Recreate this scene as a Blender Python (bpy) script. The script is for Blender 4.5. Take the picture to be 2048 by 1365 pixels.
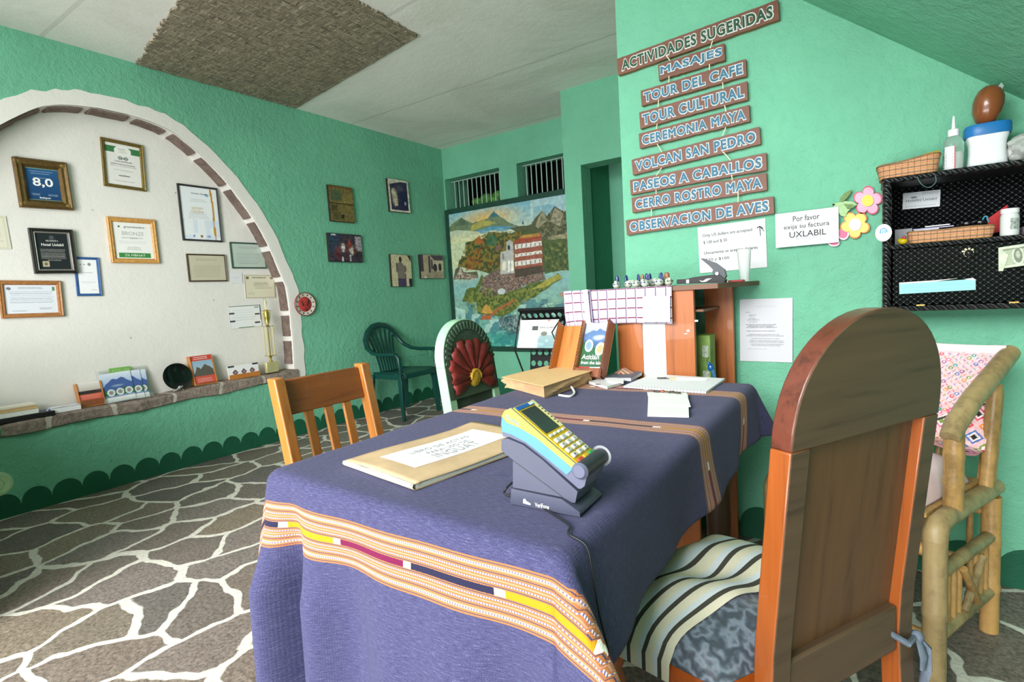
import bpy, math, random
import numpy as np
from mathutils import Vector, Matrix

for _o in list(bpy.data.objects):
    bpy.data.objects.remove(_o)
scene = bpy.context.scene
COL = scene.collection
rnd = random.Random(7)
PI = math.pi

# ------------------------------------------------------------------ camera
CAM_H = 1.10
FPX = 1062.6                                   # focal length in pixels of the 2048 px wide frame
YAW, PITCH, ROLL = math.radians(34.507), math.radians(5.059), math.radians(-3.421)
_f = Vector((-math.sin(YAW) * math.cos(PITCH), math.cos(YAW) * math.cos(PITCH), -math.sin(PITCH)))
_r0 = Vector((math.cos(YAW), math.sin(YAW), 0))
_u0 = _r0.cross(_f)
_r = math.cos(ROLL) * _r0 + math.sin(ROLL) * _u0
_u = -math.sin(ROLL) * _r0 + math.cos(ROLL) * _u0
CAM = Vector((0, 0, CAM_H))
cam_data = bpy.data.cameras.new('camera')
cam_data.sensor_width = 36.0
cam_data.lens = 36.0 * FPX / 2048.0
cam_data.clip_start = 0.02
cam = bpy.data.objects.new('camera', cam_data)
COL.objects.link(cam)
_b = -_f
cam.matrix_world = Matrix(((_r.x, _u.x, _b.x, 0), (_r.y, _u.y, _b.y, 0), (_r.z, _u.z, _b.z, CAM_H), (0, 0, 0, 1)))
scene.camera = cam

# ------------------------------------------------------------------ world, daylight, exposure
world = bpy.data.worlds.new('daylight')
scene.world = world
world.use_nodes = True
_bg = world.node_tree.nodes['Background']
_bg.inputs[0].default_value = (0.85, 0.93, 1.0, 1)
_bg.inputs[1].default_value = 0.9
scene.view_settings.view_transform = 'Standard'
scene.view_settings.look = 'None'
scene.view_settings.gamma = 1.0
scene.view_settings.use_curve_mapping = False
scene.view_settings.exposure = 0.2

def area(name, loc, target, sx, sy, power, color=(1, 1, 1)):
    l = bpy.data.lights.new(name, 'AREA')
    l.shape = 'RECTANGLE'; l.size = sx; l.size_y = sy; l.energy = power; l.color = color
    o = bpy.data.objects.new(name, l)
    o.location = loc
    o.rotation_euler = (Vector(target) - Vector(loc)).to_track_quat('-Z', 'Y').to_euler()
    COL.objects.link(o)
    return o
# daylight from the bright sky over the terrace, entering through the open front of the room behind the camera
area('sky_over_terrace', (-1.6, -4.4, 3.5), (-1.1, 1.6, 0.7), 4.6, 3.0, 760, (1.0, 0.99, 0.98))
o = area('left_wall_fill', (-1.5, -2.0, 1.25), (-4.05, 2.2, 0.55), 1.8, 1.6, 30, (1.0, 0.99, 0.98))  # added fill lamp, aimed low to brighten the left wall
o.data.spread = math.radians(85)
# added lamp aimed up to brighten the ceiling, standing in for terrace bounce
area('ceiling_fill', (-1.2, -1.9, 0.15), (-1.4, 1.6, 2.9), 3.6, 1.2, 125, (1.0, 0.99, 0.97))

# ------------------------------------------------------------------ the planes of the room
XA = -4.086      # left wall
XN = XA - 0.15   # back of the arched niche
YB = 4.75        # back wall with the barred windows
YP = 4.148       # wall with the doorway
YC = 2.36        # right wall with the signs
ZC = 2.785       # ceiling
XP = -2.206      # left corner of the doorway wall
XC = -0.957      # left corner of the sign wall
ZT = 0.745       # table top

def ray(px, py):
    return _f + _r * ((px - 1024) / FPX) - _u * ((py - 682.5) / FPX)
def on_x(px, py, v):
    d = ray(px, py); return CAM + d * (v / d.x)
def on_y(px, py, v):
    d = ray(px, py); return CAM + d * (v / d.y)
def on_z(px, py, v):
    d = ray(px, py); return CAM + d * ((v - CAM_H) / d.z)

# ------------------------------------------------------------------ materials
def C(h):
    h = h.lstrip('#'); h = ''.join(c * 2 for c in h) if len(h) == 3 else h
    v = [int(h[i:i + 2], 16) / 255 for i in (0, 2, 4)]
    return tuple(x / 12.92 if x <= 0.04045 else ((x + 0.055) / 1.055) ** 2.4 for x in v)

MATS = {}
class NT:
    def __init__(s, name):
        s.m = bpy.data.materials.new(name); s.m.use_nodes = True
        s.t = s.m.node_tree; s.n = s.t.nodes
        s.b = s.n['Principled BSDF']
    def add(s, typ, **kw):
        n = s.n.new(typ)
        for k, v in kw.items():
            if k.startswith('i_'):
                n.inputs[int(k[2:])].default_value = v
            else:
                setattr(n, k, v)
        return n
    def link(s, a, b): s.t.links.new(a, b)
    def coord(s, kind='Object', scale=(1, 1, 1), rot=(0, 0, 0)):
        tc = s.add('ShaderNodeTexCoord'); mp = s.add('ShaderNodeMapping')
        mp.inputs['Scale'].default_value = scale; mp.inputs['Rotation'].default_value = rot
        s.link(tc.outputs[kind], mp.inputs[0]); return mp.outputs[0]
    def noise(s, co, scale, detail=4, rough=0.6, dist=0):
        n = s.add('ShaderNodeTexNoise'); n.inputs['Scale'].default_value = scale
        n.inputs['Detail'].default_value = detail; n.inputs['Roughness'].default_value = rough
        n.inputs['Distortion'].default_value = dist
        if co: s.link(co, n.inputs['Vector'])
        return n.outputs['Fac']
    def ramp(s, fac, stops, interp='LINEAR'):
        n = s.add('ShaderNodeValToRGB'); cr = n.color_ramp; cr.interpolation = interp
        while len(cr.elements) < len(stops): cr.elements.new(0.5)
        for e, (p, c) in zip(cr.elements, stops):
            e.position = p; e.color = (*c, 1) if len(c) == 3 else c
        s.link(fac, n.inputs[0]); return n.outputs[0]
    def math(s, op, a, b=None, c=None):
        n = s.add('ShaderNodeMath', operation=op)
        for i, v in enumerate((a, b, c)):
            if v is None: continue
            if isinstance(v, (int, float)): n.inputs[i].default_value = v
            else: s.link(v, n.inputs[i])
        return n.outputs[0]
    def mix(s, fac, a, b, mode='MIX'):
        n = s.add('ShaderNodeMix', data_type='RGBA', blend_type=mode)
        for i, v in ((0, fac), (6, a), (7, b)):
            if isinstance(v, (int, float)): n.inputs[i].default_value = v
            elif isinstance(v, tuple): n.inputs[i].default_value = (*v, 1) if len(v) == 3 else v
            else: s.link(v, n.inputs[i])
        return n.outputs[2]
    def bump(s, h, strength=0.3, dist=0.01):
        n = s.add('ShaderNodeBump'); n.inputs['Strength'].default_value = strength
        n.inputs['Distance'].default_value = dist
        s.link(h, n.inputs['Height']); s.link(n.outputs[0], s.b.inputs['Normal'])
    def base(s, v):
        if isinstance(v, tuple): s.b.inputs['Base Color'].default_value = (*v, 1)
        else: s.link(v, s.b.inputs['Base Color'])
    def fin(s, rough=0.6, metal=0.0, spec=0.5, **kw):
        s.b.inputs['Roughness'].default_value = rough; s.b.inputs['Metallic'].default_value = metal
        s.b.inputs['Specular IOR Level'].default_value = spec
        for k, v in kw.items(): s.b.inputs[k.replace('_', ' ')].default_value = v
        return s.m

def dim(c, k): return tuple(max(0, min(1, x * k)) for x in c)
def mat(hexc, rough=0.6, metal=0.0, var=0.12, scale=18, bump=0.0, bscale=60, spec=0.4, **kw):
    key = ('m', hexc, rough, metal, var, scale, bump, bscale, spec, tuple(sorted(kw.items())))
    if key in MATS: return MATS[key]
    t = NT('surface_' + hexc.lstrip('#')); c = C(hexc); co = t.coord()
    if var:
        f = t.noise(co, scale)
        t.base(t.ramp(f, [(0.3, dim(c, 1 - var)), (0.7, dim(c, 1 + var))]))
    else: t.base(c)
    if bump: t.bump(t.noise(co, bscale, 3), bump, 0.004)
    MATS[key] = t.fin(rough, metal, spec, **kw); return MATS[key]

def wood(h1, h2, axis='Z', rough=0.4, scale=9, spec=0.5, bump=0.08, coat=0.0):
    key = ('w', h1, h2, axis, rough, scale, coat)
    if key in MATS: return MATS[key]
    t = NT('wood_' + h1.lstrip('#')); st = 0.07
    sc = {'X': (st, 1, 1), 'Y': (1, st, 1), 'Z': (1, 1, st)}[axis]
    co = t.coord('Object', tuple(scale * v for v in sc))
    n1 = t.noise(co, 2.2, 6, 0.65, 1.2); n2 = t.noise(co, 9, 3, 0.6)
    f = t.math('MULTIPLY_ADD', n2, 0.35, t.math('MULTIPLY', n1, 0.72))
    t.base(t.ramp(f, [(0.34, C(h2)), (0.5, C(h1)), (0.68, dim(C(h1), 1.18))]))
    t.bump(n2, bump, 0.002)
    MATS[key] = t.fin(rough, 0, spec, Coat_Weight=coat); return MATS[key]

def attr_mat(name='printed', rough=0.55, spec=0.3, grain=0.0, gscale=60, bump=0.0):
    key = ('a', name, rough, grain, bump)
    if key in MATS: return MATS[key]
    t = NT(name)
    a = t.add('ShaderNodeAttribute', attribute_name='Col').outputs['Color']
    if grain:
        n = t.noise(t.coord('Object', (1, 1, 1)), gscale, 4, 0.7)
        a = t.mix(grain, a, t.ramp(n, [(0.3, (0.05, 0.05, 0.05)), (0.7, (0.95, 0.95, 0.95))]), 'OVERLAY')
        if bump: t.bump(n, bump, 0.002)
    t.base(a)
    MATS[key] = t.fin(rough, 0, spec); return MATS[key]

# ------------------------------------------------------------------ mesh building
class MB:
    """collects shapes and links them as one mesh object"""
    def __init__(s): s.v = []; s.f = []; s.m = []; s.uv = None
    def add(s, vs, fs, mi=0, M=None):
        o = len(s.v)
        for v in vs:
            v = Vector(v); s.v.append(M @ v if M is not None else v)
        for f in fs: s.f.append([i + o for i in f]); s.m.append(mi)
        return s
    def box(s, c, d, M=None, mi=0, taper=1.0):
        x, y, z = d[0] / 2, d[1] / 2, d[2] / 2; k = taper
        vs = [(c[0] + a * x * (k if e > 0 else 1), c[1] + b * y * (k if e > 0 else 1), c[2] + e * z) for e in (-1, 1) for b in (-1, 1) for a in (-1, 1)]
        return s.add(vs, [(0, 2, 3, 1), (4, 5, 7, 6), (0, 1, 5, 4), (2, 6, 7, 3), (0, 4, 6, 2), (1, 3, 7, 5)], mi, M)
    def span(s, a, b, mi=0, M=None):
        return s.box([(a[i] + b[i]) / 2 for i in range(3)], [abs(b[i] - a[i]) for i in range(3)], M, mi)
    def tube(s, path, rad, n=12, mi=0, caps=True, M=None, flat=1.0, closed=False):
        P = [Vector(p) for p in path]; k = len(P)
        R = rad if isinstance(rad, (list, tuple)) else [rad] * k
        vs, fs = [], []; up = None
        for i in range(k):
            if closed: t = P[(i + 1) % k] - P[i - 1]
            else: t = P[min(i + 1, k - 1)] - P[max(i - 1, 0)]
            if t.length < 1e-9: t = Vector((0, 0, 1))
            t.normalize()
            if up is None:
                up = Vector((0, 0, 1)) if abs(t.z) < 0.9 else Vector((0, 1, 0))
            a = up - t * up.dot(t)
            if a.length < 1e-6: a = t.orthogonal()
            a.normalize(); up = a; b = t.cross(a)
            for j in range(n):
                an = 2 * PI * j / n
                vs.append(P[i] + a * math.cos(an) * R[i] * flat + b * math.sin(an) * R[i])
        for i in range(k if closed else k - 1):
            i2 = (i + 1) % k
            for j in range(n):
                fs.append((i * n + j, i * n + (j + 1) % n, i2 * n + (j + 1) % n, i2 * n + j))
        if caps and not closed:
            fs.append(tuple(range(n - 1, -1, -1))); fs.append(tuple((k - 1) * n + j for j in range(n)))
        return s.add(vs, fs, mi, M)
    def bar(s, p0, p1, w, t, M=None, mi=0, side=None):
        """rectangular bar from p0 to p1; w along side direction, t across"""
        p0, p1 = Vector(p0), Vector(p1); d = (p1 - p0).normalized()
        sd = Vector(side) if side else Vector((1, 0, 0))
        sd = (sd - d * sd.dot(d)).normalized(); o = d.cross(sd)
        vs = [p + sd * a * w / 2 + o * b * t / 2 for p in (p0, p1) for a, b in ((-1, -1), (1, -1), (1, 1), (-1, 1))]
        return s.add(vs, [(3, 2, 1, 0), (4, 5, 6, 7), (0, 1, 5, 4), (1, 2, 6, 5), (2, 3, 7, 6), (3, 0, 4, 7)], mi, M)
    def lathe(s, prof, n=24, M=None, mi=0, sx=1.0, sy=1.0, caps=True):
        vs = [(r * math.cos(2 * PI * j / n) * sx, r * math.sin(2 * PI * j / n) * sy, z) for r, z in prof for j in range(n)]
        fs = [(i * n + j, i * n + (j + 1) % n, (i + 1) * n + (j + 1) % n, (i + 1) * n + j) for i in range(len(prof) - 1) for j in range(n)]
        if caps:
            fs.append(tuple(range(n - 1, -1, -1))); fs.append(tuple((len(prof) - 1) * n + j for j in range(n)))
        return s.add(vs, fs, mi, M)
    def prism(s, poly, z0, z1, M=None, mi=0, side_mi=None):
        """polygon in the local xy plane, from z0 up to z1"""
        n = len(poly)
        ar = sum(poly[i][0] * poly[(i + 1) % n][1] - poly[(i + 1) % n][0] * poly[i][1] for i in range(n))
        if ar < 0: poly = poly[::-1]
        vs = [(p[0], p[1], z0) for p in poly] + [(p[0], p[1], z1) for p in poly]
        s.add(vs, [tuple(range(n - 1, -1, -1)), tuple(range(n, 2 * n))], mi, M)
        return s.add(vs, [(i, (i + 1) % n, n + (i + 1) % n, n + i) for i in range(n)], mi if side_mi is None else side_mi, M)
    def grid(s, fn, nu, nv, mi=0, M=None):
        vs = [fn(i / nu, j / nv) for j in range(nv + 1) for i in range(nu + 1)]
        fs = [(j * (nu + 1) + i, j * (nu + 1) + i + 1, (j + 1) * (nu + 1) + i + 1, (j + 1) * (nu + 1) + i) for j in range(nv) for i in range(nu)]
        return s.add(vs, fs, mi, M)
    def ball(s, c, r, n=16, m=10, M=None, mi=0, sc=(1, 1, 1)):
        vs = [(c[0], c[1], c[2] - r * sc[2])]
        for i in range(1, m):
            a = -PI / 2 + PI * i / m
            for j in range(n):
                b = 2 * PI * j / n
                vs.append((c[0] + r * sc[0] * math.cos(a) * math.cos(b), c[1] + r * sc[1] * math.cos(a) * math.sin(b), c[2] + r * sc[2] * math.sin(a)))
        vs.append((c[0], c[1], c[2] + r * sc[2])); L = len(vs) - 1
        fs = [(0, 1 + (j + 1) % n, 1 + j) for j in range(n)]
        for i in range(m - 2):
            for j in range(n):
                fs.append((1 + i * n + j, 1 + i * n + (j + 1) % n, 1 + (i + 1) * n + (j + 1) % n, 1 + (i + 1) * n + j))
        fs += [(L, 1 + (m - 2) * n + j, 1 + (m - 2) * n + (j + 1) % n) for j in range(n)]
        return s.add(vs, fs, mi, M)
    def build(s, name, mats, parent=None, smooth=35, bevel=0.0, M=None, bseg=2, solid=0.0, subs=0):
        me = bpy.data.meshes.new(name)
        me.from_pydata([tuple(v) for v in s.v], [], s.f)
        if not isinstance(mats, (list, tuple)): mats = [mats]
        for m in mats: me.materials.append(m)
        me.polygons.foreach_set('material_index', s.m)
        if smooth:
            me.polygons.foreach_set('use_smooth', [True] * len(me.polygons))
            me.set_sharp_from_angle(angle=math.radians(smooth))
        me.update()
        o = bpy.data.objects.new(name, me); COL.objects.link(o)
        if solid:
            k = o.modifiers.new('thickness', 'SOLIDIFY'); k.thickness = solid; k.offset = 0
        if bevel:
            b = o.modifiers.new('bevel', 'BEVEL'); b.width = bevel; b.segments = bseg; b.limit_method = 'ANGLE'; b.angle_limit = math.radians(40)
        if subs:
            k = o.modifiers.new('subdivision', 'SUBSURF'); k.levels = subs; k.render_levels = subs
        if parent is not None: o.parent = parent
        if M is not None:
            if parent is None: o.matrix_world = M
            else: o.matrix_local = M
        return o

def tag(o, label, cat, group=None, kind=None):
    if label: o['label'] = label
    if cat: o['category'] = cat
    if group: o['group'] = group
    if kind: o['kind'] = kind
    return o
def thing(name, label, cat, M=None, loc=None, rz=0.0, group=None):
    o = bpy.data.objects.new(name, None); o.empty_display_size = 0.05
    COL.objects.link(o)
    if M is None: M = Matrix.Translation(loc or (0, 0, 0)) @ Matrix.Rotation(rz, 4, 'Z')
    o.matrix_world = M
    return tag(o, label, cat, group)
def struct(o): o['kind'] = 'structure'; return o
def copy_tree(o, parent=None):
    c = o.copy(); COL.objects.link(c)
    if parent is not None:
        c.parent = parent; c.matrix_parent_inverse = o.matrix_parent_inverse.copy()
    for ch in [k for k in bpy.data.objects if k.parent == o]:
        copy_tree(ch, c)
    return c

# frames on the walls: local x = right, y = up, z = out of the wall
def plane_point(pl, px, py):
    return on_x(px, py, pl[1]) if pl[0] == 'x' else on_y(px, py, pl[1])
def to_local(pl, p):
    return (p.y, p.z) if pl[0] == 'x' else (p.x, p.z)
def frame_matrix(pl, u, v, ang=0.0, out=0.0):
    if pl[0] == 'x': ax, n, o = Vector((0, 1, 0)), Vector((1, 0, 0)), Vector((pl[1] + out, u, v))
    else: ax, n, o = Vector((1, 0, 0)), Vector((0, -1, 0)), Vector((u, pl[1] - out, v))
    up = Vector((0, 0, 1)); c, s = math.cos(ang), math.sin(ang)
    X = ax * c + up * s; Y = -ax * s + up * c
    return Matrix(((X.x, Y.x, n.x, o.x), (X.y, Y.y, n.y, o.y), (X.z, Y.z, n.z, o.z), (0, 0, 0, 1)))
def fit_rect(pl, tl, tr, br, bl):
    q = [Vector(to_local(pl, plane_point(pl, *p))) for p in (tl, tr, br, bl)]
    c = sum(q, Vector((0, 0))) / 4
    w = ((q[1] - q[0]).length + (q[2] - q[3]).length) / 2
    h = ((q[0] - q[3]).length + (q[1] - q[2]).length) / 2
    d = (q[1] - q[0]) + (q[2] - q[3]); e = (q[0] - q[3]) + (q[1] - q[2])
    a = math.atan2(d.y, d.x); b = math.atan2(-e.x, e.y)
    return c.x, c.y, w, h, (a + b) / 2 if abs(a - b) < 0.3 else a
def wall_poly(pl, pts, M=None):
    """pixel outline traced on a wall plane -> 2d points in that wall's frame at (0,0)"""
    return [to_local(pl, plane_point(pl, *p)) for p in pts]

# ------------------------------------------------------------------ lettering and printed pictures
def text_geo(txt, width, height, bold=0.0, z=0.0, spacing=1.0, keep=False, shear=0.0):
    cu = bpy.data.curves.new('lettering', 'FONT'); cu.body = txt
    cu.align_x = 'LEFT'; cu.bevel_depth = bold; cu.bevel_resolution = 0; cu.space_character = spacing; cu.shear = shear
    cu.resolution_u = 3
    ob = bpy.data.objects.new('lettering_tmp', cu)
    me = bpy.data.meshes.new_from_object(ob)
    vs = [Vector(v.co) for v in me.vertices]; fs = [tuple(p.vertices) for p in me.polygons]
    bpy.data.objects.remove(ob); bpy.data.curves.remove(cu); bpy.data.meshes.remove(me)
    if not vs: return [], []
    x0, x1 = min(v.x for v in vs), max(v.x for v in vs); y0, y1 = min(v.y for v in vs), max(v.y for v in vs)
    sx = width / max(x1 - x0, 1e-6); sy = height / max(y1 - y0, 1e-6)
    if keep: sx = sy = min(sx, sy)
    zm = max(v.z for v in vs)
    return [((v.x - (x0 + x1) / 2) * sx, (v.y - (y0 + y1) / 2) * sy, z + (v.z - zm) * sy * 0.12) for v in vs], fs
def letters(name, txt, cx, cy, w, h, z, m, parent, bold=0.0, keep=False, spacing=1.0, label=None, words=False):
    vs, fs = text_geo(txt, w, h, bold, z, spacing, keep)
    vs = [(x + cx, y + cy, zz) for x, y, zz in vs]
    groups = [fs]
    if words and ' ' in txt:                                        # one part for each written word
        iv = sorted((min(vs[i][0] for i in f), max(vs[i][0] for i in f)) for f in fs)
        gaps = []; end = iv[0][1]
        for lo, hi in iv:
            if lo > end: gaps.append((lo - end, (lo + end) / 2))
            end = max(end, hi)
        cuts = sorted(g[1] for g in sorted(gaps, reverse=True)[:txt.count(' ')])
        groups = [[] for _ in range(len(cuts) + 1)]
        for f in fs: groups[sum(vs[f[0]][0] > c for c in cuts)].append(f)
    for g in groups:
        if not g: continue
        ids = sorted({i for f in g for i in f}); mp = {k: j for j, k in enumerate(ids)}
        b = MB(); b.add([vs[i] for i in ids], [[mp[i] for i in f] for f in g])
        o = b.build(name, m, parent, smooth=0)
        if label: o['label'] = label
    return o

class Art:
    """a small raster picture in unit coordinates (x right, y up) painted into a mesh's colours"""
    def __init__(s, nx, ny, bg):
        s.nx, s.ny = nx, ny
        s.X, s.Y = np.meshgrid(np.linspace(0, 1, nx + 1), np.linspace(0, 1, ny + 1))
        s.a = np.zeros((ny + 1, nx + 1, 3)); s.a[:] = C(bg)
        s.rs = np.random.RandomState(nx * 7 + ny)
        s.wob = 0.0
    def noise(s, k):
        a = s.rs.rand(k + 2, k + 2)
        fx, fy = s.X * k, s.Y * k; i, j = fx.astype(int), fy.astype(int); u, v = fx - i, fy - j
        u = u * u * (3 - 2 * u); v = v * v * (3 - 2 * v)
        return (a[j, i] * (1 - u) + a[j, i + 1] * u) * (1 - v) + (a[j + 1, i] * (1 - u) + a[j + 1, i + 1] * u) * v
    def put(s, mask, col, al=1.0):
        c = np.array(C(col)); k = (mask * al)[..., None] if hasattr(mask, 'shape') else al
        s.a = s.a * (1 - k) + c * k; return s
    def vgrad(s, y0, y1, c0, c1, x0=0, x1=1):
        m = (s.Y >= y0) & (s.Y <= y1) & (s.X >= x0) & (s.X <= x1)
        t = np.clip((s.Y - y0) / max(y1 - y0, 1e-6), 0, 1)[..., None]
        g = np.array(C(c0)) * (1 - t) + np.array(C(c1)) * t
        s.a = np.where(m[..., None], g, s.a); return s
    def rect(s, x0, y0, x1, y1, col, al=1.0):
        return s.put(((s.X >= x0) & (s.X <= x1) & (s.Y >= y0) & (s.Y <= y1)).astype(float), col, al)
    def ell(s, cx, cy, rx, ry, col, al=1.0, soft=0.0):
        d = np.sqrt(((s.X - cx) / rx) ** 2 + ((s.Y - cy) / ry) ** 2)
        m = (d <= 1).astype(float) if not soft else np.clip((1 - d) / soft, 0, 1)
        return s.put(m, col, al)
    def ring(s, cx, cy, r0, r1, ry, col):
        d = np.sqrt((s.X - cx) ** 2 + ((s.Y - cy) / ry) ** 2)
        return s.put(((d >= r0) & (d <= r1)).astype(float), col)
    def poly(s, pts, col, al=1.0, wob=0.0):
        X, Y = s.X, s.Y
        if wob:
            X = X + (s.noise(14) - 0.5) * wob; Y = Y + (s.noise(14) - 0.5) * wob
        m = np.zeros(X.shape, bool); n = len(pts)
        for i in range(n):
            x0, y0 = pts[i]; x1, y1 = pts[(i + 1) % n]
            if y0 == y1: continue
            c = ((y0 > Y) != (y1 > Y)) & (X < (x1 - x0) * (Y - y0) / (y1 - y0) + x0); m ^= c
        return s.put(m.astype(float), col, al)
    def speckle(s, pts, cols, k, al=0.8, thr=0.5):
        m0 = Art.__new__(Art); m0.__dict__ = dict(s.__dict__); m0.a = np.zeros_like(s.a)
        m0.poly(pts, 'ffffff'); m = m0.a[..., 0] > 0.5
        for c in cols:
            s.put((m & (s.noise(k) > thr)).astype(float), c, al)
        return s
    def lines(s, x0, y0, x1, y1, n, col='555555', al=0.6, duty=0.4, ragged=0.15):
        for i in range(n):
            yy = y1 - (i + 0.5) * (y1 - y0) / n; hh = (y1 - y0) / n * duty / 2
            e = rnd.uniform(0, ragged) * (x1 - x0)
            m = ((s.X >= x0 + e * 0.5) & (s.X <= x1 - e) & (abs(s.Y - yy) <= hh))
            s.put(m * (0.55 + 0.45 * (s.rs.rand(*s.X.shape) > 0.3)), col, al)
        return s
    def grain(s, amt, k=40):
        s.a = np.clip(s.a * (1 + (s.noise(k)[..., None] - 0.5) * 2 * amt), 0, 1); return s
    def mesh(s, name, w, h, z, parent, m=None, fn=None, M=None):
        """flat sheet of w x h centred on the local origin (or shaped by fn(x, y) -> point)"""
        me = bpy.data.meshes.new(name); nx, ny = s.nx, s.ny
        if fn is None:
            vs = [((i / nx - 0.5) * w, (j / ny - 0.5) * h, z) for j in range(ny + 1) for i in range(nx + 1)]
        else:
            vs = [tuple(fn(i / nx, j / ny)) for j in range(ny + 1) for i in range(nx + 1)]
        fs = [(j * (nx + 1) + i, j * (nx + 1) + i + 1, (j + 1) * (nx + 1) + i + 1, (j + 1) * (nx + 1) + i) for j in range(ny) for i in range(nx)]
        me.from_pydata(vs, [], fs)
        at = me.color_attributes.new('Col', 'FLOAT_COLOR', 'POINT')
        c = np.ones((len(vs), 4)); c[:, :3] = s.a.reshape(-1, 3)
        at.data.foreach_set('color', c.ravel())
        me.polygons.foreach_set('use_smooth', [True] * len(fs))
        me.materials.append(m or attr_mat()); me.update()
        o = bpy.data.objects.new(name, me); COL.objects.link(o)
        if parent is not None: o.parent = parent
        if M is not None:
            if parent is None: o.matrix_world = M
            else: o.matrix_local = M
        return o
# ------------------------------------------------------------------ the room
def stucco(name, hexc, rough=0.75, bstr=0.8, bscale=26, var=0.10, blotch=True, spec=0.25):
    t = NT(name); c = C(hexc); co = t.coord('Object')
    n1 = t.noise(co, 1.6, 5, 0.65); n2 = t.noise(co, bscale, 5, 0.65, 0.4); n3 = t.noise(co, 120, 2, 0.5)
    col = t.ramp(n1, [(0.3, dim(c, 1 - var)), (0.7, dim(c, 1 + var))])
    v = t.add('ShaderNodeTexVoronoi'); v.inputs['Scale'].default_value = 5.0; t.link(co, v.inputs['Vector'])
    spot = t.math('LESS_THAN', v.outputs['Distance'], 0.035)
    col = t.mix(t.math('MULTIPLY', spot, 0.5), col, dim(c, 0.35))
    t.base(col)
    h = t.math('MULTIPLY_ADD', n3, 0.25, n2)
    t.bump(h, bstr, 0.012)
    return t.fin(rough, 0, spec)
M_GREEN = stucco('green_plaster', '#72b899')
M_WHITE = stucco('white_plaster', '#e4e2dc', 0.8, 0.25, 20, 0.04)
M_DKGREEN = stucco('dark_green_paint', '#1d5a42', 0.6, 0.4, 28, 0.15)

def ceiling_mat():
    t = NT('stained_ceiling_plaster'); co = t.coord('Object')
    n1 = t.noise(co, 1.1, 6, 0.65, 0.8); n2 = t.noise(co, 9, 5, 0.7)
    col = t.ramp(n1, [(0.3, C('#dedcd4')), (0.5, C('#eceae5')), (0.72, C('#f2f0ec'))])
    w = t.add('ShaderNodeTexWave'); w.inputs['Scale'].default_value = 0.27; w.inputs['Distortion'].default_value = 1.2
    w.inputs['Detail'].default_value = 3; w.bands_direction = 'Y'; t.link(co, w.inputs['Vector'])
    crack = t.math('LESS_THAN', w.outputs['Fac'], 0.0012)
    col = t.mix(t.math('MULTIPLY', crack, 0.22), col, C('#8a8678'))
    t.base(col); t.bump(t.math('MULTIPLY_ADD', n2, 0.5, n1), 0.35, 0.02)
    return t.fin(0.85, 0, 0.2)

def flagstone_mat():
    t = NT('flagstone_with_white_mortar'); co = t.coord('Object')
    d = t.add('ShaderNodeTexNoise'); d.inputs['Scale'].default_value = 1.9; d.inputs['Detail'].default_value = 3
    t.link(co, d.inputs['Vector'])
    d2 = t.add('ShaderNodeTexNoise'); d2.inputs['Scale'].default_value = 11; d2.inputs['Detail'].default_value = 2
    t.link(co, d2.inputs['Vector'])
    def vm(op, a, b):
        n = t.add('ShaderNodeVectorMath', operation=op)
        t.link(a, n.inputs[0])
        if isinstance(b, tuple): n.inputs[1].default_value = b
        else: t.link(b, n.inputs[1])
        return n.outputs[0]
    o1 = vm('MULTIPLY', vm('SUBTRACT', d.outputs['Color'], (0.5, 0.5, 0.5)), (0.34, 0.34, 0))
    o2 = vm('MULTIPLY', vm('SUBTRACT', d2.outputs['Color'], (0.5, 0.5, 0.5)), (0.035, 0.035, 0))
    p = vm('ADD', vm('ADD', co, o1), o2)
    p = vm('MULTIPLY', p, (3.7, 3.0, 0))
    v = t.add('ShaderNodeTexVoronoi', feature='DISTANCE_TO_EDGE', voronoi_dimensions='2D'); v.inputs['Scale'].default_value = 1.0
    v.inputs['Randomness'].default_value = 1.0
    vc = t.add('ShaderNodeTexVoronoi', feature='F1', voronoi_dimensions='2D'); vc.inputs['Scale'].default_value = 1.0
    t.link(p, v.inputs['Vector']); t.link(p, vc.inputs['Vector'])
    fine = t.noise(co, 70, 5, 0.8)
    mid = t.noise(co, 14, 4, 0.6)
    sep = t.add('ShaderNodeSeparateColor'); t.link(vc.outputs['Color'], sep.inputs[0])
    stone = t.ramp(sep.outputs[0], [(0.0, C('#6c645e')), (0.3, C('#7d7066')), (0.5, C('#78706d')), (0.7, C('#807464')), (0.85, C('#615d5c')), (1.0, C('#7d7068'))])
    stone = t.mix(0.8, stone, t.ramp(fine, [(0.35, (0.12, 0.12, 0.12)), (0.65, (0.88, 0.88, 0.88))]), 'OVERLAY')
    stone = t.mix(0.3, stone, t.ramp(mid, [(0.3, (0.3, 0.27, 0.24)), (0.7, (0.7, 0.7, 0.7))]), 'OVERLAY')
    mort = t.ramp(fine, [(0.3, C('#bfb8aa')), (0.6, C('#e6e2d8'))])
    edge = t.math('ADD', v.outputs['Distance'], t.math('MULTIPLY', t.math('SUBTRACT', mid, 0.5), 0.045))
    f = t.ramp(edge, [(0.040, (1, 1, 1)), (0.054, (0, 0, 0))])
    t.base(t.mix(f, stone, mort))
    t.bump(t.math('MULTIPLY_ADD', f, 0.6, fine), 0.35, 0.008)
    return t.fin(0.55, 0, 0.45)

# floor and ceiling
struct(MB().span((-4.6, -4.0, -0.12), (1.9, 6.5, 0.0)).build('floor', flagstone_mat(), smooth=0))
struct(MB().span((-4.6, -1.2, ZC), (1.9, 6.5, ZC + 0.12)).build('ceiling', ceiling_mat(), smooth=0))

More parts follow.
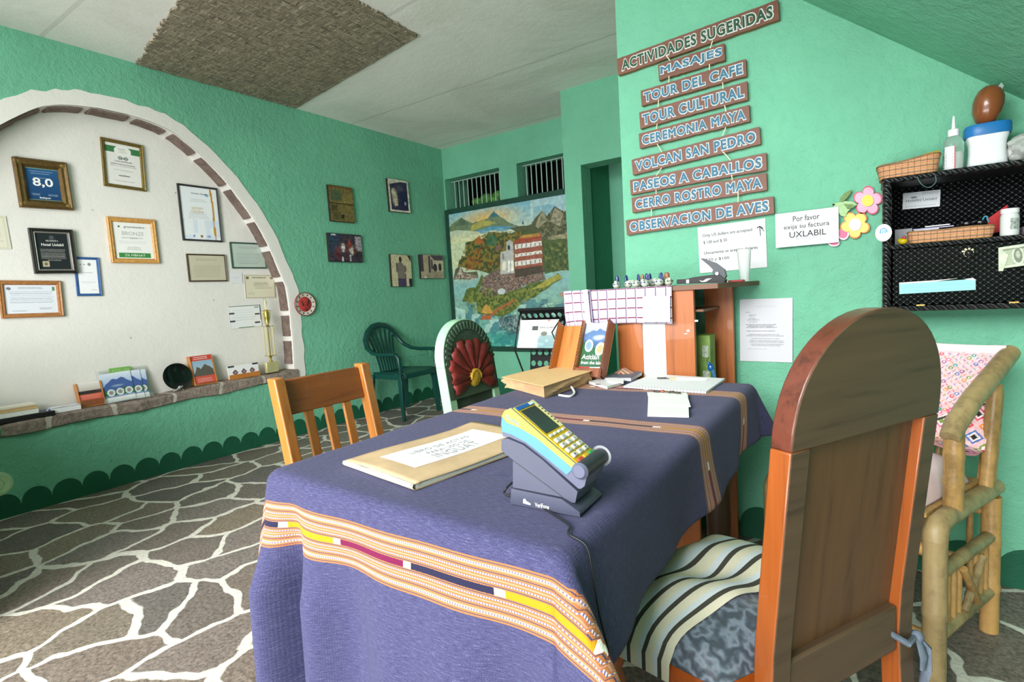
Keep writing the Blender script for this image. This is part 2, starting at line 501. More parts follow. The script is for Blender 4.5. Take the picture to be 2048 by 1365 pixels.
# left wall with the arched recess
ARCH = [(2.742, 0.49), (2.755, 0.72), (2.758, 0.943), (2.75, 1.245), (2.70, 1.415), (2.575, 1.741), (2.411, 2.003), (2.237, 2.215), (2.006, 2.41), (1.88, 2.475), (1.759, 2.506), (1.62, 2.522)]
def smooth_curve(pts, k=4):
    out = []; n = len(pts)
    for i in range(n - 1):
        p0, p1, p2, p3 = pts[max(i - 1, 0)], pts[i], pts[i + 1], pts[min(i + 2, n - 1)]
        for j in range(k):
            t = j / k
            out.append(tuple(0.5 * (2 * p1[a] + (p2[a] - p0[a]) * t + (2 * p0[a] - 5 * p1[a] + 4 * p2[a] - p3[a]) * t * t + (3 * p1[a] - p0[a] - 3 * p2[a] + p3[a]) * t ** 3) for a in range(len(p1))))
    out.append(tuple(pts[-1])); return out
_c = 1.535
arch_half = smooth_curve(ARCH, 4)
arch_out = arch_half + [(2 * _c - y, z) for y, z in reversed(arch_half)]      # right foot, over the crown, to the left foot
def inset(poly, d):
    res = []; n = len(poly)
    for i in range(n):
        a = Vector(poly[max(i - 1, 0)]); b = Vector(poly[min(i + 1, n - 1)])
        t = (b - a).normalized(); nn = Vector((-t.y, t.x))
        res.append((poly[i][0] + nn.x * d, poly[i][1] + nn.y * d))
    return res
arch_in = inset(arch_out, 0.088)
ZS0, ZS1 = 0.465, 0.548
b = MB()
_y0, _y1 = -1.2, 5.2
_yr, _yl = arch_in[0][0], arch_in[-1][0]
half = len(arch_in) // 2
zt_ = max(z for y, z in arch_in)
for pts, ye in ((arch_in[:half + 1], _y1), (arch_in[half:][::-1], _y0)):
    k = len(pts)
    b.add([(XA, y, z) for y, z in pts] + [(XA, ye, z) for y, z in pts], [(i, i + 1, k + i + 1, k + i) if ye < 0 else (i, k + i, k + i + 1, i + 1) for i in range(k - 1)])
_zh = arch_in[half][1]
b.add([(XA, _y0, _zh), (XA, _y1, _zh), (XA, _y1, ZC + .05), (XA, _y0, ZC + .05)], [(0, 1, 2, 3)])
b.add([(XA, _y0, 0), (XA, _y1, 0), (XA, _y1, ARCH[0][1]), (XA, _y0, ARCH[0][1])], [(0, 1, 2, 3)])
b.span((XA - 0.5, _y0, 0), (XN - 0.02, _y1, ZC))
b.span((XN - 0.02, _yr + 0.12, 0), (XA - 0.004, _y1, ZC))
b.span((XN - 0.02, _y0, 0), (XA - 0.004, _yl - 0.12, ZC))
struct(b.build('wall_left', M_GREEN, smooth=0))
# white recess: back panel and the white reveal
b = MB()
b.add([(XN, _y, _z) for _y, _z in ((_yl - .1, .3), (_yr + .1, .3), (_yr + .1, 2.6), (_yl - .1, 2.6))], [(0, 1, 2, 3)])
n = len(arch_in)
b.add([(XA + 0.001, y, z) for y, z in arch_in] + [(XN - 0.005, y, z) for y, z in arch_in], [(i, i + 1, n + i + 1, n + i) for i in range(n - 1)])
o = struct(b.build('wall_niche', M_WHITE, smooth=30))
# white painted band around the arch
b = MB()
def wavy(i): return 0.006 * math.sin(i * 1.7) + 0.004 * math.sin(i * 0.63)
ao = [(y + wavy(i), z + wavy(i + 5)) for i, (y, z) in enumerate(arch_out)]
b.add([(XA + 0.005, y, z) for y, z in ao] + [(XA + 0.005, y, z) for y, z in arch_in] + [(XA - 0.002, y, z) for y, z in ao] + [(XA - 0.01, y, z) for y, z in arch_in],
      [(i, i + 1, n + i + 1, n + i) for i in range(n - 1)] + [(2 * n + i + 1, 2 * n + i, i, i + 1) for i in range(n - 1)] + [(n + i, n + i + 1, 3 * n + i + 1, 3 * n + i) for i in range(n - 1)])
struct(b.build('trim_1', M_WHITE, smooth=30))
# brown stones set in the reveal
def rock_mat(name, h1, h2, sc=24, joints=False):
    t = NT(name); co = t.coord('Object')
    n1 = t.noise(co, sc, 6, 0.7, 0.5); n2 = t.noise(co, 5, 3)
    col = t.mix(0.4, t.ramp(n1, [(0.3, C(h2)), (0.55, C(h1)), (0.75, dim(C(h1), 1.35))]), t.ramp(n2, [(0.3, C(h2)), (0.7, C(h1))]))
    if joints:                                                     # pale mortar between the separate ledge stones
        s = t.add('ShaderNodeSeparateXYZ'); t.link(co, s.inputs[0])
        f = t.math('FRACT', t.math('MULTIPLY_ADD', n2, 0.35, t.math('MULTIPLY', s.outputs[1], 2.9)))
        col = t.mix(t.math('LESS_THAN', f, 0.07), col, C('#c9c2b6'))
    t.base(col)
    t.bump(n1, 0.9, 0.02); return t.fin(0.85, 0, 0.25)
M_ROCK = rock_mat('brown_rough_stone', '#8a786e', '#5d4f49')
def arclen(poly):
    L = [0]
    for i in range(1, len(poly)): L.append(L[-1] + (Vector(poly[i]) - Vector(poly[i - 1])).length)
    return L
AL = arclen(arch_in)
def arch_at(s):
    for i in range(1, len(AL)):
        if AL[i] >= s or i == len(AL) - 1:
            t = (s - AL[i - 1]) / max(AL[i] - AL[i - 1], 1e-9)
            a, bb = Vector(arch_in[i - 1]), Vector(arch_in[i]); d = (bb - a).normalized()
            return a + (bb - a) * t, Vector((-d.y, d.x))
s = 0.12; k = 0
arch_stones = MB()
while s < AL[-1] - 0.1:
    L = rnd.uniform(0.17, 0.25); L = min(L, AL[-1] - s - 0.02)
    m = 7; pts = []
    x0, x1 = XN + 0.012, XA - 0.026 + rnd.uniform(-0.006, 0.006)
    for i in range(m):
        p, nn = arch_at(s + L * i / (m - 1))
        w = rnd.uniform(-0.006, 0.006)
        pts.append((p, nn, w))
    vs = []; fs = []
    for p, nn, w in pts:
        for xx, q in ((x0, -0.01), (x0 + 0.004 + w * .5, 0.012), ((x0 + x1) / 2, 0.017 + w * 0.6), (x1 - 0.004 + w, 0.012), (x1, -0.01)):
            vs.append((xx, p.x + nn.x * q, p.y + nn.y * q))
    for i in range(m - 1):
        for j in range(4): fs.append((i * 5 + j, i * 5 + j + 1, i * 5 + 6 + j, i * 5 + 5 + j))
    fs += [(4, 3, 2, 1, 0), tuple((m - 1) * 5 + j for j in range(5))]
    arch_stones.add(vs, fs)
    s += L + rnd.uniform(0.035, 0.055); k += 1
struct(arch_stones.build('trim_2', M_ROCK, smooth=40))
# stone ledge of the recess
def zsill(y): return 0.538 + max(0, y - 1.3) * 0.025 + 0.006 * math.sin(y * 7)
b = MB(); N = 60
for i in range(N + 1):
    y = _yl - 0.02 + (_yr - _yl + 0.04) * i / N; zt = zsill(y)
    zb = 0.462 + max(0, y - 1.3) * 0.022 + 0.007 * math.sin(y * 11 + 1)
    jx = 0.006 * math.sin(y * 23) + rnd.uniform(-0.004, 0.004)
    for p in ((XN, y, zt), (XA + 0.012 + jx, y, zt), (XA + 0.024 + jx, y, zt - 0.012), (XA + 0.022 + jx, y, zb + 0.01), (XA - 0.003, y, zb)):
        b.v.append(Vector(p))
for i in range(N):
    for j in range(4):
        b.f.append([i * 5 + j, i * 5 + 5 + j, i * 5 + 6 + j, i * 5 + j + 1]); b.m.append(0)
b.f += [[0, 1, 2, 3, 4], [N * 5 + 4 - j for j in range(5)]]; b.m += [0, 0]
struct(b.build('trim_3', rock_mat('grey_brown_ledge_stone', '#a99a8d', '#62554d', 34, True), smooth=30))

# back wall with two barred windows
W1 = (-4.064, -3.30, 2.02, 2.438); W2 = (-3.078, -2.40, 2.02, 2.444)
b = MB()
xl, xr = -4.6, -1.6
b.span((xl, YB, 0), (xr, YB + 0.22, 2.02)); b.span((xl, YB, 2.444), (xr, YB + 0.22, ZC + .05))
b.span((xl, YB, 2.02), (W1[0], YB + 0.22, 2.444)); b.span((W1[1], YB, 2.02), (W2[0], YB + 0.22, 2.444)); b.span((W2[1], YB, 2.02), (xr, YB + 0.22, 2.444))
struct(b.build('wall_back', M_GREEN, smooth=0))
# dim room behind the barred windows
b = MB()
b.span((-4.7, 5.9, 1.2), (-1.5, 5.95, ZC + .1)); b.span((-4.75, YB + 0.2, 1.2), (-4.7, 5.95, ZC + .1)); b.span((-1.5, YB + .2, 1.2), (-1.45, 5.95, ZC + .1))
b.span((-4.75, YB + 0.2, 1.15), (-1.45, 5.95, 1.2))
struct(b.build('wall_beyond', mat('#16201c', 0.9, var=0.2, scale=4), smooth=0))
M_BAR = mat('#9db8ae', 0.45, 0.2, 0.1)
for k, (wx, nb) in enumerate(((W1, 12), (W2, 11))):
    f = MB(); t = 0.012
    f.span((wx[0], YB + 0.12, wx[3] - t), (wx[1], YB + 0.135, wx[3])); f.span((wx[0], YB + 0.12, wx[2]), (wx[1], YB + 0.135, wx[2] + t))
    w = struct(f.build('window_%d' % (k + 1), M_BAR, smooth=0))
    for i in range(nb):
        x = wx[0] + (wx[1] - wx[0]) * (i + 0.6) / nb
        MB().tube([(x, YB + 0.127, wx[2]), (x, YB + 0.127, wx[3])], 0.0065, 8).build('window_bar', M_BAR, w)
# green bundle lying behind the bars of the first window
b = MB()
for i in range(16):
    a = rnd.uniform(0, 6.28)
    b.ball((-3.62 + rnd.uniform(-.26, .26), YB + 0.34 + rnd.uniform(-.04, .06), 2.15 + rnd.uniform(0, 0.09)), rnd.uniform(0.05, 0.075), 12, 8, sc=(1.2, 0.9, 0.7))
b.span((-3.95, YB + .24, 1.96), (-3.3, YB + .5, 2.13))
tag(b.build('green_bundle', mat('#5c9a45', 0.7, var=0.5, scale=16)), 'crumpled bright green bundle lying behind the left barred window', 'bundle')

# doorway wall, with a doorway into a dark green passage
DX0, DX1, DZ = -2.045, -1.35, 2.144
b = MB()
b.span((XP, YP, 0), (DX0, YP + 0.18, ZC + .05)); b.span((DX0, YP, DZ), (DX1, YP + 0.18, ZC + .05)); b.span((DX1, YP, 0), (-0.5, YP + 0.18, ZC + .05))
b.span((XP, YP + 0.18, 0), (XP + 0.1, YB + 0.1, ZC + .05))
struct(b.build('wall_doorway', M_GREEN, smooth=0))
b = MB()
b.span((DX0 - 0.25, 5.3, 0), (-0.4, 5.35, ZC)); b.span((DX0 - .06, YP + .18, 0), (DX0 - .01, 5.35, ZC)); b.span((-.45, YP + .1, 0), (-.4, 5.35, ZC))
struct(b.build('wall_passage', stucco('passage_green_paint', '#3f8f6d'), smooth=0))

# sign wall (right) and the far right of the room
b = MB()
b.span((XC, YC, 0), (1.9, YC + 0.16, ZC + .05)); b.span((XC, YC + .16, 0), (XC + 0.16, YP + .05, ZC + .05))
struct(b.build('wall_right', M_GREEN, smooth=0))
struct(MB().span((1.75, -1.2, 0), (1.9, YC, ZC + .05)).build('wall_side', M_GREEN, smooth=0))
struct(MB().span((-4.6, -1.35, 0), (-2.85, -1.2, ZC + .05)).span((.75, -1.35, 0), (1.9, -1.2, ZC + .05)).build('wall_front', M_GREEN, smooth=0))
# sloping underside of the stair above the shelf
p0, p1 = on_y(1600, 14, YC), on_y(2048, 213, YC)
sl = (p1.z - p0.z) / (p1.x - p0.x)
xa = p0.x + (ZC - p0.z) / sl; xb = 1.75; zb = p0.z + sl * (xb - p0.x)
b = MB()
for yy in (YC + .02, 0.6):
    for x, z in ((xa, ZC + .04), (xb, zb), (xb, ZC + .04)): b.v.append(Vector((x, yy, z)))
b.f += [[0, 1, 2], [5, 4, 3], [0, 3, 4, 1], [1, 4, 5, 2], [2, 5, 3, 0]]; b.m += [0] * 5
struct(b.build('ceiling_stair', M_GREEN, smooth=0))

# painted scallop skirting
def scallop(name, pts0, pts1, r, nrm, n, h0):
    """row of scallops along the foot of a wall from pts0 to pts1"""
    p0, p1 = Vector(pts0), Vector(pts1); d = (p1 - p0); L = d.length; d.normalize(); nv = Vector(nrm); up = Vector((0, 0, 1))
    b = MB(); step = L / n
    for i in range(n):
        pl = [(-step / 2, 0), (step / 2, 0), (step / 2, h0 * 0.46)]
        rr = step * 0.49 * (1 + 0.04 * math.sin(i * 2.3)); hh = h0 * (1 + 0.03 * math.sin(i * 3.1))
        pl += [(rr * math.cos(a), h0 * 0.46 + (hh - h0 * .46) * math.sin(a)) for a in [PI * q / 12 for q in range(13)]] + [(-step / 2, h0 * 0.46)]
        c = p0 + d * (step * (i + 0.5))
        vs = [c + d * x + up * z + nv * 0.004 for x, z in pl]; m = len(vs)
        vs2 = [v - nv * 0.006 for v in vs]
        f = list(range(m)); 
        if d.cross(up).dot(nv) < 0: f = f[::-1]
        b.add(vs + vs2, [tuple(f)] + [(q, m + q, m + (q + 1) % m, (q + 1) % m) for q in range(m)])
    return struct(b.build(name, M_DKGREEN, smooth=0))
scallop('baseboard_left', (XA, 0.1088, 0), (XA, 4.733, 0), 0, (1, 0, 0), 32, 0.138)
scallop('baseboard_back', (XA, YB, 0), (XP, YB, 0), 0, (0, -1, 0), 11, 0.17)
scallop('baseboard_right', (0.345 - 0.166 * 7, YC, 0), (0.345 + 0.166 * 8, YC, 0), 0, (0, -1, 0), 15, 0.14)
# ------------------------------------------------------------------ woven mat nailed to the ceiling
def mat_weave():
    t = NT('woven_reed'); co = t.coord('Object', (1, 1, 1))
    def band(sc, rot):
        mp = t.add('ShaderNodeMapping'); mp.inputs['Rotation'].default_value = (0, 0, rot); mp.inputs['Scale'].default_value = sc
        t.link(co, mp.inputs[0]); return mp.outputs[0]
    n1 = t.noise(band((70, 9, 1), 0.5), 1, 4, 0.7, 0.6); n2 = t.noise(band((9, 70, 1), 0.5), 1, 4, 0.7, 0.6)
    ch = t.add('ShaderNodeTexChecker'); ch.inputs['Scale'].default_value = 22; t.link(band((1, 1, 1), 0.5), ch.inputs['Vector'])
    f = t.mix(ch.outputs['Fac'], n1, n2)
    t.base(t.ramp(f, [(0.3, C('#4d463d')), (0.48, C('#8f8371')), (0.66, C('#bfb19a'))]))
    t.bump(f, 0.9, 0.02); return t.fin(0.8, 0, 0.25)
zm = ZC - 0.012
q = [on_z(272, 130, zm), on_z(592, 217, zm), on_z(836, 73, zm)]
q = [Vector((max(p.x, XA + 0.012), p.y, 0)) for p in q]
far_l, near_l = on_z(712, 0, zm), on_z(358, 0, zm)
e1 = (Vector((far_l.x, far_l.y, 0)) - q[2]); e0 = (Vector((near_l.x, near_l.y, 0)) - q[0])
q3 = q[2] + e1 * 1.5
out = []
def ragged(a, b, n, amp):
    for i in range(n):
        t = i / n; p = a.lerp(b, t); d = (b - a).normalized(); nn = Vector((-d.y, d.x, 0))
        out.append(p + nn * (rnd.uniform(-amp, amp)))
q3b = q[0] + e0 * 1.35
ragged(q[0], q[1], 30, 0.006); ragged(q[1], q[2], 30, 0.004); ragged(q[2], q3, 60, 0.009); ragged(q3, q3b, 30, 0.012); ragged(q3b, q[0], 70, 0.014)
out = [Vector((max(p.x, XA + 0.008), p.y, 0)) for p in out]
b = MB(); b.prism([(p.x, p.y) for p in out], ZC - 0.014, ZC - 0.001)
tag(b.build('woven_mat', mat_weave(), smooth=0), 'greyish brown woven reed mat with frayed edges fixed flat to the ceiling', 'mat')

# ------------------------------------------------------------------ chairs
M_BW = wood('#7b3f1c', '#4a2410', 'Z', 0.42, 9, coat=0.15)       # reddish brown stiles
M_OR = wood('#b0551a', '#83390f', 'Z', 0.32, 9, coat=0.4)        # varnished orange wood
M_DKW = wood('#5a4130', '#3b2a1e', 'X', 0.5, 8)
def arched_chair(name, label, w, th, zs, zt, zrail, lean, stile_m, crest_m, panel_m, rail_m, D=0.2, M=None, rear_m=None, edge_m=None, full=0.9):
    """high backed chair with a rounded crest; local x = width, +y = backwards, origin on the floor"""
    t = thing(name, label, 'chair', M)
    yb = lambda z: D + max(0, z - 0.45) * lean - (0.45 - min(z, .45)) * -0.04
    sw = 0.045
    for sgn in (-1, 1):
        b = MB(); x = sgn * (w / 2 - sw / 2); zz = [0, 0.2, 0.42, 0.5, 0.6, 0.7, zs]
        vs = [(x + a * sw / 2, yb(z) + c * th, z) for z in zz for a, c in ((-1, 0), (1, 0), (1, 1), (-1, 1))]
        fs = [(i * 4 + j, i * 4 + (j + 1) % 4, i * 4 + 4 + (j + 1) % 4, i * 4 + 4 + j) for i in range(len(zz) - 1) for j in range(4)]
        fs += [(3, 2, 1, 0), tuple(len(vs) - 4 + j for j in range(4))]
        b.add(vs, fs)
        if rear_m:
            for i in range(len(zz) - 1): b.m[i * 4 + 2] = 1
        b.build('stile', [stile_m, rear_m or stile_m], t, bevel=0.003, smooth=30)
    # rounded crest
    H = zt - zs; n = 28
    prof = [(-w / 2, zs)] + [(-w / 2 * math.cos(PI * i / n), zs + H * math.sin(PI * i / n) ** full) for i in range(1, n)] + [(w / 2, zs)]
    b = MB(); m = len(prof)
    vs = [(x, yb(z) + dz, z) for dz in (0, th) for x, z in prof]
    b.add(vs, [tuple(range(m)), tuple(range(2 * m - 1, m - 1, -1))] + [(i, m + i, m + (i + 1) % m, (i + 1) % m) for i in range(m)])
    if edge_m: b.m[2:] = [1] * (len(b.m) - 2)
    crest = b.build('crest', [crest_m, edge_m or crest_m], t, bevel=0.003, smooth=30)
    # recessed panel and rail
    b = MB(); x = w / 2 - sw
    z0, z1 = zrail + 0.04, zs
    b.add([(a, yb(z) + c, z) for a, z, c in [(-x, z0, th * .25), (x, z0, th * .25), (x, z1, th * .25), (-x, z1, th * .25), (-x, z0, th * .5), (x, z0, th * .5), (x, z1, th * .5), (-x, z1, th * .5)]],
          [(0, 1, 2, 3), (7, 6, 5, 4), (0, 4, 5, 1), (1, 5, 6, 2), (2, 6, 7, 3), (3, 7, 4, 0)])
    b.build('back_panel', panel_m, t, smooth=0)
    b = MB(); b.box((0, yb(zrail + 0.01) + th * 0.5, zrail - 0.005), (2 * x, th * 0.9, 0.09)); b.build('bottom_rail', rail_m, t, bevel=0.005)
    return t, yb, crest

cx = Vector((-0.245, 1.166, 0))
BIG = Matrix.Translation(cx) @ Matrix.Rotation(math.radians(-119.8), 4, 'Z')
M_BROWN_BACK = wood('#54412f', '#3a2c20', 'X', 0.5, 7)
M_PANEL = wood('#5e4028', '#442b1a', 'Z', 0.45, 6)
big, ybb, _ = arched_chair('dining_chair', 'large brown wooden chair with rounded high back seen from behind, beside the blue tablecloth',
                        0.396, 0.037, 0.841, 1.044, 0.43, 0.1057, wood('#8f4a1c', '#67310f', 'Z', 0.35, 9, coat=0.35), M_BROWN_BACK, M_PANEL, M_BROWN_BACK, 0.2, BIG, M_BROWN_BACK, wood('#5f2f20', '#3f1e14', 'X', 0.38, 12, coat=.3), 0.82)
QA, QB, QC, QD = Vector((-0.125, -0.185)), Vector((0.33, -0.07)), Vector((0.25, 0.185)), Vector((-0.185, 0.195))
def bil(s, t): return (QA * (1 - s) + QB * s) * (1 - t) + (QD * (1 - s) + QC * s) * t
b = MB(); vs = [bil(s, t) for s, t in ((0, 0), (1, 0), (1, 1), (0, 1))]
b.prism([(v.x, v.y) for v in vs], 0.385, 0.43); b.build('seat', M_OR, big, bevel=0.006)
for s, t in ((0.05, 0.06), (0.95, 0.06)):
    p = bil(s, t); b = MB()
    b.lathe([(0.016, 0), (0.02, 0.05), (0.026, 0.16), (0.02, 0.24), (0.032, 0.3), (0.022, 0.33), (0.03, 0.345), (0.03, 0.39)], 16, Matrix.Translation((p.x, p.y, 0)))
    b.build('front_leg', M_OR, big)
b = MB(); b.bar((-0.155, ybb(.2) + .02, 0.2), (0.155, ybb(.2) + .02, 0.2), 0.02, 0.05, side=(0, 1, 0)); b.build('stretcher', M_OR, big, bevel=0.003)

def brocade():
    t = NT('blue_grey_brocade'); co = t.coord('Object'); 
    w = t.add('ShaderNodeTexWave', wave_type='RINGS'); w.inputs['Scale'].default_value = 14; w.inputs['Distortion'].default_value = 14
    w.inputs['Detail'].default_value = 2; w.inputs['Detail Scale'].default_value = 1.6; t.link(co, w.inputs['Vector'])
    n = t.noise(co, 130, 3, 0.7)
    f = t.math('MULTIPLY_ADD', n, 0.5, t.math('MULTIPLY', w.outputs['Fac'], 0.55))
    t.base(t.ramp(f, [(0.3, C('#3f4853')), (0.5, C('#525d6a')), (0.62, C('#5d6875')), (0.8, C('#7a8694'))]))
    t.bump(f, 0.4, 0.004); return t.fin(0.5, 0, 0.5, Sheen_Weight=0.3)
def striped():
    t = NT('cream_and_charcoal_stripes'); uv = t.add('ShaderNodeUVMap').outputs[0]
    sp = t.add('ShaderNodeSeparateXYZ'); t.link(uv, sp.inputs[0])
    cr, ch, bl = C('#e9e2c8'), C('#4c4a42'), C('#dbe3e6')
    st = [(0.0, bl), (0.16, ch), (0.27, cr), (0.40, bl), (0.47, ch), (0.505, cr), (0.58, bl), (0.625, ch), (0.66, cr), (0.72, bl), (0.765, ch), (0.80, cr), (0.86, bl), (0.905, ch), (0.94, cr)]
    col = t.ramp(sp.outputs[1], st, 'CONSTANT')
    n = t.noise(t.coord('Object'), 300, 2); t.base(t.mix(0.25, col, t.ramp(n, [(0.3, (.3, .3, .3)), (.7, (.7, .7, .7))]), 'OVERLAY'))
    t.bump(n, 0.2, 0.002); return t.fin(0.8, 0, 0.2)
def puff(s, t):
    e = lambda q: max(0.0, 1 - abs(2 * q - 1) ** 3.5)
    return (e(s) * e(t)) ** 0.5
def cush(s, t, off=0.0):
    p = bil(-0.02 + 1.04 * s, -0.03 + 1.03 * t)
    h = 0.432 + 0.068 * puff(s, t) + off
    for ds, dt in ((0.5, 0.78), (0.5, 0.4)):
        r2 = ((s - ds) / 0.16) ** 2 + ((t - dt) / 0.16) ** 2
        h -= 0.016 * math.exp(-r2 * 2)
    h += 0.003 * math.sin(s * 17 + t * 5) * puff(s, t)
    return (p.x, p.y, h)
b = MB(); b.grid(lambda u, v: cush(u, v), 40, 40)
b.grid(lambda u, v: (bil(-0.02 + 1.04 * u, -0.03 + 1.03 * v).x, bil(-0.02 + 1.04 * u, -0.03 + 1.03 * v).y, 0.431), 8, 8)
cu = b.build('seat_cushion', brocade(), None, smooth=60, M=BIG)
tag(cu, 'blue grey brocade seat cushion tied to the large brown wooden chair', 'cushion')
# grey tie knotted round the far stile
b = MB(); xk = -0.189 + 0.02; yk = ybb(0.42) + 0.02
b.tube([(xk + 0.02, yk - 0.04, 0.438), (xk + 0.035, yk + 0.01, 0.42), (xk + 0.01, yk + 0.03, 0.4), (xk - 0.035, yk + 0.02, 0.395), (xk - 0.04, yk - 0.02, 0.4)], 0.006, 8)
b.ball((xk - 0.034, yk + 0.022, 0.395), 0.012, 12, 8)
b.tube([(xk - 0.036, yk + 0.024, 0.395), (xk - 0.05, yk + 0.03, 0.375), (xk - 0.05, yk + 0.032, 0.33), (xk - 0.04, yk + 0.03, 0.30)], [0.008, 0.013, 0.012, 0.01], 8, flat=0.4)
b.tube([(xk - 0.03, yk + 0.026, 0.395), (xk - 0.035, yk + 0.034, 0.36), (xk - 0.03, yk + 0.034, 0.335)], [0.008, 0.012, 0.008], 8, flat=0.4)
b.build('tie', mat('#5d6875', 0.85, var=0.25, scale=60), cu)
# striped cloth laid over the front of the cushion
b = MB(); nu, nv = 40, 46; uvs = []
def drape(u, v):
    # v: 0 hanging below the front edge .. 1 at the ragged rear edge on the cushion
    tt = -0.16 + v * 0.84
    s = -0.1 + 1.2 * u
    uvs.append((u, v + 0.012 * math.sin(u * 9)))
    tq = tt + 0.05 * math.sin(u * 2.6 + 0.5) * max(v - .1, 0) 
    sc, tc = min(max(s, 0), 1), min(max(tq, 0), 1)
    p = Vector(cush(sc, tc, 0.006)); d = 0
    if tq < 0: d = -tq * 0.38
    ds = max(0, -s, s - 1) * 0.40
    o = bil(-0.02 + 1.04 * sc + (0.014 if s > 1 else -0.014 if s < 0 else 0), -0.03 + 1.03 * tc - (0.03 if tq < 0 else 0))
    if d or ds: p = Vector((o.x, o.y, p.z - max(d, ds)))
    p.z += 0.004 * math.sin(u * 13 + v * 7) * (1 if not (d or ds) else 0)
    return p
b.grid(drape, nu, nv)
seat_cloth = b.build('seat_cloth', striped(), None, smooth=60, M=BIG)
uvl = seat_cloth.data.uv_layers.new(name='UVMap')
for lp in seat_cloth.data.loops: uvl.data[lp.index].uv = uvs[lp.vertex_index]
tag(seat_cloth, 'cream, white and charcoal striped cloth draped over the front of the brocade cushion', 'cloth')

# green painted chair with a carved flower, beyond the table
GM = Matrix.Translation((-1.27, 1.865, 0)) @ Matrix.Rotation(math.radians(90), 4, 'Z')
M_PG = mat('#a9d3b1', 0.45, var=0.08); M_DG = mat('#47594a', 0.55, var=0.2, scale=30)
gch, ybg, crest = arched_chair('painted_chair', 'pale green painted chair with a carved red flower on its rounded back, beyond the table', 0.36, 0.05, 0.80, 1.0, 0.52, 0.13,
                        M_PG, mat('#9fcbaa', 0.45, var=0.1), mat('#3f4a40', 0.6, var=0.15), M_PG, 0.2, GM)
# carved front: green feathered border, red petals, yellow heart
def crest_pt(x, z, out): return (x, ybg(z) - out, z)
b = MB(); n = 30; zs, H, w = 0.80, 0.2, 0.36
pf = [(-w / 2 + .004, 0.66)] + [(-(w / 2 - .004) * math.cos(PI * i / n), zs + (H - .004) * math.sin(PI * i / n) ** 0.9) for i in range(n + 1)] + [(w / 2 - .004, 0.66)]
m = len(pf); b.add([crest_pt(x, z, 0.002) for x, z in pf] + [crest_pt(x * 0.86, z if i in (0, m - 1) else 0.8 + (z - .8) * .84, 0.004) for i, (x, z) in enumerate(pf)], [(i, i + 1, m + i + 1, m + i) for i in range(m - 1)])
b.add([crest_pt(x * 0.87, z if i in (0, m - 1) else 0.8 + (z - .8) * .85, 0.003) for i, (x, z) in enumerate(pf)] , [tuple(range(m))])
b.build('crest_carving', M_DG, gch, smooth=0)
b = MB()
for i in range(22):                                                # carved feather grooves of the border
    a = PI * (i + 0.5) / 22; c, s_ = math.cos(a), math.sin(a)
    b.bar(crest_pt(0.142 * -c, 0.80 + 0.155 * s_, 0.007), crest_pt(0.174 * -c, 0.80 + 0.19 * s_ ** .9, 0.007), 0.013, 0.006, side=(s_, 0, c))
b.build('border_feather', mat('#4a6350', 0.55, var=0.3, scale=40), gch, bevel=0.002, smooth=30)
for i in range(11):
    a = PI * (-0.08 + 1.16 * i / 10); c, s_ = -math.cos(a), math.sin(a)
    b = MB(); L = 0.148 + 0.008 * math.sin(i * 2.1); bx, bz = c * 0.03, 0.735 + s_ * 0.03; k = 6; vs = []; fs = []
    if s_ < 0.45: L *= 0.82
    for q in range(k + 1):
        t = q / k; wd = 0.006 + 0.026 * math.sin(min(t * 1.1, 1) * PI * 0.56)
        if q == k: wd *= 0.62
        for e, hgt in ((-1, 0.006), (0, 0.016), (1, 0.006)):
            px, pz = bx + c * L * t - s_ * wd * e, bz + s_ * L * t + c * wd * e
            vs.append(crest_pt(px, pz, hgt + 0.003 * (i % 2)))
    for q in range(k):
        for e in range(2): fs.append((q * 3 + e, q * 3 + e + 1, q * 3 + e + 4, q * 3 + e + 3))
    b.add(vs, fs); b.build('petal', mat('#7a2c27', 0.5, var=0.35, scale=30), gch, smooth=50, solid=0.004)
b = MB(); b.ball((0, ybg(0.735) - 0.008, 0.735), 0.042, 16, 10, sc=(1, 0.45, 1))
for i in range(20):
    a = PI * i / 19; b.ball((-0.034 * math.cos(a), ybg(.74) - 0.02, 0.735 + 0.034 * math.sin(a)), 0.006, 8, 6)
b.build('flower_heart', mat('#c79a2e', 0.6, var=0.4, scale=60), gch)
b = MB(); b.ball((0.02, ybg(0.57) - .002, 0.585), 0.03, 12, 8, sc=(1.2, 0.4, 1)); b.build('lower_flower', mat('#7d2e27', 0.6, var=0.4, scale=40), gch)
b = MB(); b.prism([(-0.19, -0.13), (0.19, -0.13), (0.17, 0.2), (-0.17, 0.2)], 0.42, 0.455); b.build('seat', M_PG, gch, bevel=0.006)
for sx in (-0.17, 0.17):
    b = MB(); b.lathe([(0.016, 0), (0.022, .2), (0.026, 0.42)], 12, Matrix.Translation((sx, -0.10, 0))); b.build('front_leg', M_PG, gch)

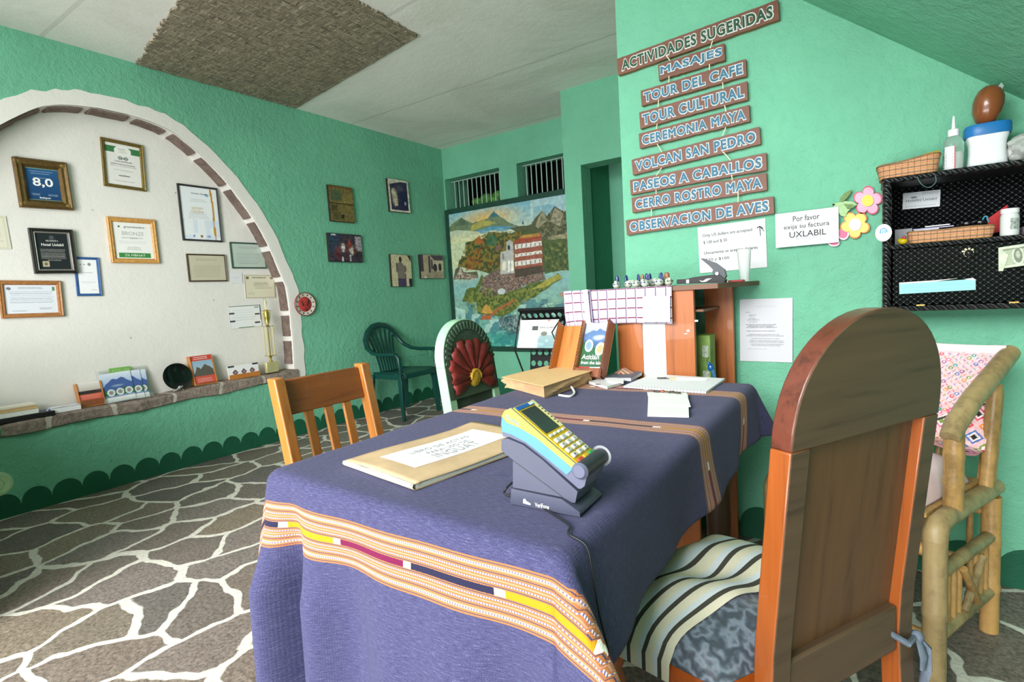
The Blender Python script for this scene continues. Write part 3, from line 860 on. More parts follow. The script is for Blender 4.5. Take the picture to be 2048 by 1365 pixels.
# orange wooden chair with a slatted back, left of the table
M_SL = wood('#a5672c', '#7d4717', 'Z', 0.4, 8, coat=0.25); M_SLX = wood('#83491c', '#613210', 'X', 0.42, 8, coat=0.2)
SM = Matrix.Translation((-1.205, 1.05, 0)) @ Matrix.Rotation(math.radians(90), 4, 'Z')
sch = thing('slat_back_chair', 'orange wooden chair with three plain back slats, left of the table', 'chair', SM)
WS = 0.355
ys = lambda z: 0.17 + max(0, z - 0.42) * 0.2
for sg in (-1, 1):
    b = MB(); x = sg * (WS / 2 - 0.017); zz = [0, 0.42, 0.6, 0.75, 0.893]
    vs = [(x + a * 0.017, ys(z) + c * 0.042 - .02, z) for z in zz for a, c in ((-1, 0), (1, 0), (1, 1), (-1, 1))]
    b.add(vs, [(i * 4 + j, i * 4 + (j + 1) % 4, i * 4 + 4 + (j + 1) % 4, i * 4 + 4 + j) for i in range(4) for j in range(4)] + [(3, 2, 1, 0), (16, 17, 18, 19)])
    b.build('back_post', M_SL, sch, bevel=0.004)
    b = MB(); b.span((x - 0.017, -0.2, 0), (x + 0.017, -0.165, 0.42)); b.build('front_leg', M_SL, sch, bevel=0.003)
    b = MB(); b.span((x - 0.01, -0.17, 0.36), (x + 0.01, 0.16, 0.42)); b.build('side_rail', M_SL, sch, bevel=0.002)
xi = WS / 2 - 0.034
b = MB(); zz = [0.777, 0.83, 0.882]; vs = [(x, ys(z) + c, z) for z in zz for x, c in ((-xi, 0), (xi, 0), (xi, 0.02), (-xi, 0.02))]
b.add(vs, [(i * 4 + j, i * 4 + (j + 1) % 4, i * 4 + 4 + (j + 1) % 4, i * 4 + 4 + j) for i in range(2) for j in range(4)] + [(3, 2, 1, 0), (8, 9, 10, 11)])
b.build('top_rail', M_SLX, sch, bevel=0.004)
b = MB(); b.box((0, ys(0.55) + .01, 0.545), (2 * xi, 0.018, 0.05)); b.build('lower_rail', M_SLX, sch, bevel=0.003)
for i in range(3):
    x = -xi + 2 * xi * (i + 1) / 4.0
    b = MB(); b.bar((x, ys(0.56) + .01, 0.56), (x, ys(0.79) + .01, 0.79), 0.03, 0.012, side=(1, 0, 0)); b.build('back_slat', M_SL, sch, bevel=0.003)
b = MB(); b.span((-WS / 2, -0.22, 0.42), (WS / 2, 0.17, 0.445)); b.build('seat', M_SLX, sch, bevel=0.006)

# green plastic armchair against the left wall
PM = Matrix.Translation((-3.765, 3.585, 0)) @ Matrix.Rotation(math.radians(90), 4, 'Z')
M_PL = mat('#0a3d37', 0.28, var=0.06, spec=0.6)
pch = thing('plastic_armchair', 'dark green moulded plastic armchair standing against the left wall', 'chair', PM)
hw = 0.235
for sx, sy, zt_ in ((-1, -1, 0.43), (1, -1, 0.43), (-1, 1, 0.41), (1, 1, 0.41)):
    b = MB(); x0, y0 = sx * hw, sy * 0.225
    pts = [(x0, y0, 0), (x0 * 0.93, y0 * 0.92, zt_)]
    for z0_, z1_ in ((0, 1),):
        vs = []
        for (px, py, pz), s_ in ((pts[0], 0.029), (pts[1], 0.048)):
            vs += [(px - s_ * sx, py - s_ * 0.35 * sy, pz), (px + s_ * 0.45 * sx, py + s_ * .4 * sy, pz), (px + s_ * .2 * sx, py - s_ * 1.0 * sy, pz), (px - s_ * 0.1 * sx, py - s_ * .9 * sy, pz)]
        b.add(vs, [(0, 1, 5, 4), (1, 2, 6, 5), (2, 3, 7, 6), (3, 0, 4, 7), (3, 2, 1, 0), (4, 5, 6, 7)])
    b.build('leg', M_PL, pch, bevel=0.004)
b = MB()
def seat_pl(u, v):
    x = (-1 + 2 * u) * (0.215 - 0.02 * v); y = -0.235 + v * 0.43
    e = abs(2 * u - 1)
    z = 0.425 + 0.018 * e ** 4 - 0.014 * v - (0.012 * (1 - v / 0.1) ** 2 if v < 0.1 else 0)
    return (x, y, z)
b.grid(seat_pl, 16, 16); b.build('seat', M_PL, pch, solid=0.012, smooth=50)
b = MB(); b.box((0, -0.232, 0.405), (0.40, 0.012, 0.045)); b.box((-0.205, -0.02, 0.40), (0.012, 0.4, 0.05)); b.box((0.205, -0.02, 0.40), (0.012, 0.4, 0.05)); b.box((0, .19, 0.40), (0.36, 0.012, 0.05))
b.build('seat_apron', M_PL, pch, bevel=0.004)
# hoop of back and arms in one curve
def hoop(s):
    """s from -1 (left arm front) to 1"""
    a = abs(s); sg = -1 if s < 0 else 1
    pts = [(0.0, 0.285, 0.876), (0.085, 0.283, 0.862), (0.155, 0.272, 0.815), (0.205, 0.25, 0.74), (0.232, 0.2, 0.665), (0.248, 0.11, 0.622), (0.252, 0.0, 0.612), (0.25, -0.11, 0.615), (0.247, -0.19, 0.612)]
    f = a * (len(pts) - 1); i = min(int(f), len(pts) - 2); t = f - i
    p = Vector(pts[i]).lerp(Vector(pts[i + 1]), t); return Vector((p.x * sg, p.y, p.z))
hp = [hoop(-1 + 2 * i / 48) for i in range(49)]
b = MB(); b.tube(hp, [0.028 if 0.25 < i / 48 < 0.75 else 0.029 for i in range(49)], 10, flat=0.62); b.build('arm_and_back_hoop', M_PL, pch, smooth=60)
for sg in (-1, 1):
    b = MB(); b.tube([(sg * 0.247, -0.19, 0.612), (sg * 0.243, -0.222, 0.585), (sg * 0.236, -0.225, 0.5), (sg * 0.225, -0.213, 0.42)], [0.025, 0.027, 0.025, 0.026], 10, flat=0.6); b.build('arm_support', M_PL, pch, smooth=60)
for i in range(7):
    x = -0.15 + 0.05 * i; k = (i - 3) / 3
    tx = 0.85 * 0.205 * math.sin(k * 1.15); tz = 0.855 - 0.115 * abs(k) ** 2.0; ty = 0.277 - .02 * k * k
    bx_ = 0.10 * k
    b = MB(); P = [Vector((bx_, 0.185, 0.42)), Vector((bx_ * 1.05, 0.205, 0.52)), Vector((bx_ * 1.2, 0.235, 0.64)), Vector(((bx_ * 1.2 + tx) / 2 * 1.05, 0.262, 0.75)), Vector((tx, ty, tz))]
    P = [Vector(p) for p in smooth_curve([tuple(p) for p in P], 4)]
    b.tube(P, [0.0125 + .003 * math.sin(PI * q / (len(P) - 1)) for q in range(len(P))], 8, flat=0.3); b.build('back_slat', M_PL, pch, smooth=60)

# bamboo armchair by the sign wall
def bamboo_mat(h1, h2):
    t = NT('bamboo_' + h1[1:]); co = t.coord('Object', (12, 12, 2)); n = t.noise(co, 1.0, 5, 0.65)
    n2 = t.noise(t.coord('Object'), 40, 3, 0.7)
    f = t.math('MULTIPLY_ADD', n2, 0.3, t.math('MULTIPLY', n, 0.75))
    t.base(t.ramp(f, [(0.35, C(h2)), (0.52, C(h1)), (0.7, dim(C(h1), 1.25))])); t.bump(n2, 0.12, 0.003)
    return t.fin(0.42, 0, 0.5)
M_BA = bamboo_mat('#b08a52', '#7d6238'); M_BB = bamboo_mat('#a08a60', '#6e5d40')
ux = Vector((-0.41, -0.912, 0)); uy = Vector((0.912, -0.41, 0))          # ux = towards the front, uy = towards its right as seen
bo = Vector((0.285, 2.04, 0))
bch = thing('bamboo_armchair', 'weathered bamboo armchair with lattice sides standing against the right wall under the wicker cabinet', 'chair', loc=(bo.x, bo.y, 0))
def bp(f, s, z): v = ux * f + uy * s; return Vector((v.x, v.y, z))       # f forward, s sideways (0 = right side, negative = left)
def cane(name, a, c, r, m=None, nodes=2, bow=None):
    a, c = Vector(a), Vector(c); P = [a]; R = [r]
    if bow: mid = [a.lerp(c, .5) + Vector(bow)]
    L = (c - a).length; k = max(2, nodes)
    for i in range(1, k):
        t = i / k
        for dt, rr in ((-0.012, 1.0), (-0.005, 1.09), (0, 1.04), (0.005, 1.09), (0.012, 1.0)):
            P.append(a.lerp(c, t + dt / max(L, .05) )); R.append(r * rr)
    P.append(c); R.append(r)
    b = MB(); b.tube(P, R, 12); return b.build(name, m or M_BA, bch, smooth=50)
for s in (0, -0.45):
    cane('leg', bp(0, s, 0), bp(0, s, 0.42), 0.024, M_BA, 3)
    cane('leg', bp(0.38, s, 0), bp(0.38, s, 0.40), 0.027, M_BB, 2)
    b = MB(); b.tube([bp(0.38, s, 0.38), bp(0.378, s, 0.415), bp(0.362, s, 0.437), bp(0.33, s, 0.443), bp(0.05, s, 0.443), bp(-0.03, s, 0.443)], [0.027, .028, .027, 0.025, 0.024, 0.023], 12); b.build('seat_rail', M_BB, bch, smooth=50)
    cane('side_rail', bp(0.37, s, 0.30), bp(0.01, s, 0.30), 0.017, M_BB, 2)
    cane('side_rail', bp(0.37, s, 0.13), bp(0.01, s, 0.13), 0.018, M_BB, 2)
    for i in range(9):
        if i in (4,): continue
        f = 0.04 + 0.30 * i / 8
        cane('spindle', bp(f, s, 0.13), bp(f, s, 0.30), 0.008, M_BA, 2)
    cane('diagonal_spindle', bp(0.10, s + .012, 0.27), bp(0.22, s + .012, 0.15), 0.010, M_BB, 1); cane('diagonal_spindle', bp(0.24, s + .014, 0.28), bp(0.14, s + .014, 0.15), 0.010, M_BA, 1)
    cane('arm_post', bp(0.272, s, 0.455), bp(0.272, s, 0.675), 0.023, M_BA, 3)
    cane('back_upright', bp(0.045, s, 0.45), bp(-0.01, s, 0.755), 0.018, M_BA, 3)
    cane('back_upright', bp(0.0, s, 0.45), bp(-0.05, s, 0.73), 0.010, M_BB, 2)
    b = MB(); b.tube([bp(0.30, s, 0.655), bp(0.265, s, 0.685), bp(0.15, s, 0.738), bp(0.0, s, 0.79), bp(-0.125, s, 0.835)], [0.023, 0.026, 0.026, 0.026, 0.025], 12); b.build('arm_rail', M_BB, bch, smooth=50)
cane('back_top_rail', bp(-0.125, 0.0, 0.822), bp(-0.125, -0.45, 0.822), 0.015, M_BB, 3)
cane('front_rail', bp(0.37, 0, 0.36), bp(0.37, -0.45, 0.36), 0.018, M_BA, 2)
cane('front_rail', bp(0.37, 0, 0.12), bp(0.37, -0.45, 0.12), 0.014, M_BA, 2)
cane('rear_rail', bp(0.0, 0, 0.37), bp(0.0, -0.45, 0.37), 0.014, M_BA, 2); cane('rear_rail', bp(0.0, 0, 0.2), bp(0.0, -0.45, 0.2), 0.012, M_BA, 2)
for i in range(7): cane('spindle', bp(0.0, -0.05 - i * 0.06, 0.2), bp(0.0, -0.05 - i * 0.06, 0.37), 0.008, M_BA, 2)
for i in range(8): cane('back_slat', bp(-0.005, -0.03 - i * 0.055, 0.45), bp(-0.125, -0.03 - i * 0.055, 0.82), 0.009, M_BA, 2)
b = MB(); b.add([bp(0.38, -0.02, 0.452), bp(0.0, -0.02, 0.452), bp(0.0, -0.43, 0.452), bp(0.38, -0.43, 0.452), bp(0.38, -0.02, 0.464), bp(0.0, -0.02, 0.464), bp(0.0, -0.43, 0.464), bp(0.38, -0.43, 0.464)], [(0, 1, 2, 3), (7, 6, 5, 4), (0, 4, 5, 1), (1, 5, 6, 2), (2, 6, 7, 3), (3, 7, 4, 0)])
b.build('seat', M_BA, bch, smooth=0)
# pink seat cushion and embroidered throw
BM = Matrix.Translation(bo)
b = MB()
def pc(u, v):
    f, s = 0.385 - 0.34 * v, -0.035 - 0.385 * u; e = lambda q: max(0, 1 - abs(2 * q - 1) ** 5)
    return bp(f, s, 0.47 + 0.085 * (e(u) * e(v)) ** 0.4)
b.grid(pc, 24, 24); b.grid(lambda u, v: bp(0.385 - 0.34 * v, -0.035 - 0.385 * u, 0.467), 6, 6)
tag(b.build('chair_cushion', mat('#e7c9cd', 0.8, var=0.06), None, smooth=60, M=BM), 'pale pink seat cushion lying in the bamboo armchair', 'cushion')
art = Art(230, 200, '#e2b9bd')
cols = ['#d8485a', '#e8843b', '#4a6fb0', '#7a8f4a', '#8d4f8c', '#3f9a9a', '#d95f8c']
NX = 22
for i in range(NX + 1):
    for j in range(24):
        cx_, cy_ = (i + 0.5 * (j % 2)) / NX, 0.40 + j / 46
        if cy_ > 0.865: continue
        c0 = cols[(i * 3 + j * 2) % 7]; d_ = (i + (j // 2)) % 4
        if d_ == 0: art.ell(cx_, cy_, 0.014, 0.0125, c0); art.ell(cx_, cy_, 0.006, 0.0055, '#f3e6df')
        else:
            e_ = 1 if (i // 4 + j // 4) % 2 else -1
            art.poly([(cx_ - .010 * e_, cy_ - .010), (cx_ - .003 * e_, cy_ - .010), (cx_ + .010 * e_, cy_ + .010), (cx_ + .003 * e_, cy_ + .010)], cols[(i * 2 + j) % 7], 0.9)
for i in range(8):
    for j in range(5):
        cx_, cy_ = 0.06 + 0.125 * i + 0.0625 * (j % 2), 0.42 - 0.085 * j
        for q, c0 in ((0.052, cols[(i + j) % 7]), (0.036, '#f1dede'), (0.022, '#36302f' if (i + j) % 2 else cols[(i * 2) % 7])):
            art.poly([(cx_ - q, cy_), (cx_, cy_ - q), (cx_ + q, cy_), (cx_, cy_ + q)], c0)
art.poly([(0.5, 0.2), (0.53, 0.2), (1.0, 0.52), (1.0, 0.56)], '#403838'); art.poly([(0.5, 0.215), (0.52, 0.215), (1.0, 0.535), (1.0, 0.545)], '#eee0dc')
art.rect(0, 0, 1, 0.12, '#b2445a', 0.45); art.grain(0.15, 50)
art.rect(0, 0.885, 1, 1, '#ecd9d8')
def throw(x, y):
    s = -0.455 + 0.452 * x; q = 1 - y                              # q = distance down from the top
    wv = 0.008 * math.sin(x * 14 + q * 4)
    if q < 0.06: return bp(-0.15 + 0.045 * q / .06, s, 0.846 + 0.010 * math.sin(q / .06 * 1.57) + wv * .3)
    t = (q - 0.06) / 0.94
    if t < 0.8: t2 = t / 0.8; return bp(-0.105 + 0.155 * t2 + wv * 0.3, s, 0.856 - 0.28 * t2)
    t2 = (t - 0.8) / 0.2; return bp(0.045 + 0.07 * t2, s, 0.576 - 0.005 * t2 + wv)
tag(art.mesh('embroidered_throw', 1, 1, 0, None, attr_mat('embroidered_cotton', 0.9, 0.1, 0.25, 200, 0.3), throw, BM),
    'pink cotton throw embroidered with small bright diamonds, hung over the back of the bamboo armchair', 'throw')

# carved green bench whose scrolled ends come in at the left
LB = thing('carved_bench', 'green carved bench with round rosette ends, cut off by the left edge', 'bench', loc=(-3.0, 0.2, 0))
M_G1 = mat('#27733f', 0.4, var=0.1); M_G2 = mat('#86a77c', 0.45, var=0.12, scale=30)
b = MB(); b.tube([(0, -0.9, 0.445), (0, 0.325, 0.445)], 0.03, 14); b.build('arm_rail', M_G2, LB)
M0 = Matrix.Translation((0, 0.325, 0.445)) @ Matrix.Rotation(-PI / 2, 4, 'X')
b = MB(); b.lathe([(0.0, 0.0), (0.045, 0.0), (0.05, 0.006), (0.05, 0.016), (0.04, 0.024), (0.03, 0.018), (0.022, 0.018), (0.018, 0.026), (0.0, 0.03)], 28, Matrix.Translation((0.0, 0.345, 0.442)) @ Matrix.Rotation(PI / 2, 4, 'Y') @ Matrix.Translation((0, 0, -0.01)), caps=False); b.build('rosette', M_G2, LB)
b = MB(); b.tube([(0, -0.9, 0.66), (0, 0.345, 0.66)], 0.02, 12); b.ball((0, 0.35, 0.66), 0.034, 16, 10); b.build('back_finial', M_G1, LB)
b = MB(); b.span((-0.53, -0.88, 0.05), (0.0, 0.27, 0.36)); b.build('shade_base', M_G1, LB, bevel=0.008)  # solid base added so that the bench shades the floor
b = MB(); b.span((-0.55, -0.9, 0.36), (0.02, 0.30, 0.40)); b.build('seat', M_G1, LB, bevel=0.008)
for x in (-0.5, 0.0):
    b = MB(); b.lathe([(0.02, 0), (0.035, 0.1), (0.03, 0.25), (0.035, 0.36)], 14, Matrix.Translation((x, 0.25, 0))); b.build('leg', M_G1, LB)
    b = MB(); b.tube([(x, 0.27, 0.4), (x, 0.27, 0.46)], 0.022, 12); b.build('arm_post', M_G1, LB)
b = MB(); b.span((-0.95, 0.02, 0.0), (0.34, 0.12, 0.86)); b.build('shade_panel', M_G1, LB, bevel=0.01)  # unseen tall panel added to shade the floor by the left wall
b = MB(); b.span((-0.02, -0.9, 0.52), (0.0, 0.3, 0.65)); b.build('back_board', M_G1, LB, bevel=0.004)
# ------------------------------------------------------------------ framed certificates in the niche
NI = ('x', XN)
AW = ('x', XA)
CW = ('y', YC)
M_PAPER = mat('#eceae4', 0.8, var=0.02)
def frame_moulding(b, w, h, fw, d, mi=0, lip=0.4, z0=0.0):
    """four mitred sides with a sloping moulded profile"""
    prof = [(0, z0), (0, d * 0.75), (fw * 0.18, d), (fw * 0.45, d * 0.8), (fw * 0.7, d * 0.86), (fw, d * lip), (fw, z0)]
    k = len(prof); vs = []; fs = []
    for sx, sy in ((-1, -1), (1, -1), (1, 1), (-1, 1)):
        for p, z in prof: vs.append((sx * (w / 2 - p), sy * (h / 2 - p), z))
    for i in range(4):
        j = (i + 1) % 4
        for q in range(k - 1): fs.append((i * k + q, j * k + q, j * k + q + 1, i * k + q + 1))
    b.add(vs, fs, mi)
def certificate(name, label, cat, corners, frame_h, fw, art=None, pl=NI, depth=0.02, metal=0.0, rough=0.45, mount=None, tilt=0.006):
    u, v, w, h, a = fit_rect(pl, *corners)
    t = thing(name, label, cat, frame_matrix(pl, u, v, a, 0.002))
    if frame_h:
        b = MB(); frame_moulding(b, w, h, fw, depth); b.span((-w / 2 + .002, -h / 2 + .002, 0), (w / 2 - .002, h / 2 - .002, 0.004))
        b.build('frame', mat(frame_h, rough, metal, 0.25, 60, spec=0.5), t, smooth=25)
        iw, ih = w - 2 * fw, h - 2 * fw
    else:
        b = MB(); b.span((-w / 2, -h / 2, 0), (w / 2, h / 2, 0.002)); b.build('backing', M_PAPER, t, smooth=0)
        iw, ih = w, h
    if art: art.mesh('print', iw, ih, 0.006 if frame_h else 0.0035, t, attr_mat('printed', 0.4, 0.4))
    return t, iw, ih
INK = mat('#3a3a3a', 0.7, var=0); WHT = mat('#f2f2ee', 0.7, var=0); GREY = mat('#454545', 0.7, var=0); LGREY = mat('#b9b9b6', 0.7, var=0)

a = Art(60, 60, '#1f4a78'); a.vgrad(0, 1, '#1b3f6b', '#24588a'); a.rect(0, 0.97, 1, 1, '#7fa48f'); a.rect(0, 0, 1, 0.03, '#7fa48f')
a.lines(0.12, 0.8, 0.85, 0.93, 2, '#a8c0d8', 0.7); a.lines(0.1, 0.14, 0.4, 0.22, 2, '#a8c0d8', 0.6); a.lines(0.6, 0.14, 0.92, 0.22, 2, '#a8c0d8', 0.6); a.lines(.2, .68, .8, .73, 1, '#a8c0d8', .6)
t, iw, ih = certificate('framed_certificate', 'blue rating certificate reading 8,0 in an ornate dark gold frame', 'certificate', ((23, 315), (131, 327), (144, 421), (37, 416)), '#6e5730', 0.05, a, depth=0.035, metal=0.55, rough=0.4)
letters('lettering', '8,0', 0, 0.01, iw * 0.62, ih * 0.30, 0.0075, WHT, t, 0.02)
letters('small_lettering', 'Booking.com', 0.0, -ih * 0.42, iw * 0.33, ih * 0.07, 0.0075, WHT, t, 0.02)
for sx in (-1, 1):
    for sy in (-1, 1):
        b = MB(); W_, H_ = iw / 2 + .03, ih / 2 + .03; b.ball((sx * W_, sy * H_, 0.024), 0.019, 12, 8, sc=(1.2, 1.2, 0.45)); b.build('corner_ornament', mat('#8a7040', 0.4, 0.55, 0.3, 60), t)

a = Art(60, 80, '#e6e5e1'); a.rect(0.0, 0.78, 1, 0.93, '#3d7a4c'); a.ell(0.5, 0.83, 0.25, 0.13, '#eeece8'); a.lines(.36, .78, .64, .9, 3, '#8fae95', .7)
a.ring(0.42, 0.66, 0.035, 0.06, 0.75, '#6c7a70'); a.ring(0.58, 0.66, 0.035, 0.06, 0.75, '#6c7a70'); a.ell(.5, .66, .17, .012, '#6c7a70')
a.lines(0.1, 0.44, 0.9, 0.53, 2, '#555555', 0.7); a.lines(0.2, 0.34, 0.8, 0.38, 1); a.lines(.2, .08, .8, .12, 1)
t, iw, ih = certificate('framed_certificate', 'white certificate with a green band and round seal across its top, in a gold frame', 'certificate', ((200, 275), (284, 292), (290, 383), (206, 373)), '#7d6a35', 0.022, a, metal=0.5)
letters('lettering', 'Casa del Mundo', 0, ih * 0.08, iw * 0.5, ih * 0.035, 0.0072, INK, t); letters('lettering', 'tripadvisor', 0, -ih * 0.27, iw * 0.34, ih * 0.045, 0.0072, INK, t, .02)

a = Art(40, 50, '#dcd8c4'); a.rect(.05, .04, .95, .96, '#cfcab2'); a.rect(.08, .06, .92, .94, '#e0dcc9'); a.lines(.15, .2, .85, .75, 7, '#8d8a78', .5)
certificate('wall_certificate', 'cream certificate cut off by the left edge of the view', 'certificate', ((-78, 427), (10, 433), (23.5, 499), (-62, 498)), None, 0, a)

a = Art(60, 76, '#22262a'); a.lines(0.12, 0.3, 0.88, 0.57, 9, '#9a9a96', 0.65, 0.45, 0.08); a.ell(.5, .86, .07, .05, '#4d5358'); a.rect(0.16, 0.1, 0.34, 0.24, '#b5ad8f'); a.ell(.25, .17, .05, .04, '#6a6652')
a.lines(.3, .25, .7, .29, 1, '#9a9a96', .6)
t, iw, ih = certificate('award_plaque', 'black plaque with white writing and a small tan crest in a dark frame', 'plaque', ((54.6, 456.6), (143, 460.6), (154, 547), (67.4, 549)), '#23211f', 0.02, a, depth=0.03, rough=0.3)
letters('lettering', 'Hotel Uxlabil', 0, ih * 0.175, iw * 0.62, ih * 0.07, 0.0075, WHT, t, .01); letters('small_lettering', 'RECONOCE A', 0, ih * 0.275, iw * 0.34, ih * 0.04, 0.0075, WHT, t)
b = MB(); frame_moulding(b, iw + .006, ih + .006, 0.012, 0.02); b.build('silver_lip', mat('#b9b7b0', 0.3, 0.7, 0.1), t, smooth=25)

a = Art(60, 60, '#efefec'); a.rect(0.08, 0.03, 0.92, 0.15, '#3f8a43'); a.rect(.05, .05, .95, .02, '#efefec'); a.ell(0.15, 0.88, 0.03, 0.03, '#3c6b40'); a.lines(.15, .55, .85, .6, 1, '#b5b5b5', .7); a.lines(.08, .42, .92, .5, 2, '#c0c0bd', .6); a.lines(.3, .24, .7, .33, 3, '#a8a8a5', .7)
t, iw, ih = certificate('framed_certificate', 'white BRONZE certificate with a green bottom bar in a light wooden frame', 'certificate', ((211, 434), (308, 440), (317.7, 528), (222, 526)), '#c9954f', 0.032, a)
letters('lettering', 'BRONZE', 0, ih * 0.20, iw * 0.58, ih * 0.105, 0.0072, LGREY, t); letters('heading', 'greenleaders', iw * 0.05, ih * 0.375, iw * 0.55, ih * 0.075, 0.0072, mat('#55605a', .7, var=0), t)
letters('small_lettering', '2014', 0, ih * .07, iw * .2, ih * .05, 0.0072, LGREY, t); letters('bar_lettering', '2% MBNAT', 0, -ih * .41, iw * .55, ih * .06, 0.0075, WHT, t)

a = Art(50, 80, '#f0f0f2'); a.ell(.62, .86, .09, .045, '#8d8f96'); a.rect(.12, .85, .2, .87, '#8d8f96'); a.rect(.32, .85, .4, .87, '#8d8f96'); a.lines(.15, .6, .85, .64, 1, '#a0a0a8', .7); a.lines(.1, .3, .9, .36, 2, '#b0b0b8', .6); a.lines(.6, .1, .9, .12, 1)
certificate('framed_certificate', 'narrow white certificate in a blue frame, tucked behind the black plaque', 'certificate', ((146, 514), (196, 516), (204, 592), (153, 593)), '#2f5c96', 0.016, a, depth=0.012)

a = Art(90, 56, '#dfe3ec'); a.lines(.06, .35, .97, .8, 7, '#9aa0ae', .6, .35, .1); a.lines(.25, .86, .75, .92, 2, '#6b7080', .7); a.ell(.08, .87, .045, .05, '#777d88'); a.rect(.92, .8, .97, .94, '#5f8d6d'); a.lines(.1, .06, .4, .12, 1, '#555', .7); a.lines(.62, .12, .9, .2, 2, '#777', .7)
t, iw, ih = certificate('framed_certificate', 'wide bluish white diploma in an orange brown wooden frame, lowest in the niche', 'certificate', ((-6, 562), (120, 562), (127, 633), (1, 638)), '#a8713f', 0.026, a)

a = Art(60, 90, '#e9edf0'); a.poly([(.8, 1), (.86, 1), (.9, .6), (.88, .3), (.9, 0), (.84, 0), (.82, .3), (.85, .6)], '#c08f2c'); a.ell(.72, .87, .06, .03, '#8db4d6'); a.lines(.25, .72, .7, .78, 2, '#a4a8aa', .7); a.lines(.15, .4, .75, .52, 4, '#a9adb0', .6)
a.rect(.25, .04, .29, .08, '#6b93ba'); a.rect(.45, .04, .5, .08, '#8a6a3a'); a.rect(.62, .04, .72, .08, '#3f6ea5'); a.put(((a.Y < .38) & (a.noise(6) > .55)).astype(float), '#c6d6ea', .5)
t, iw, ih = certificate('framed_certificate', 'tall white certificate with a wavy gold stripe in a thin black frame', 'certificate', ((353, 367.6), (434, 377), (444, 485), (364, 481.5)), '#2a2a2c', 0.014, a, depth=0.016)
letters('lettering', 'GREEN', -0.02, ih * .1, iw * .3, ih * .045, 0.0072, mat('#c9b979', .7, var=0), t); letters('lettering', 'Globe', -0.02, ih * .04, iw * .34, ih * .055, 0.0072, mat('#c9b979', .7, var=0), t); letters('heading', 'Green Globe', iw * .02, ih * .385, iw * .45, ih * .03, 0.0072, GREY, t)

def old_doc(bg, ink, n=8, nx=70, ny=48):
    a = Art(nx, ny, bg); a.put(a.noise(5), '#9c9274', .12); a.lines(.1, .12, .9, .62, n, ink, .5, .35, .15); a.lines(.2, .78, .8, .88, 2, ink, .6, .4, .05); return a
certificate('framed_certificate', 'faded beige diploma in a thin dark brown frame, below the gold striped certificate', 'certificate', ((371.4, 508.4), (449, 509.4), (454, 563), (376.8, 564.7)), '#4a3a28', 0.011, old_doc('#c9c4ac', '#8f8768'), depth=0.014)
certificate('framed_certificate', 'pale green grey diploma in a thin dark green frame near the arch stones', 'certificate', ((458.3, 485.5), (528.4, 486.5), (531.7, 537), (463.4, 538)), '#274d3c', 0.011, old_doc('#bccbc2', '#7e8f88', 7), depth=0.014)
a = Art(70, 48, '#d8d2b8'); a.rect(0, 0, 1, 1, '#b9b192'); a.rect(.03, .04, .97, .96, '#ded8c0'); a.lines(.28, .5, .8, .7, 4, '#6d6650', .7, .4, .1); a.lines(.3, .42, .9, .46, 1, '#45402f', .8); a.ell(.1, .87, .05, .06, '#6f6a50'); a.ell(.9, .87, .05, .06, '#8a8468'); a.lines(.08, .15, .3, .25, 2, '#8a8468', .5); a.lines(.2, .84, .8, .92, 1, '#5a5442', .8)
certificate('wall_certificate', 'unframed cream certificate with bold heading beside the arch stones, above the trophy', 'certificate', ((487, 550.5), (547.6, 550.5), (551, 596), (491, 596.7)), None, 0, a)
a = Art(70, 54, '#eceeee'); a.rect(0, .97, 1, 1, '#4c5f55'); a.rect(.98, .3, 1, 1, '#4c5560'); a.rect(0, 0, .012, .9, '#8a5560'); a.rect(.25, 0, .75, .03, '#3f7f52'); a.lines(.08, .3, .85, .85, 5, '#c5cacc', .6, .3, .1)
for x, y in ((.0, .64), (.0, .29), (.8, .55), (.78, .15)): a.rect(x, y, x + .17, y + .075, '#3c4348')
a.rect(.8, .86, .95, .93, '#9fb0b4')
certificate('wall_certificate', 'white unframed certificate with small black and green marks along its edges, beside the trophy', 'certificate', ((455.6, 613.5), (519, 610), (523, 651.6), (461, 659.3)), None, 0, a)
a = Art(20, 20, '#e3e2e6'); a.lines(.2, .4, .8, .6, 2, '#b9b9c4', .5)
certificate('note_paper', 'faint small blank looking paper between the beige and green diplomas', 'paper', ((459, 545.5), (483.6, 546), (484.6, 567), (461, 566)), None, 0, a)

# ------------------------------------------------------------------ five photographs mounted on boards
def photo(label, corners, art, edge='#2d241c', border=None):
    u, v, w, h, ang = fit_rect(AW, *corners)
    t = thing('wall_photograph', label, 'photograph', frame_matrix(AW, u + 0.012, v, ang, 0.001), group='old photographs on the left wall')
    b = MB(); b.span((-w / 2, -h / 2, 0), (w / 2, h / 2, 0.026)); b.build('board', mat(edge, 0.6, var=0.2), t, bevel=0.003)
    art.mesh('print', w - .006, h - .006, 0.0275, t, attr_mat('old_photo', 0.5, 0.4, 0.12, 160))
a = Art(60, 90, '#6f6238'); a.rect(.08, .6, .5, .88, '#4d5a3f'); a.poly([(.5, .6), (.62, .75), (1, .9), (1, .5), (.2, .5)], '#7d6c3c'); a.poly([(.1, .53), (.6, .58), (1, .68), (1, .6), (.6, .52)], '#8f7c46'); a.rect(0, .5, 1, .525, '#3f3820'); a.rect(.05, .3, .3, .46, '#4f4629'); a.rect(.35, .18, 1, .45, '#75663a'); a.rect(.42, .1, .56, .2, '#2f2a1c'); a.rect(.1, .06, .4, .26, '#565030'); a.rect(0, .94, 1, 1, '#6a4f28'); a.grain(.35, 18)
photo('brown sepia photograph split in two by a dark line, above the group photograph', ((649.7, 369), (698, 377), (705.4, 447), (655.8, 443)), a)
a = Art(80, 64, '#3d3440'); a.rect(0, .3, .3, 1, '#2f3f55'); a.rect(.8, .4, 1, .95, '#9a8f98'); a.rect(.08, .93, .22, .98, '#d8d4d0')
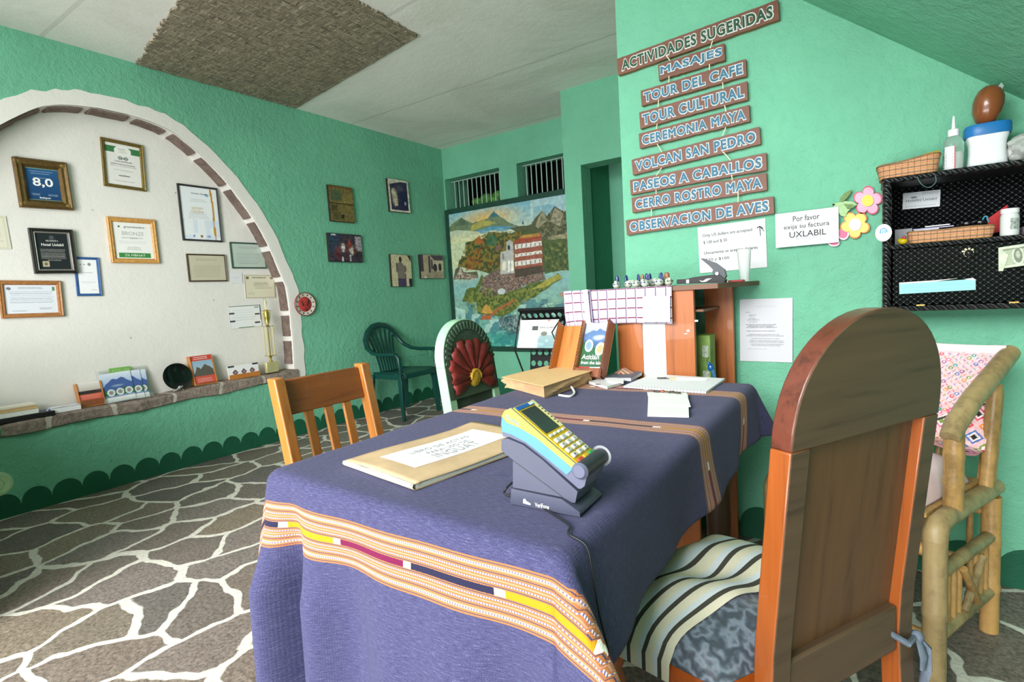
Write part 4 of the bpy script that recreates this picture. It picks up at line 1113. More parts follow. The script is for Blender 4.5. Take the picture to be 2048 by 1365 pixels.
for i, (x, y, c0) in enumerate(((.2, .35, '#6d3340'), (.32, .42, '#7b4a55'), (.42, .5, '#d0c6c8'), (.52, .4, '#6f2d36'), (.64, .5, '#a8a59f'), (.68, .42, '#cfcabd'), (.78, .4, '#6a3a40'), (.28, .2, '#5a2a36'), (.5, .2, '#4a2c3c'), (.85, .2, '#2c2630'), (.62, .62, '#8a3a34'))):
    a.ell(x, y, .075, .2, c0, 1, .5); a.ell(x, y + .2, .035, .05, '#5d463e')
a.rect(.36, 0, .4, .18, '#c9c2c2'); a.rect(.6, .02, .64, .25, '#cfc8c4'); a.grain(.6, 24)
photo('dark red and purple group photograph on the green wall, wider than tall', ((648.8, 466), (716.4, 471), (720, 526), (654, 524)), a)
a = Art(60, 80, '#d9d2c0'); a.rect(.08, .06, .93, .94, '#33304a'); a.poly([(.08, .94), (.6, .94), (.08, .84)], '#c9c3b4'); a.ell(.28, .45, .17, .33, '#b9ad95', 1, .6); a.ell(.22, .6, .12, .15, '#cabfa6', 1, .5); a.ell(.55, .72, .25, .15, '#544e62', 1, .6); a.rect(.55, .1, .9, .65, '#25254a'); a.ell(.78, .28, .05, .06, '#8f96b5'); a.rect(.25, .2, .4, .4, '#cdbfa4'); a.grain(.4, 20)
photo('blue and white photograph with a pale border, highest on the green wall', ((769, 357), (810.5, 363), (815.7, 427.3), (774.4, 423.8)), a)
a = Art(60, 90, '#cfc3a0'); a.rect(.3, 0, .7, .4, '#4a4060'); a.ell(.45, .55, .2, .22, '#7a7268'); a.ell(.46, .85, .075, .09, '#3c342c'); a.rect(.3, .25, .66, .6, '#80776e'); a.ell(.27, .6, .05, .16, '#6c655c'); a.ell(.68, .56, .06, .12, '#6c655c'); a.poly([(.8, 1), (1, 1), (1, .78)], '#33303c'); a.rect(.84, 0, 1, .25, '#2d2a38'); a.poly([(.72, .3), (.76, .3), (.86, .02), (.82, .02)], '#d8d0c0'); a.grain(.25, 30)
photo('sepia photograph of one standing figure against a pale ground, on the green wall', ((774.4, 508), (815.7, 511.7), (820, 574), (779.7, 574)), a)
a = Art(60, 60, '#b5a98c'); a.rect(0, .3, .12, 1, '#4a4254'); a.rect(.34, .25, .42, .95, '#4a4254'); a.poly([(.42, 1), (1, 1), (1, .78), (.6, .78)], '#4d4456'); a.rect(.55, .2, 1, .78, '#c7bea6'); a.ell(.62, .45, .09, .18, '#3b3440'); a.ell(.84, .48, .07, .17, '#332f3a'); a.poly([(.1, 0), (1, 0), (1, .28), (.5, .3), (.25, .2)], '#a59a82'); a.ell(.18, .05, .06, .04, '#e0dccb'); a.rect(.45, .4, .52, .8, '#5e5566'); a.grain(.25, 26)
photo('sepia photograph of a colonnade with two dark figures, nearly square, nearest the painting', ((833.3, 510), (880.8, 510.8), (883.4, 558), (837.7, 557.4)), a)

# ------------------------------------------------------------------ ceramic wall plate
c = on_x(608, 609, XA); R = 0.102
t = thing('ceramic_plate', 'round red and white ceramic plate with dark glyphs, hung at the arch edge', 'plate', frame_matrix(AW, c.y, c.z, 0, 0.002))
b = MB(); b.lathe([(R * .8, 0), (R, 0.012), (R, 0.02), (R * 0.96, 0.024), (R * .93, 0.02)], 40, caps=False); b.build('rim', mat('#8c3a34', 0.4, var=0.2), t)
b = MB(); b.lathe([(R * .94, 0.020), (R * 0.62, 0.012)], 40, caps=False); b.build('white_border', mat('#cfcbbf', 0.4, var=0.05), t)
b = MB(); b.lathe([(R * .64, 0.013), (R * .6, 0.016), (0.001, 0.018)], 36, caps=False); b.build('red_centre', mat('#b23a38', 0.4, var=0.35, scale=40), t)
b = MB()
for i in range(12):
    an = 2 * PI * i / 12 + .2; x, y = R * .78 * math.cos(an), R * .78 * math.sin(an)
    M0 = Matrix.Translation((x, y, 0.018)) @ Matrix.Rotation(an, 4, 'Z')
    b.box((0, 0, 0), (0.012, 0.006, 0.003), M0); b.box((0.004, 0.004 if i % 2 else -.004, 0), (0.006, 0.006, 0.003), M0)
for i in range(7): b.ball((rnd.uniform(-.035, .035), rnd.uniform(-.045, .04), 0.018), rnd.uniform(.006, .014), 8, 6, sc=(0.7, 1.3, 0.25))
b.build('glyphs', mat('#3c2b27', 0.5, var=0.2), t)

# wall sockets near the plastic chair
for nm, corners, lab in (('wall_socket', ((858, 697), (882, 696), (883, 711), (859, 712)), 'green painted socket plate on the left wall right of the plastic armchair'),
                    ('wall_socket', ((802, 722), (818, 721), (819, 736), (803, 737)), 'green painted embossed socket plate on the left wall behind the plastic armchair')):
    u, v, w, h, ang = fit_rect(AW, *corners)
    t = thing(nm, lab, 'socket', frame_matrix(AW, u, v, 0, 0.0))
    b = MB(); b.span((-w / 2, -h / 2, 0), (w / 2, h / 2, 0.008)); b.build('plate', M_GREEN, t, bevel=0.002)
    b = MB(); b.span((-w * .12, -h * .25, 0.006), (w * .12, h * .25, 0.012)); b.build('outlet', mat('#7fc4a8', .5), t, bevel=0.002)

# ------------------------------------------------------------------ large painting of the hotel on the lake
px0, px1, pz0, pz1 = -4.075, -2.30, 0.478, 2.098
W_, H_ = px1 - px0, pz1 - pz0
t = thing('landscape_painting', 'large painting of a red roofed hotel on a lake shore, on the back wall', 'painting', Matrix.Translation(((px0 + px1) / 2, YB - 0.002, (pz0 + pz1) / 2)) @ Matrix.Rotation(PI / 2, 4, 'X'))
fw = 0.055
b = MB()
for s in (((-W_ / 2, -H_ / 2), (W_ / 2, -H_ / 2 + fw)), ((-W_ / 2, H_ / 2 - fw), (W_ / 2, H_ / 2)), ((-W_ / 2, -H_ / 2 + fw), (-W_ / 2 + fw, H_ / 2 - fw)), ((W_ / 2 - fw, -H_ / 2 + fw), (W_ / 2, H_ / 2 - fw))):
    b.span((s[0][0], s[0][1], 0), (s[1][0], s[1][1], 0.03))
b.build('border', mat('#1c4236', 0.5, var=0.2), t, bevel=0.003)
# picture coordinates: u from left to the right (visible part up to u = 0.87), v up
def PX(x, y):
    p = on_y(x, y, YB); return ((p.x - px0 - fw) / (W_ - 2 * fw), (p.z - pz0 - fw) / (H_ - 2 * fw))
def PZ(*pts):  # pixel coordinates in the 1204 x 1365 enlargement of the painting
    return [PX(860 + x / 4.013, 380 + y / 4.013) for x, y in pts]
A = Art(330, 330, '#86b9ae')
A.vgrad(.78, 1.0, '#d9d7a6', '#7fb5c0'); A.put(np.clip((A.X - .45) * 2.2, 0, 1) * (A.Y > .75), '#5d9fc4', .75)
A.ell(.32, .93, .3, .09, '#e3b65c', .85, .9); A.put((A.noise(9) > .55) * (A.Y > .8) * (A.X > .35), '#c3d8d2', .5)
A.vgrad(.0, .78, '#2f8f86', '#c5d2ae'); 
A.put(np.clip(1 - abs(A.Y - .62) * 5, 0, 1) * (A.X < .4), '#d7dcae', .7); A.put(np.clip(1 - abs(A.Y - .45) * 6, 0, 1), '#6fb0c2', .6)
A.put(np.clip(.5 - A.Y, 0, 1) * (A.noise(30) > .45), '#8fcbc6', .7); A.put((A.Y < .33) * (A.noise(22) > .6), '#3d7484', .7); A.put((A.Y < .3) * (A.noise(26) > .68), '#b9dcd4', .7); A.put((A.Y < .1) * 1.0, '#2d9c8c', .4)
w_ = .02
A.poly(PZ((150, 330), (200, 270), (265, 222), (300, 240), (355, 275), (430, 250), (480, 230), (525, 178), (565, 215), (640, 260), (740, 300), (520, 320), (300, 335)), '#6f8062', 1, w_)
A.poly(PZ((355, 275), (430, 250), (480, 250), (540, 260), (420, 310), (340, 330)), '#b5ac55', .8, w_); A.poly(PZ((490, 225), (525, 178), (562, 215), (530, 222)), '#2f6f7d', .9, .01); A.poly(PZ((210, 290), (265, 222), (330, 285)), '#4d6650', .8, .01)
A.poly(PZ((380, 318), (640, 290), (700, 300), (620, 330), (420, 345)), '#4f95b5', .8, w_)
A.poly(PZ((640, 310), (760, 285), (830, 270), (915, 165), (945, 210), (1008, 132), (1080, 180), (1240, 120), (1400, 200), (1400, 700), (1100, 640), (900, 420)), '#55583f', 1, w_)
A.poly(PZ((860, 300), (915, 165), (950, 240), (880, 320)), '#a8a284', .75, w_); A.poly(PZ((970, 270), (1008, 140), (1075, 190), (1040, 290)), '#b5ad93', .7, w_); A.poly(PZ((950, 390), (1090, 350), (1380, 330), (1380, 420), (970, 420)), '#c8bd98', .6, .03)
A.speckle(PZ((900, 180), (1400, 150), (1400, 420), (880, 400)), ['#3b3f30', '#8d8a6d'], 76, .5, .58)
A.poly(PZ((748, 280), (755, 235), (765, 280)), '#2c4f7a')
A.poly(PZ((235, 620), (250, 560), (300, 520), (300, 440), (360, 410), (410, 365), (440, 390), (480, 340), (620, 345), (740, 330), (830, 330), (920, 420), (920, 660), (640, 720), (420, 660)), '#4c5a34', 1, .03)
A.speckle(PZ((240, 610), (300, 440), (480, 340), (740, 335), (740, 640), (420, 660)), ['#6a4326', '#2f4a30', '#8b7a35'], 64, .75, .52); A.poly(PZ((370, 430), (410, 365), (450, 430)), '#b3652f', .8, .03); A.poly(PZ((450, 430), (480, 345), (560, 400), (520, 450)), '#2d6b52', .7, .03)
A.speckle(PZ((300, 560), (420, 440), (430, 640), (300, 650)), ['#7a3f22', '#a06a2e'], 83, .7, .55)
A.poly(PZ((910, 400), (1090, 400), (1380, 400), (1380, 640), (1090, 640), (930, 670)), '#4d5f36', 1, .02); A.speckle(PZ((930, 420), (1380, 420), (1380, 640), (930, 640)), ['#8a8a4c', '#30482f'], 68, .6, .55)
A.poly(PZ((200, 720), (215, 640), (250, 610), (280, 660), (390, 655), (400, 710), (330, 720)), '#5d5f4a', 1, .01); A.speckle(PZ((205, 715), (240, 660), (390, 690), (380, 718)), ['#c5bfae', '#8d6f62'], 171, .9, .5); A.poly(PZ((238, 680), (255, 610), (275, 680)), '#b9b0a0')
A.poly(PZ((400, 830), (430, 700), (560, 640), (700, 650), (920, 660), (935, 720), (800, 760), (600, 850), (480, 870)), '#6a5f56', 1, .02); A.speckle(PZ((410, 820), (440, 700), (560, 650), (920, 665), (930, 715), (600, 840)), ['#a79c92', '#3f3b38', '#8f6f62'], 171, .85, .5)
A.poly(PZ((270, 890), (300, 800), (380, 780), (420, 690), (440, 700), (400, 830), (480, 860), (620, 830), (800, 760), (940, 720), (1040, 670), (1075, 710), (960, 790), (850, 860), (760, 880), (700, 960), (600, 1010), (400, 1000), (390, 900)), '#5b6b35', 1, .02)
A.speckle(PZ((280, 880), (400, 760), (620, 840), (940, 730), (1060, 690), (850, 860), (600, 1000), (400, 990)), ['#3d5128', '#8a8f45'], 83, .7, .52); A.poly(PZ((800, 800), (940, 720), (1040, 670), (1070, 705), (960, 770)), '#b3aa52', .75, .02)
A.ell(*PZ((585, 815))[0], .03, .022, '#c9d0d2'); A.poly(PZ((690, 690), (930, 640), (930, 660), (700, 705)), '#4a4136')
# the hotel
A.poly(PZ((575, 680), (575, 500), (625, 490), (622, 420), (650, 402), (678, 425), (685, 640), (690, 670)), '#b7b7b2'); A.poly(PZ((590, 650), (592, 580), (620, 575), (620, 650)), '#e3dcbf'); A.poly(PZ((635, 660), (637, 570), (650, 568), (652, 655)), '#efece2'); A.poly(PZ((660, 655), (662, 570), (680, 568), (682, 650)), '#efece2')
A.ell(*PZ((643, 465))[0], .01, .02, '#3f4450'); A.poly(PZ((590, 560), (590, 515), (605, 513), (605, 558)), '#8d8a80')
A.poly(PZ((690, 610), (685, 410), (905, 365), (915, 600), (915, 660), (700, 690)), '#9a5a4a'); 
for y0, y1 in ((432, 478), (508, 542), (568, 615)):
    A.poly(PZ((690, y0 + 10), (902, y0 - 20), (908, y1 - 30), (694, y1)), '#e6dfd6')
    for k in range(6):
        x = 705 + k * 36; A.poly(PZ((x, y0 + 12 - k * 4), (x + 10, y0 + 10 - k * 4), (x + 10, y1 - 8 - k * 4), (x, y1 - 6 - k * 4)), '#8d8a90')
A.poly(PZ((688, 640), (912, 605), (915, 660), (698, 690)), '#4d433a')
A.poly(PZ((680, 430), (735, 372), (895, 350), (910, 385), (700, 435)), '#9c4a38'); A.poly(PZ((725, 392), (745, 368), (885, 348), (895, 372)), '#b58a45')
A.poly(PZ((535, 490), (540, 450), (580, 440), (585, 480)), '#7d6355')
# jetty and thatched hut
A.poly(PZ((500, 995), (545, 950), (700, 870), (705, 885), (560, 965), (512, 1008)), '#a8663c')
for k in range(8):
    x = 525 + k * 22; A.poly(PZ((x, 975 - k * 12), (x + 5, 972 - k * 12), (x + 5, 1005 - k * 12), (x, 1008 - k * 12)), '#9c5c38')
A.poly(PZ((415, 1040), (430, 1005), (500, 1000), (505, 1040)), '#a8603e'); A.poly(PZ((425, 985), (440, 940), (465, 915), (495, 945), (515, 985), (470, 995)), '#c79a4a')
A.poly(PZ((560, 1020), (700, 985), (780, 1010), (770, 1140), (640, 1160), (565, 1090)), '#40555a', .6, .03); A.speckle(PZ((560, 1020), (780, 1000), (780, 1140), (570, 1120)), ['#a9b4b0', '#2f4148'], 114, .6, .6)
A.grain(.18, 60)
A.mesh('canvas', W_ - 2 * fw + .004, H_ - 2 * fw + .004, 0.022, t, attr_mat('painted_canvas', 0.55, 0.35, 0.1, 40, 0.2))

# ------------------------------------------------------------------ carved signs on the right wall
M_SG = wood('#693a23', '#522a18', 'X', 0.5, 8); M_SGE = wood('#85501f', '#693812', 'X', 0.5, 8)
M_LW = mat('#cfd3d0', 0.6, var=0.08, scale=80); M_LB = mat('#2b6987', 0.55, var=0.25, scale=60); M_LG = mat('#12452a', 0.55, var=0.2, scale=60)
def zq(*pts): return [(1200 + x / 2.843, y / 2.843) for x, y in pts]
SIGNS = [('ACTIVIDADES SUGERIDAS', ((95, 325), (1010, 5), (1022, 120), (103, 425)), M_LG, 'longest and topmost'),
         ('MASAJES', ((330, 360), (703, 250), (713, 345), (335, 458)), M_LB, 'shortest'),
         ('TOUR DEL CAFE', ((230, 510), (828, 338), (834, 435), (237, 605)), M_LB, ''),
         ('TOUR CULTURAL', ((222, 637), (836, 460), (840, 565), (230, 738)), M_LB, ''),
         ('CEREMONIA MAYA', ((220, 757), (847, 597), (852, 690), (226, 850)), M_LB, ''),
         ('VOLCAN SAN PEDRO', ((180, 907), (905, 718), (915, 820), (186, 1000)), M_LB, ''),
         ('PASEOS A CABALLOS', ((170, 1027), (945, 862), (948, 970), (175, 1112)), M_LB, ''),
         ('CERRO ROSTRO MAYA', ((180, 1124), (945, 980), (950, 1078), (184, 1218)), M_LB, ''),
         ('OBSERVACION DE AVES', ((148, 1255), (985, 1110), (990, 1212), (152, 1345)), M_LB, 'lowest')]
STR = [((375, 315), (398, 345)), ((640, 232), (626, 275))], [((392, 432), (392, 470)), ((622, 365), (622, 398))], [((333, 568), (330, 610)), ((697, 470), (700, 505))], [((325, 705), (320, 735)), ((708, 600), (716, 635))], [((325, 820), (352, 865)), ((715, 725), (697, 772))], [((350, 955), (320, 998)), ((697, 862), (742, 912))], [((318, 1080), (320, 1102)), ((748, 995), (752, 1025))], [((292, 1190), (292, 1230)), ((785, 1095), (785, 1150))], []
SW = ('y', YC - 0.022)
M_STRG = mat('#d9d3b4', 0.8, var=0.1)
for (txt, q, mm, extra), st in zip(SIGNS, STR):
    u, v, w, h, ang = fit_rect(SW, *zq(*q)); h *= 0.95
    t = thing('sign_board', 'brown wooden sign reading %s in %s letters%s' % (txt, 'dark green' if mm is M_LG else 'blue', ', ' + extra + ' hanging sign' if extra else ''), 'sign', frame_matrix(CW, u, v, ang, 0.002), group='hanging wooden activity signs')
    b = MB(); d = 0.02; n = 30
    pts = [(-w / 2 + w * i / n, -h / 2 + rnd.uniform(-.001, .001)) for i in range(n + 1)] + [(w / 2 - w * i / n, h / 2 + rnd.uniform(-.001, .001)) for i in range(n + 1)]
    b.prism(pts, 0, d, side_mi=1); b.build('board', [M_SG, M_SGE], t, smooth=0)
    tw, th_ = w * 0.95, h * 0.66
    lo = letters('letter_outline', txt, 0, 0, tw, th_ * 1.10, d + 0.0012, M_LW, t, 0.085, spacing=1.14, words=True)
    lf = letters('lettering', txt, 0, 0, tw * 0.985, th_ * 0.93, d + 0.0026, mm, t, 0.034, spacing=1.14, words=True)
    for p, q2 in st:
        a_, b_ = [wall_poly(SW, zq(z))[0] for z in (p, q2)]
        inv = t.matrix_world.inverted()
        A_, B_ = inv @ Vector((a_[0], YC - 0.021, a_[1])), inv @ Vector((b_[0], YC - 0.021, b_[1]))
        b = MB(); b.tube([A_, A_.lerp(B_, .5) + Vector((0.001, 0, 0.003)), B_], 0.0022, 6); b.build('hanging_string', M_STRG, t)

# ------------------------------------------------------------------ papers taped to the right wall
def paper(label, corners, texts, art=None, out=0.0015, name='paper_notice', curl=0.0):
    u, v, w, h, ang = fit_rect(CW, *corners)
    t = thing(name, label, 'paper', frame_matrix(CW, u, v, ang, out))
    a = art or Art(16, 16, '#d9dadc')
    def fn(x, y):
        return ((x - .5) * w, (y - .5) * h, 0.002 + curl * ((2 * x - 1) ** 2 * (1 - y) + 0.3 * y * abs(2 * x - 1) ** 3))
    a.mesh('sheet', w, h, 0.002, t, attr_mat('white_paper', 0.8, 0.2), fn)
    for txt, cx_, cy_, tw, th_, m_ in texts:
        letters('writing', txt, cx_ * w, cy_ * h, tw * w, th_ * h, 0.0035 + curl * .12, m_, t)
    return t, w, h
paper('white notice about accepted US dollars, taped below the lowest wooden sign', ((1396, 457), (1530.6, 435.7), (1535, 535.6), (1400, 546)),
      [('Only US dollars are accepted', -.06, .30, .74, .085, mat('#2f2f31', .7, var=0)), ('$ 100 and $ 50', -.24, .155, .36, .075, GREY), ('Unicamente se aceptan dolares', -.02, -.08, .8, .085, mat('#38383a', .7, var=0)), ('$50 y $100', -.22, -.23, .36, .075, GREY)])
u, v, w, h, ang = fit_rect(CW, (1513, 449), (1527, 449), (1527, 475), (1513, 475))
b = MB(); b.tube([(-.01, .012, .004), (0, .018, .006), (.012, .008, .004)], 0.0016, 6); b.tube([(0, .018, .005), (.002, -.02, .004)], 0.0011, 6); b.tube([(0, .018, .005), (.016, -.004, .004)], 0.001, 6)
tag(b.build('wire_hook', mat('#2a2a2c', .4), smooth=50, M=frame_matrix(CW, u, v, 0, .002)), 'small black bent wire stuck to the upper right corner of the dollar notice', 'wire')
a = Art(70, 90, '#d4d4da'); a.lines(.3, .86, .7, .9, 1, '#b9b9c0', .7); a.lines(.1, .78, .22, .8, 1, '#8f8f98', .8, .7); a.lines(.15, .62, .38, .76, 5, '#77777f', .7, .4, .5); a.lines(.1, .48, .75, .6, 5, '#5a5a62', .8, .4, .2); a.lines(.12, .4, .85, .46, 3, '#66666e', .7, .4); a.lines(.18, .24, .85, .38, 5, '#77777f', .7, .4); a.lines(.1, .19, .6, .21, 1, '#a0a0aa', .6, .3)
paper('white printed letter taped to the wall right of the wooden counter', ((1479, 600), (1588, 595), (1583, 725), (1482, 722)), [], a, curl=0.004)

# painted wooden flowers with a hummingbird
def deco_z(poly_px, out0, out1, b, mi=0, side=None):
    b.prism(wall_poly(CW, poly_px), out0, out1, mi=mi, side_mi=side)
def ex(pts): return [(1640 + x / 8.531, 360 + y / 8.531) for x, y in pts]
FM = frame_matrix(CW, 0, 0, 0, 0)
fl = thing('flower_plaque', 'painted wooden plaque of a pink flower, yellow flower and green hummingbird', 'plaque', FM)
def flower(cx_, cy_, R_, rot, pet, edge, heart, heart_r, sq=1.0):
    for lay, k_, m_, z0, z1 in (('petals_edge', 1.0, edge, 0.004, 0.013), ('petals', 0.9, pet, 0.013, 0.0145)):
        pts = []
        for i in range(100):
            an = 2 * PI * i / 100; r_ = R_ * (0.60 + 0.40 * abs(math.cos(2.5 * (an - rot))) ** 0.6) * k_
            pts.append((cx_ + r_ * math.cos(an), cy_ + r_ * math.sin(an) * sq))
        b = MB(); deco_z(ex(pts), z0, z1, b); b.build(lay, m_, fl, smooth=0)
    pts = [(cx_ + heart_r * math.cos(2 * PI * i / 28), cy_ + heart_r * math.sin(2 * PI * i / 28)) for i in range(28)]
    b = MB(); deco_z(ex(pts), 0.0145, 0.019, b); b.build('flower_heart', heart, fl, smooth=0)
flower(815, 365, 255, -0.25, mat('#d9a7c0', .6, var=.1), mat('#c8596a', .6, var=.1), mat('#dcd25a', .6, var=.1), 98)
flower(600, 770, 262, 0.35, mat('#e3d872', .6, var=.1), mat('#d9853f', .6, var=.1), mat('#e2dfe4', .6, var=.05), 105, 0.9)
b = MB(); deco_z(ex([(215, 425), (240, 400), (330, 395), (430, 370), (560, 380), (640, 430), (560, 470), (520, 510), (470, 560), (440, 640), (360, 620), (320, 560), (250, 480)]), 0.006, 0.02, b); b.build('bird_body', mat('#9dc08a', .6, var=.25, scale=60), fl, bevel=.002)
b = MB(); deco_z(ex([(335, 395), (350, 320), (420, 240), (545, 175), (520, 250), (460, 330), (400, 380)]), 0.01, 0.023, b); deco_z(ex([(400, 420), (520, 430), (630, 445), (540, 500), (470, 500)]), 0.02, 0.026, b); b.build('bird_wing', mat('#6d8a52', .6, var=.3, scale=60), fl, bevel=.002)
b = MB(); p = wall_poly(CW, ex([(237, 432)]))[0]; b.ball((p[0], p[1], 0.02), 0.004, 8, 6); b.build('bird_eye', mat('#1c1c1c', .3), fl)
b = MB(); deco_z(ex([(290 + 170 * math.cos(i / 24 * 6.283), 930 + 100 * math.sin(i / 24 * 6.283)) for i in range(24)] if False else [(400 + 95 * math.cos(i / 24 * 6.283), 930 + 100 * math.sin(i / 24 * 6.283)) for i in range(24)]), 0.004, 0.012, b)
deco_z(ex([(240 + 100 * math.cos(i / 24 * 6.283), 1075 + 65 * math.sin(i / 24 * 6.283)) for i in range(24)]), 0.004, 0.012, b); b.build('bud_edge', mat('#e6d3d8', .6), fl, smooth=0)
b = MB(); deco_z(ex([(395 + 75 * math.cos(i / 24 * 6.283), 920 + 80 * math.sin(i / 24 * 6.283)) for i in range(24)]), 0.012, 0.0135, b)
deco_z(ex([(240 + 75 * math.cos(i / 24 * 6.283), 1075 + 45 * math.sin(i / 24 * 6.283)) for i in range(24)]), 0.012, 0.0135, b); b.build('bud', mat('#cf6f92', .6), fl, smooth=0)
a = Art(16, 16, '#d8d8de')
t, w, h = paper('white card asking guests to request an invoice, taped over the wooden flower plaque', ((1552, 430), (1676, 415), (1680, 488), (1554, 494)),
      [('Por favor', .0, .30, .42, .16, GREY), ('exija su factura', .0, .06, .72, .17, GREY), ('UXLABIL', 0.02, -.16, .58, .17, mat('#2b2b30', .7, var=0)), ('ATITLAN', 0.02, -.29, .40, .05, LGREY)], a, out=0.022)
# round sticker on the cabinet post
p = on_y(1767, 466, 2.165)
st = thing('round_sticker', 'round white sticker with a blue arch emblem on the left post of the wicker cabinet', 'sticker', Matrix.Translation((p.x, 2.163, p.z)) @ Matrix.Rotation(PI / 2, 4, 'X'))
R = 0.0225
b = MB(); b.lathe([(R, 0), (R, 0.002), (0.0001, 0.0025)], 36, caps=False, sy=1.25); b.build('disc', M_PAPER, st, smooth=0)
b = MB(); b.tube([(-.009, -.002, .003), (-.008, .01, .003), (0, .015, .003), (.008, .009, .003), (.009, 0, .003)], 0.0022, 6, flat=.3); b.tube([(-.003, -.002, .003), (-.001, .008, .003), (.004, .006, .003), (.004, -.002, .003)], 0.0015, 6, flat=.3); b.build('emblem', mat('#5fa5d2', .6), st)
letters('lettering', 'ATITLAN', 0, -.008, .028, .004, .0028, LGREY, st); letters('lettering', 'www.atitlan', 0, -.015, .022, .003, .0028, LGREY, st)

# ------------------------------------------------------------------ black wicker cabinet
def wicker():
    t = NT('black_wicker'); co = t.coord('Object', (1, 1, 1))
    s = t.add('ShaderNodeSeparateXYZ'); t.link(co, s.inputs[0])
    X, Z = t.math('MULTIPLY', s.outputs[0], 2 * PI / 0.019), t.math('MULTIPLY', s.outputs[2], 2 * PI / 0.0175)
    row = t.math('SINE', Z); col = t.math('SINE', X)
    h = t.math('MULTIPLY', row, col); h2 = t.math('MULTIPLY_ADD', h, 0.5, 0.5)
    t.base(t.ramp(h2, [(0.25, C('#050505')), (0.62, C('#141517')), (0.92, C('#45494d'))]))  # specular glints painted into the colour on the weave tops
    t.bump(h2, 1.0, 0.012); return t.fin(0.22, 0, 0.8)
M_WK = wicker()
def wrap():
    t = NT('wrapped_black_cane'); co = t.coord('Object', (1, 1, 1)); w = t.add('ShaderNodeTexWave'); w.bands_direction = 'DIAGONAL'
    w.inputs['Scale'].default_value = 26; w.inputs['Distortion'].default_value = 1.0; t.link(co, w.inputs['Vector'])
    t.base(t.ramp(w.outputs['Fac'], [(0.1, C('#060606')), (1, C('#2a2b2d'))])); t.bump(w.outputs['Fac'], 1.0, 0.006); return t.fin(0.33, 0, 0.55)
M_WR = wrap()
YF = 2.17                                                      # front of the cabinet
SX0, SX1, SZ0, SZ1, SZM = 0.020, 0.62, 0.974, 1.39, 1.178
cab = thing('wicker_cabinet', 'black woven wicker wall cabinet with an open shelf above a drop front door', 'cabinet', loc=((SX0 + SX1) / 2, YC, SZ0))
ox, oy, oz = (SX0 + SX1) / 2, YC, SZ0
def cs(a, c): return ((a[0] - ox, a[1] - oy, a[2] - oz), (c[0] - ox, c[1] - oy, c[2] - oz))
def cspan(name, a, c, m, bevel=0.003):
    b = MB(); b.span(*cs(a, c)); return b.build(name, m, cab, bevel=bevel)
cspan('back_panel', (SX0, YC - 0.012, SZ0), (SX1, YC - 0.002, SZ1), M_WK)
for x in (SX0, SX1 - 0.012): cspan('side_panel', (x, YF + .02, SZ0), (x + 0.012, YC - .01, SZ1), M_WK)
cspan('top_board', (SX0 - 0.004, YF - 0.004, SZ1 - 0.004), (SX1, YC - .002, SZ1 + 0.014), M_WR, 0.006)
cspan('middle_shelf', (SX0 + .01, YF + 0.004, SZM - 0.008), (SX1 - .01, YC - .01, SZM + 0.008), M_WR, 0.004)
cspan('bottom_board', (SX0, YF, SZ0 - 0.008), (SX1, YC - .002, SZ0 + 0.01), M_WR, 0.004)
for x in (SX0 + .012, SX1 - .012):
    b = MB(); b.tube([(x - ox, YF + .012 - oy, 0), (x - ox, YF + .012 - oy, SZ1 - SZ0)], 0.0125, 12); b.build('post', M_WR, cab)
dr = cspan('door', (SX0 + .028, YF + 0.006, SZ0 + .012), (SX1 - .028, YF + 0.016, SZM - .010), M_WK, 0.002)
p = on_y(1937, 507, YF)
b = MB(); b.ball((p.x - ox, YF - 0.008 - oy, p.z - oz), 0.0105, 14, 10); b.tube([(p.x - ox, YF - .005 - oy, p.z - oz), (p.x - ox, YF + .008 - oy, p.z - oz)], .004, 8); b.build('knob', mat('#1b1b1c', .25), dr)
b = MB(); rr = random.Random(3)
for i in range(9):
    an = i / 9 * 6.28; b.bar((p.x - ox + .008 * math.cos(an), YF + .004 - oy, p.z - oz + .003 + .008 * math.sin(an)), (p.x - ox + .018 * math.cos(an) * rr.uniform(.6, 1.1), YF + .0045 - oy, p.z - oz + .003 + .014 * math.sin(an)), 0.005, 0.002, side=(0, 0, 1))
b.build('bare_patch', mat('#cfc8a8', .7), dr, smooth=0)
for x in (1841, 2028):
    p = on_y(x, 612, YF); b = MB(); b.box((p.x - ox, YF + .002 - oy, 0.011), (0.022, 0.004, 0.004)); b.build('hinge', mat('#c2a35a', .35, .7), cab)
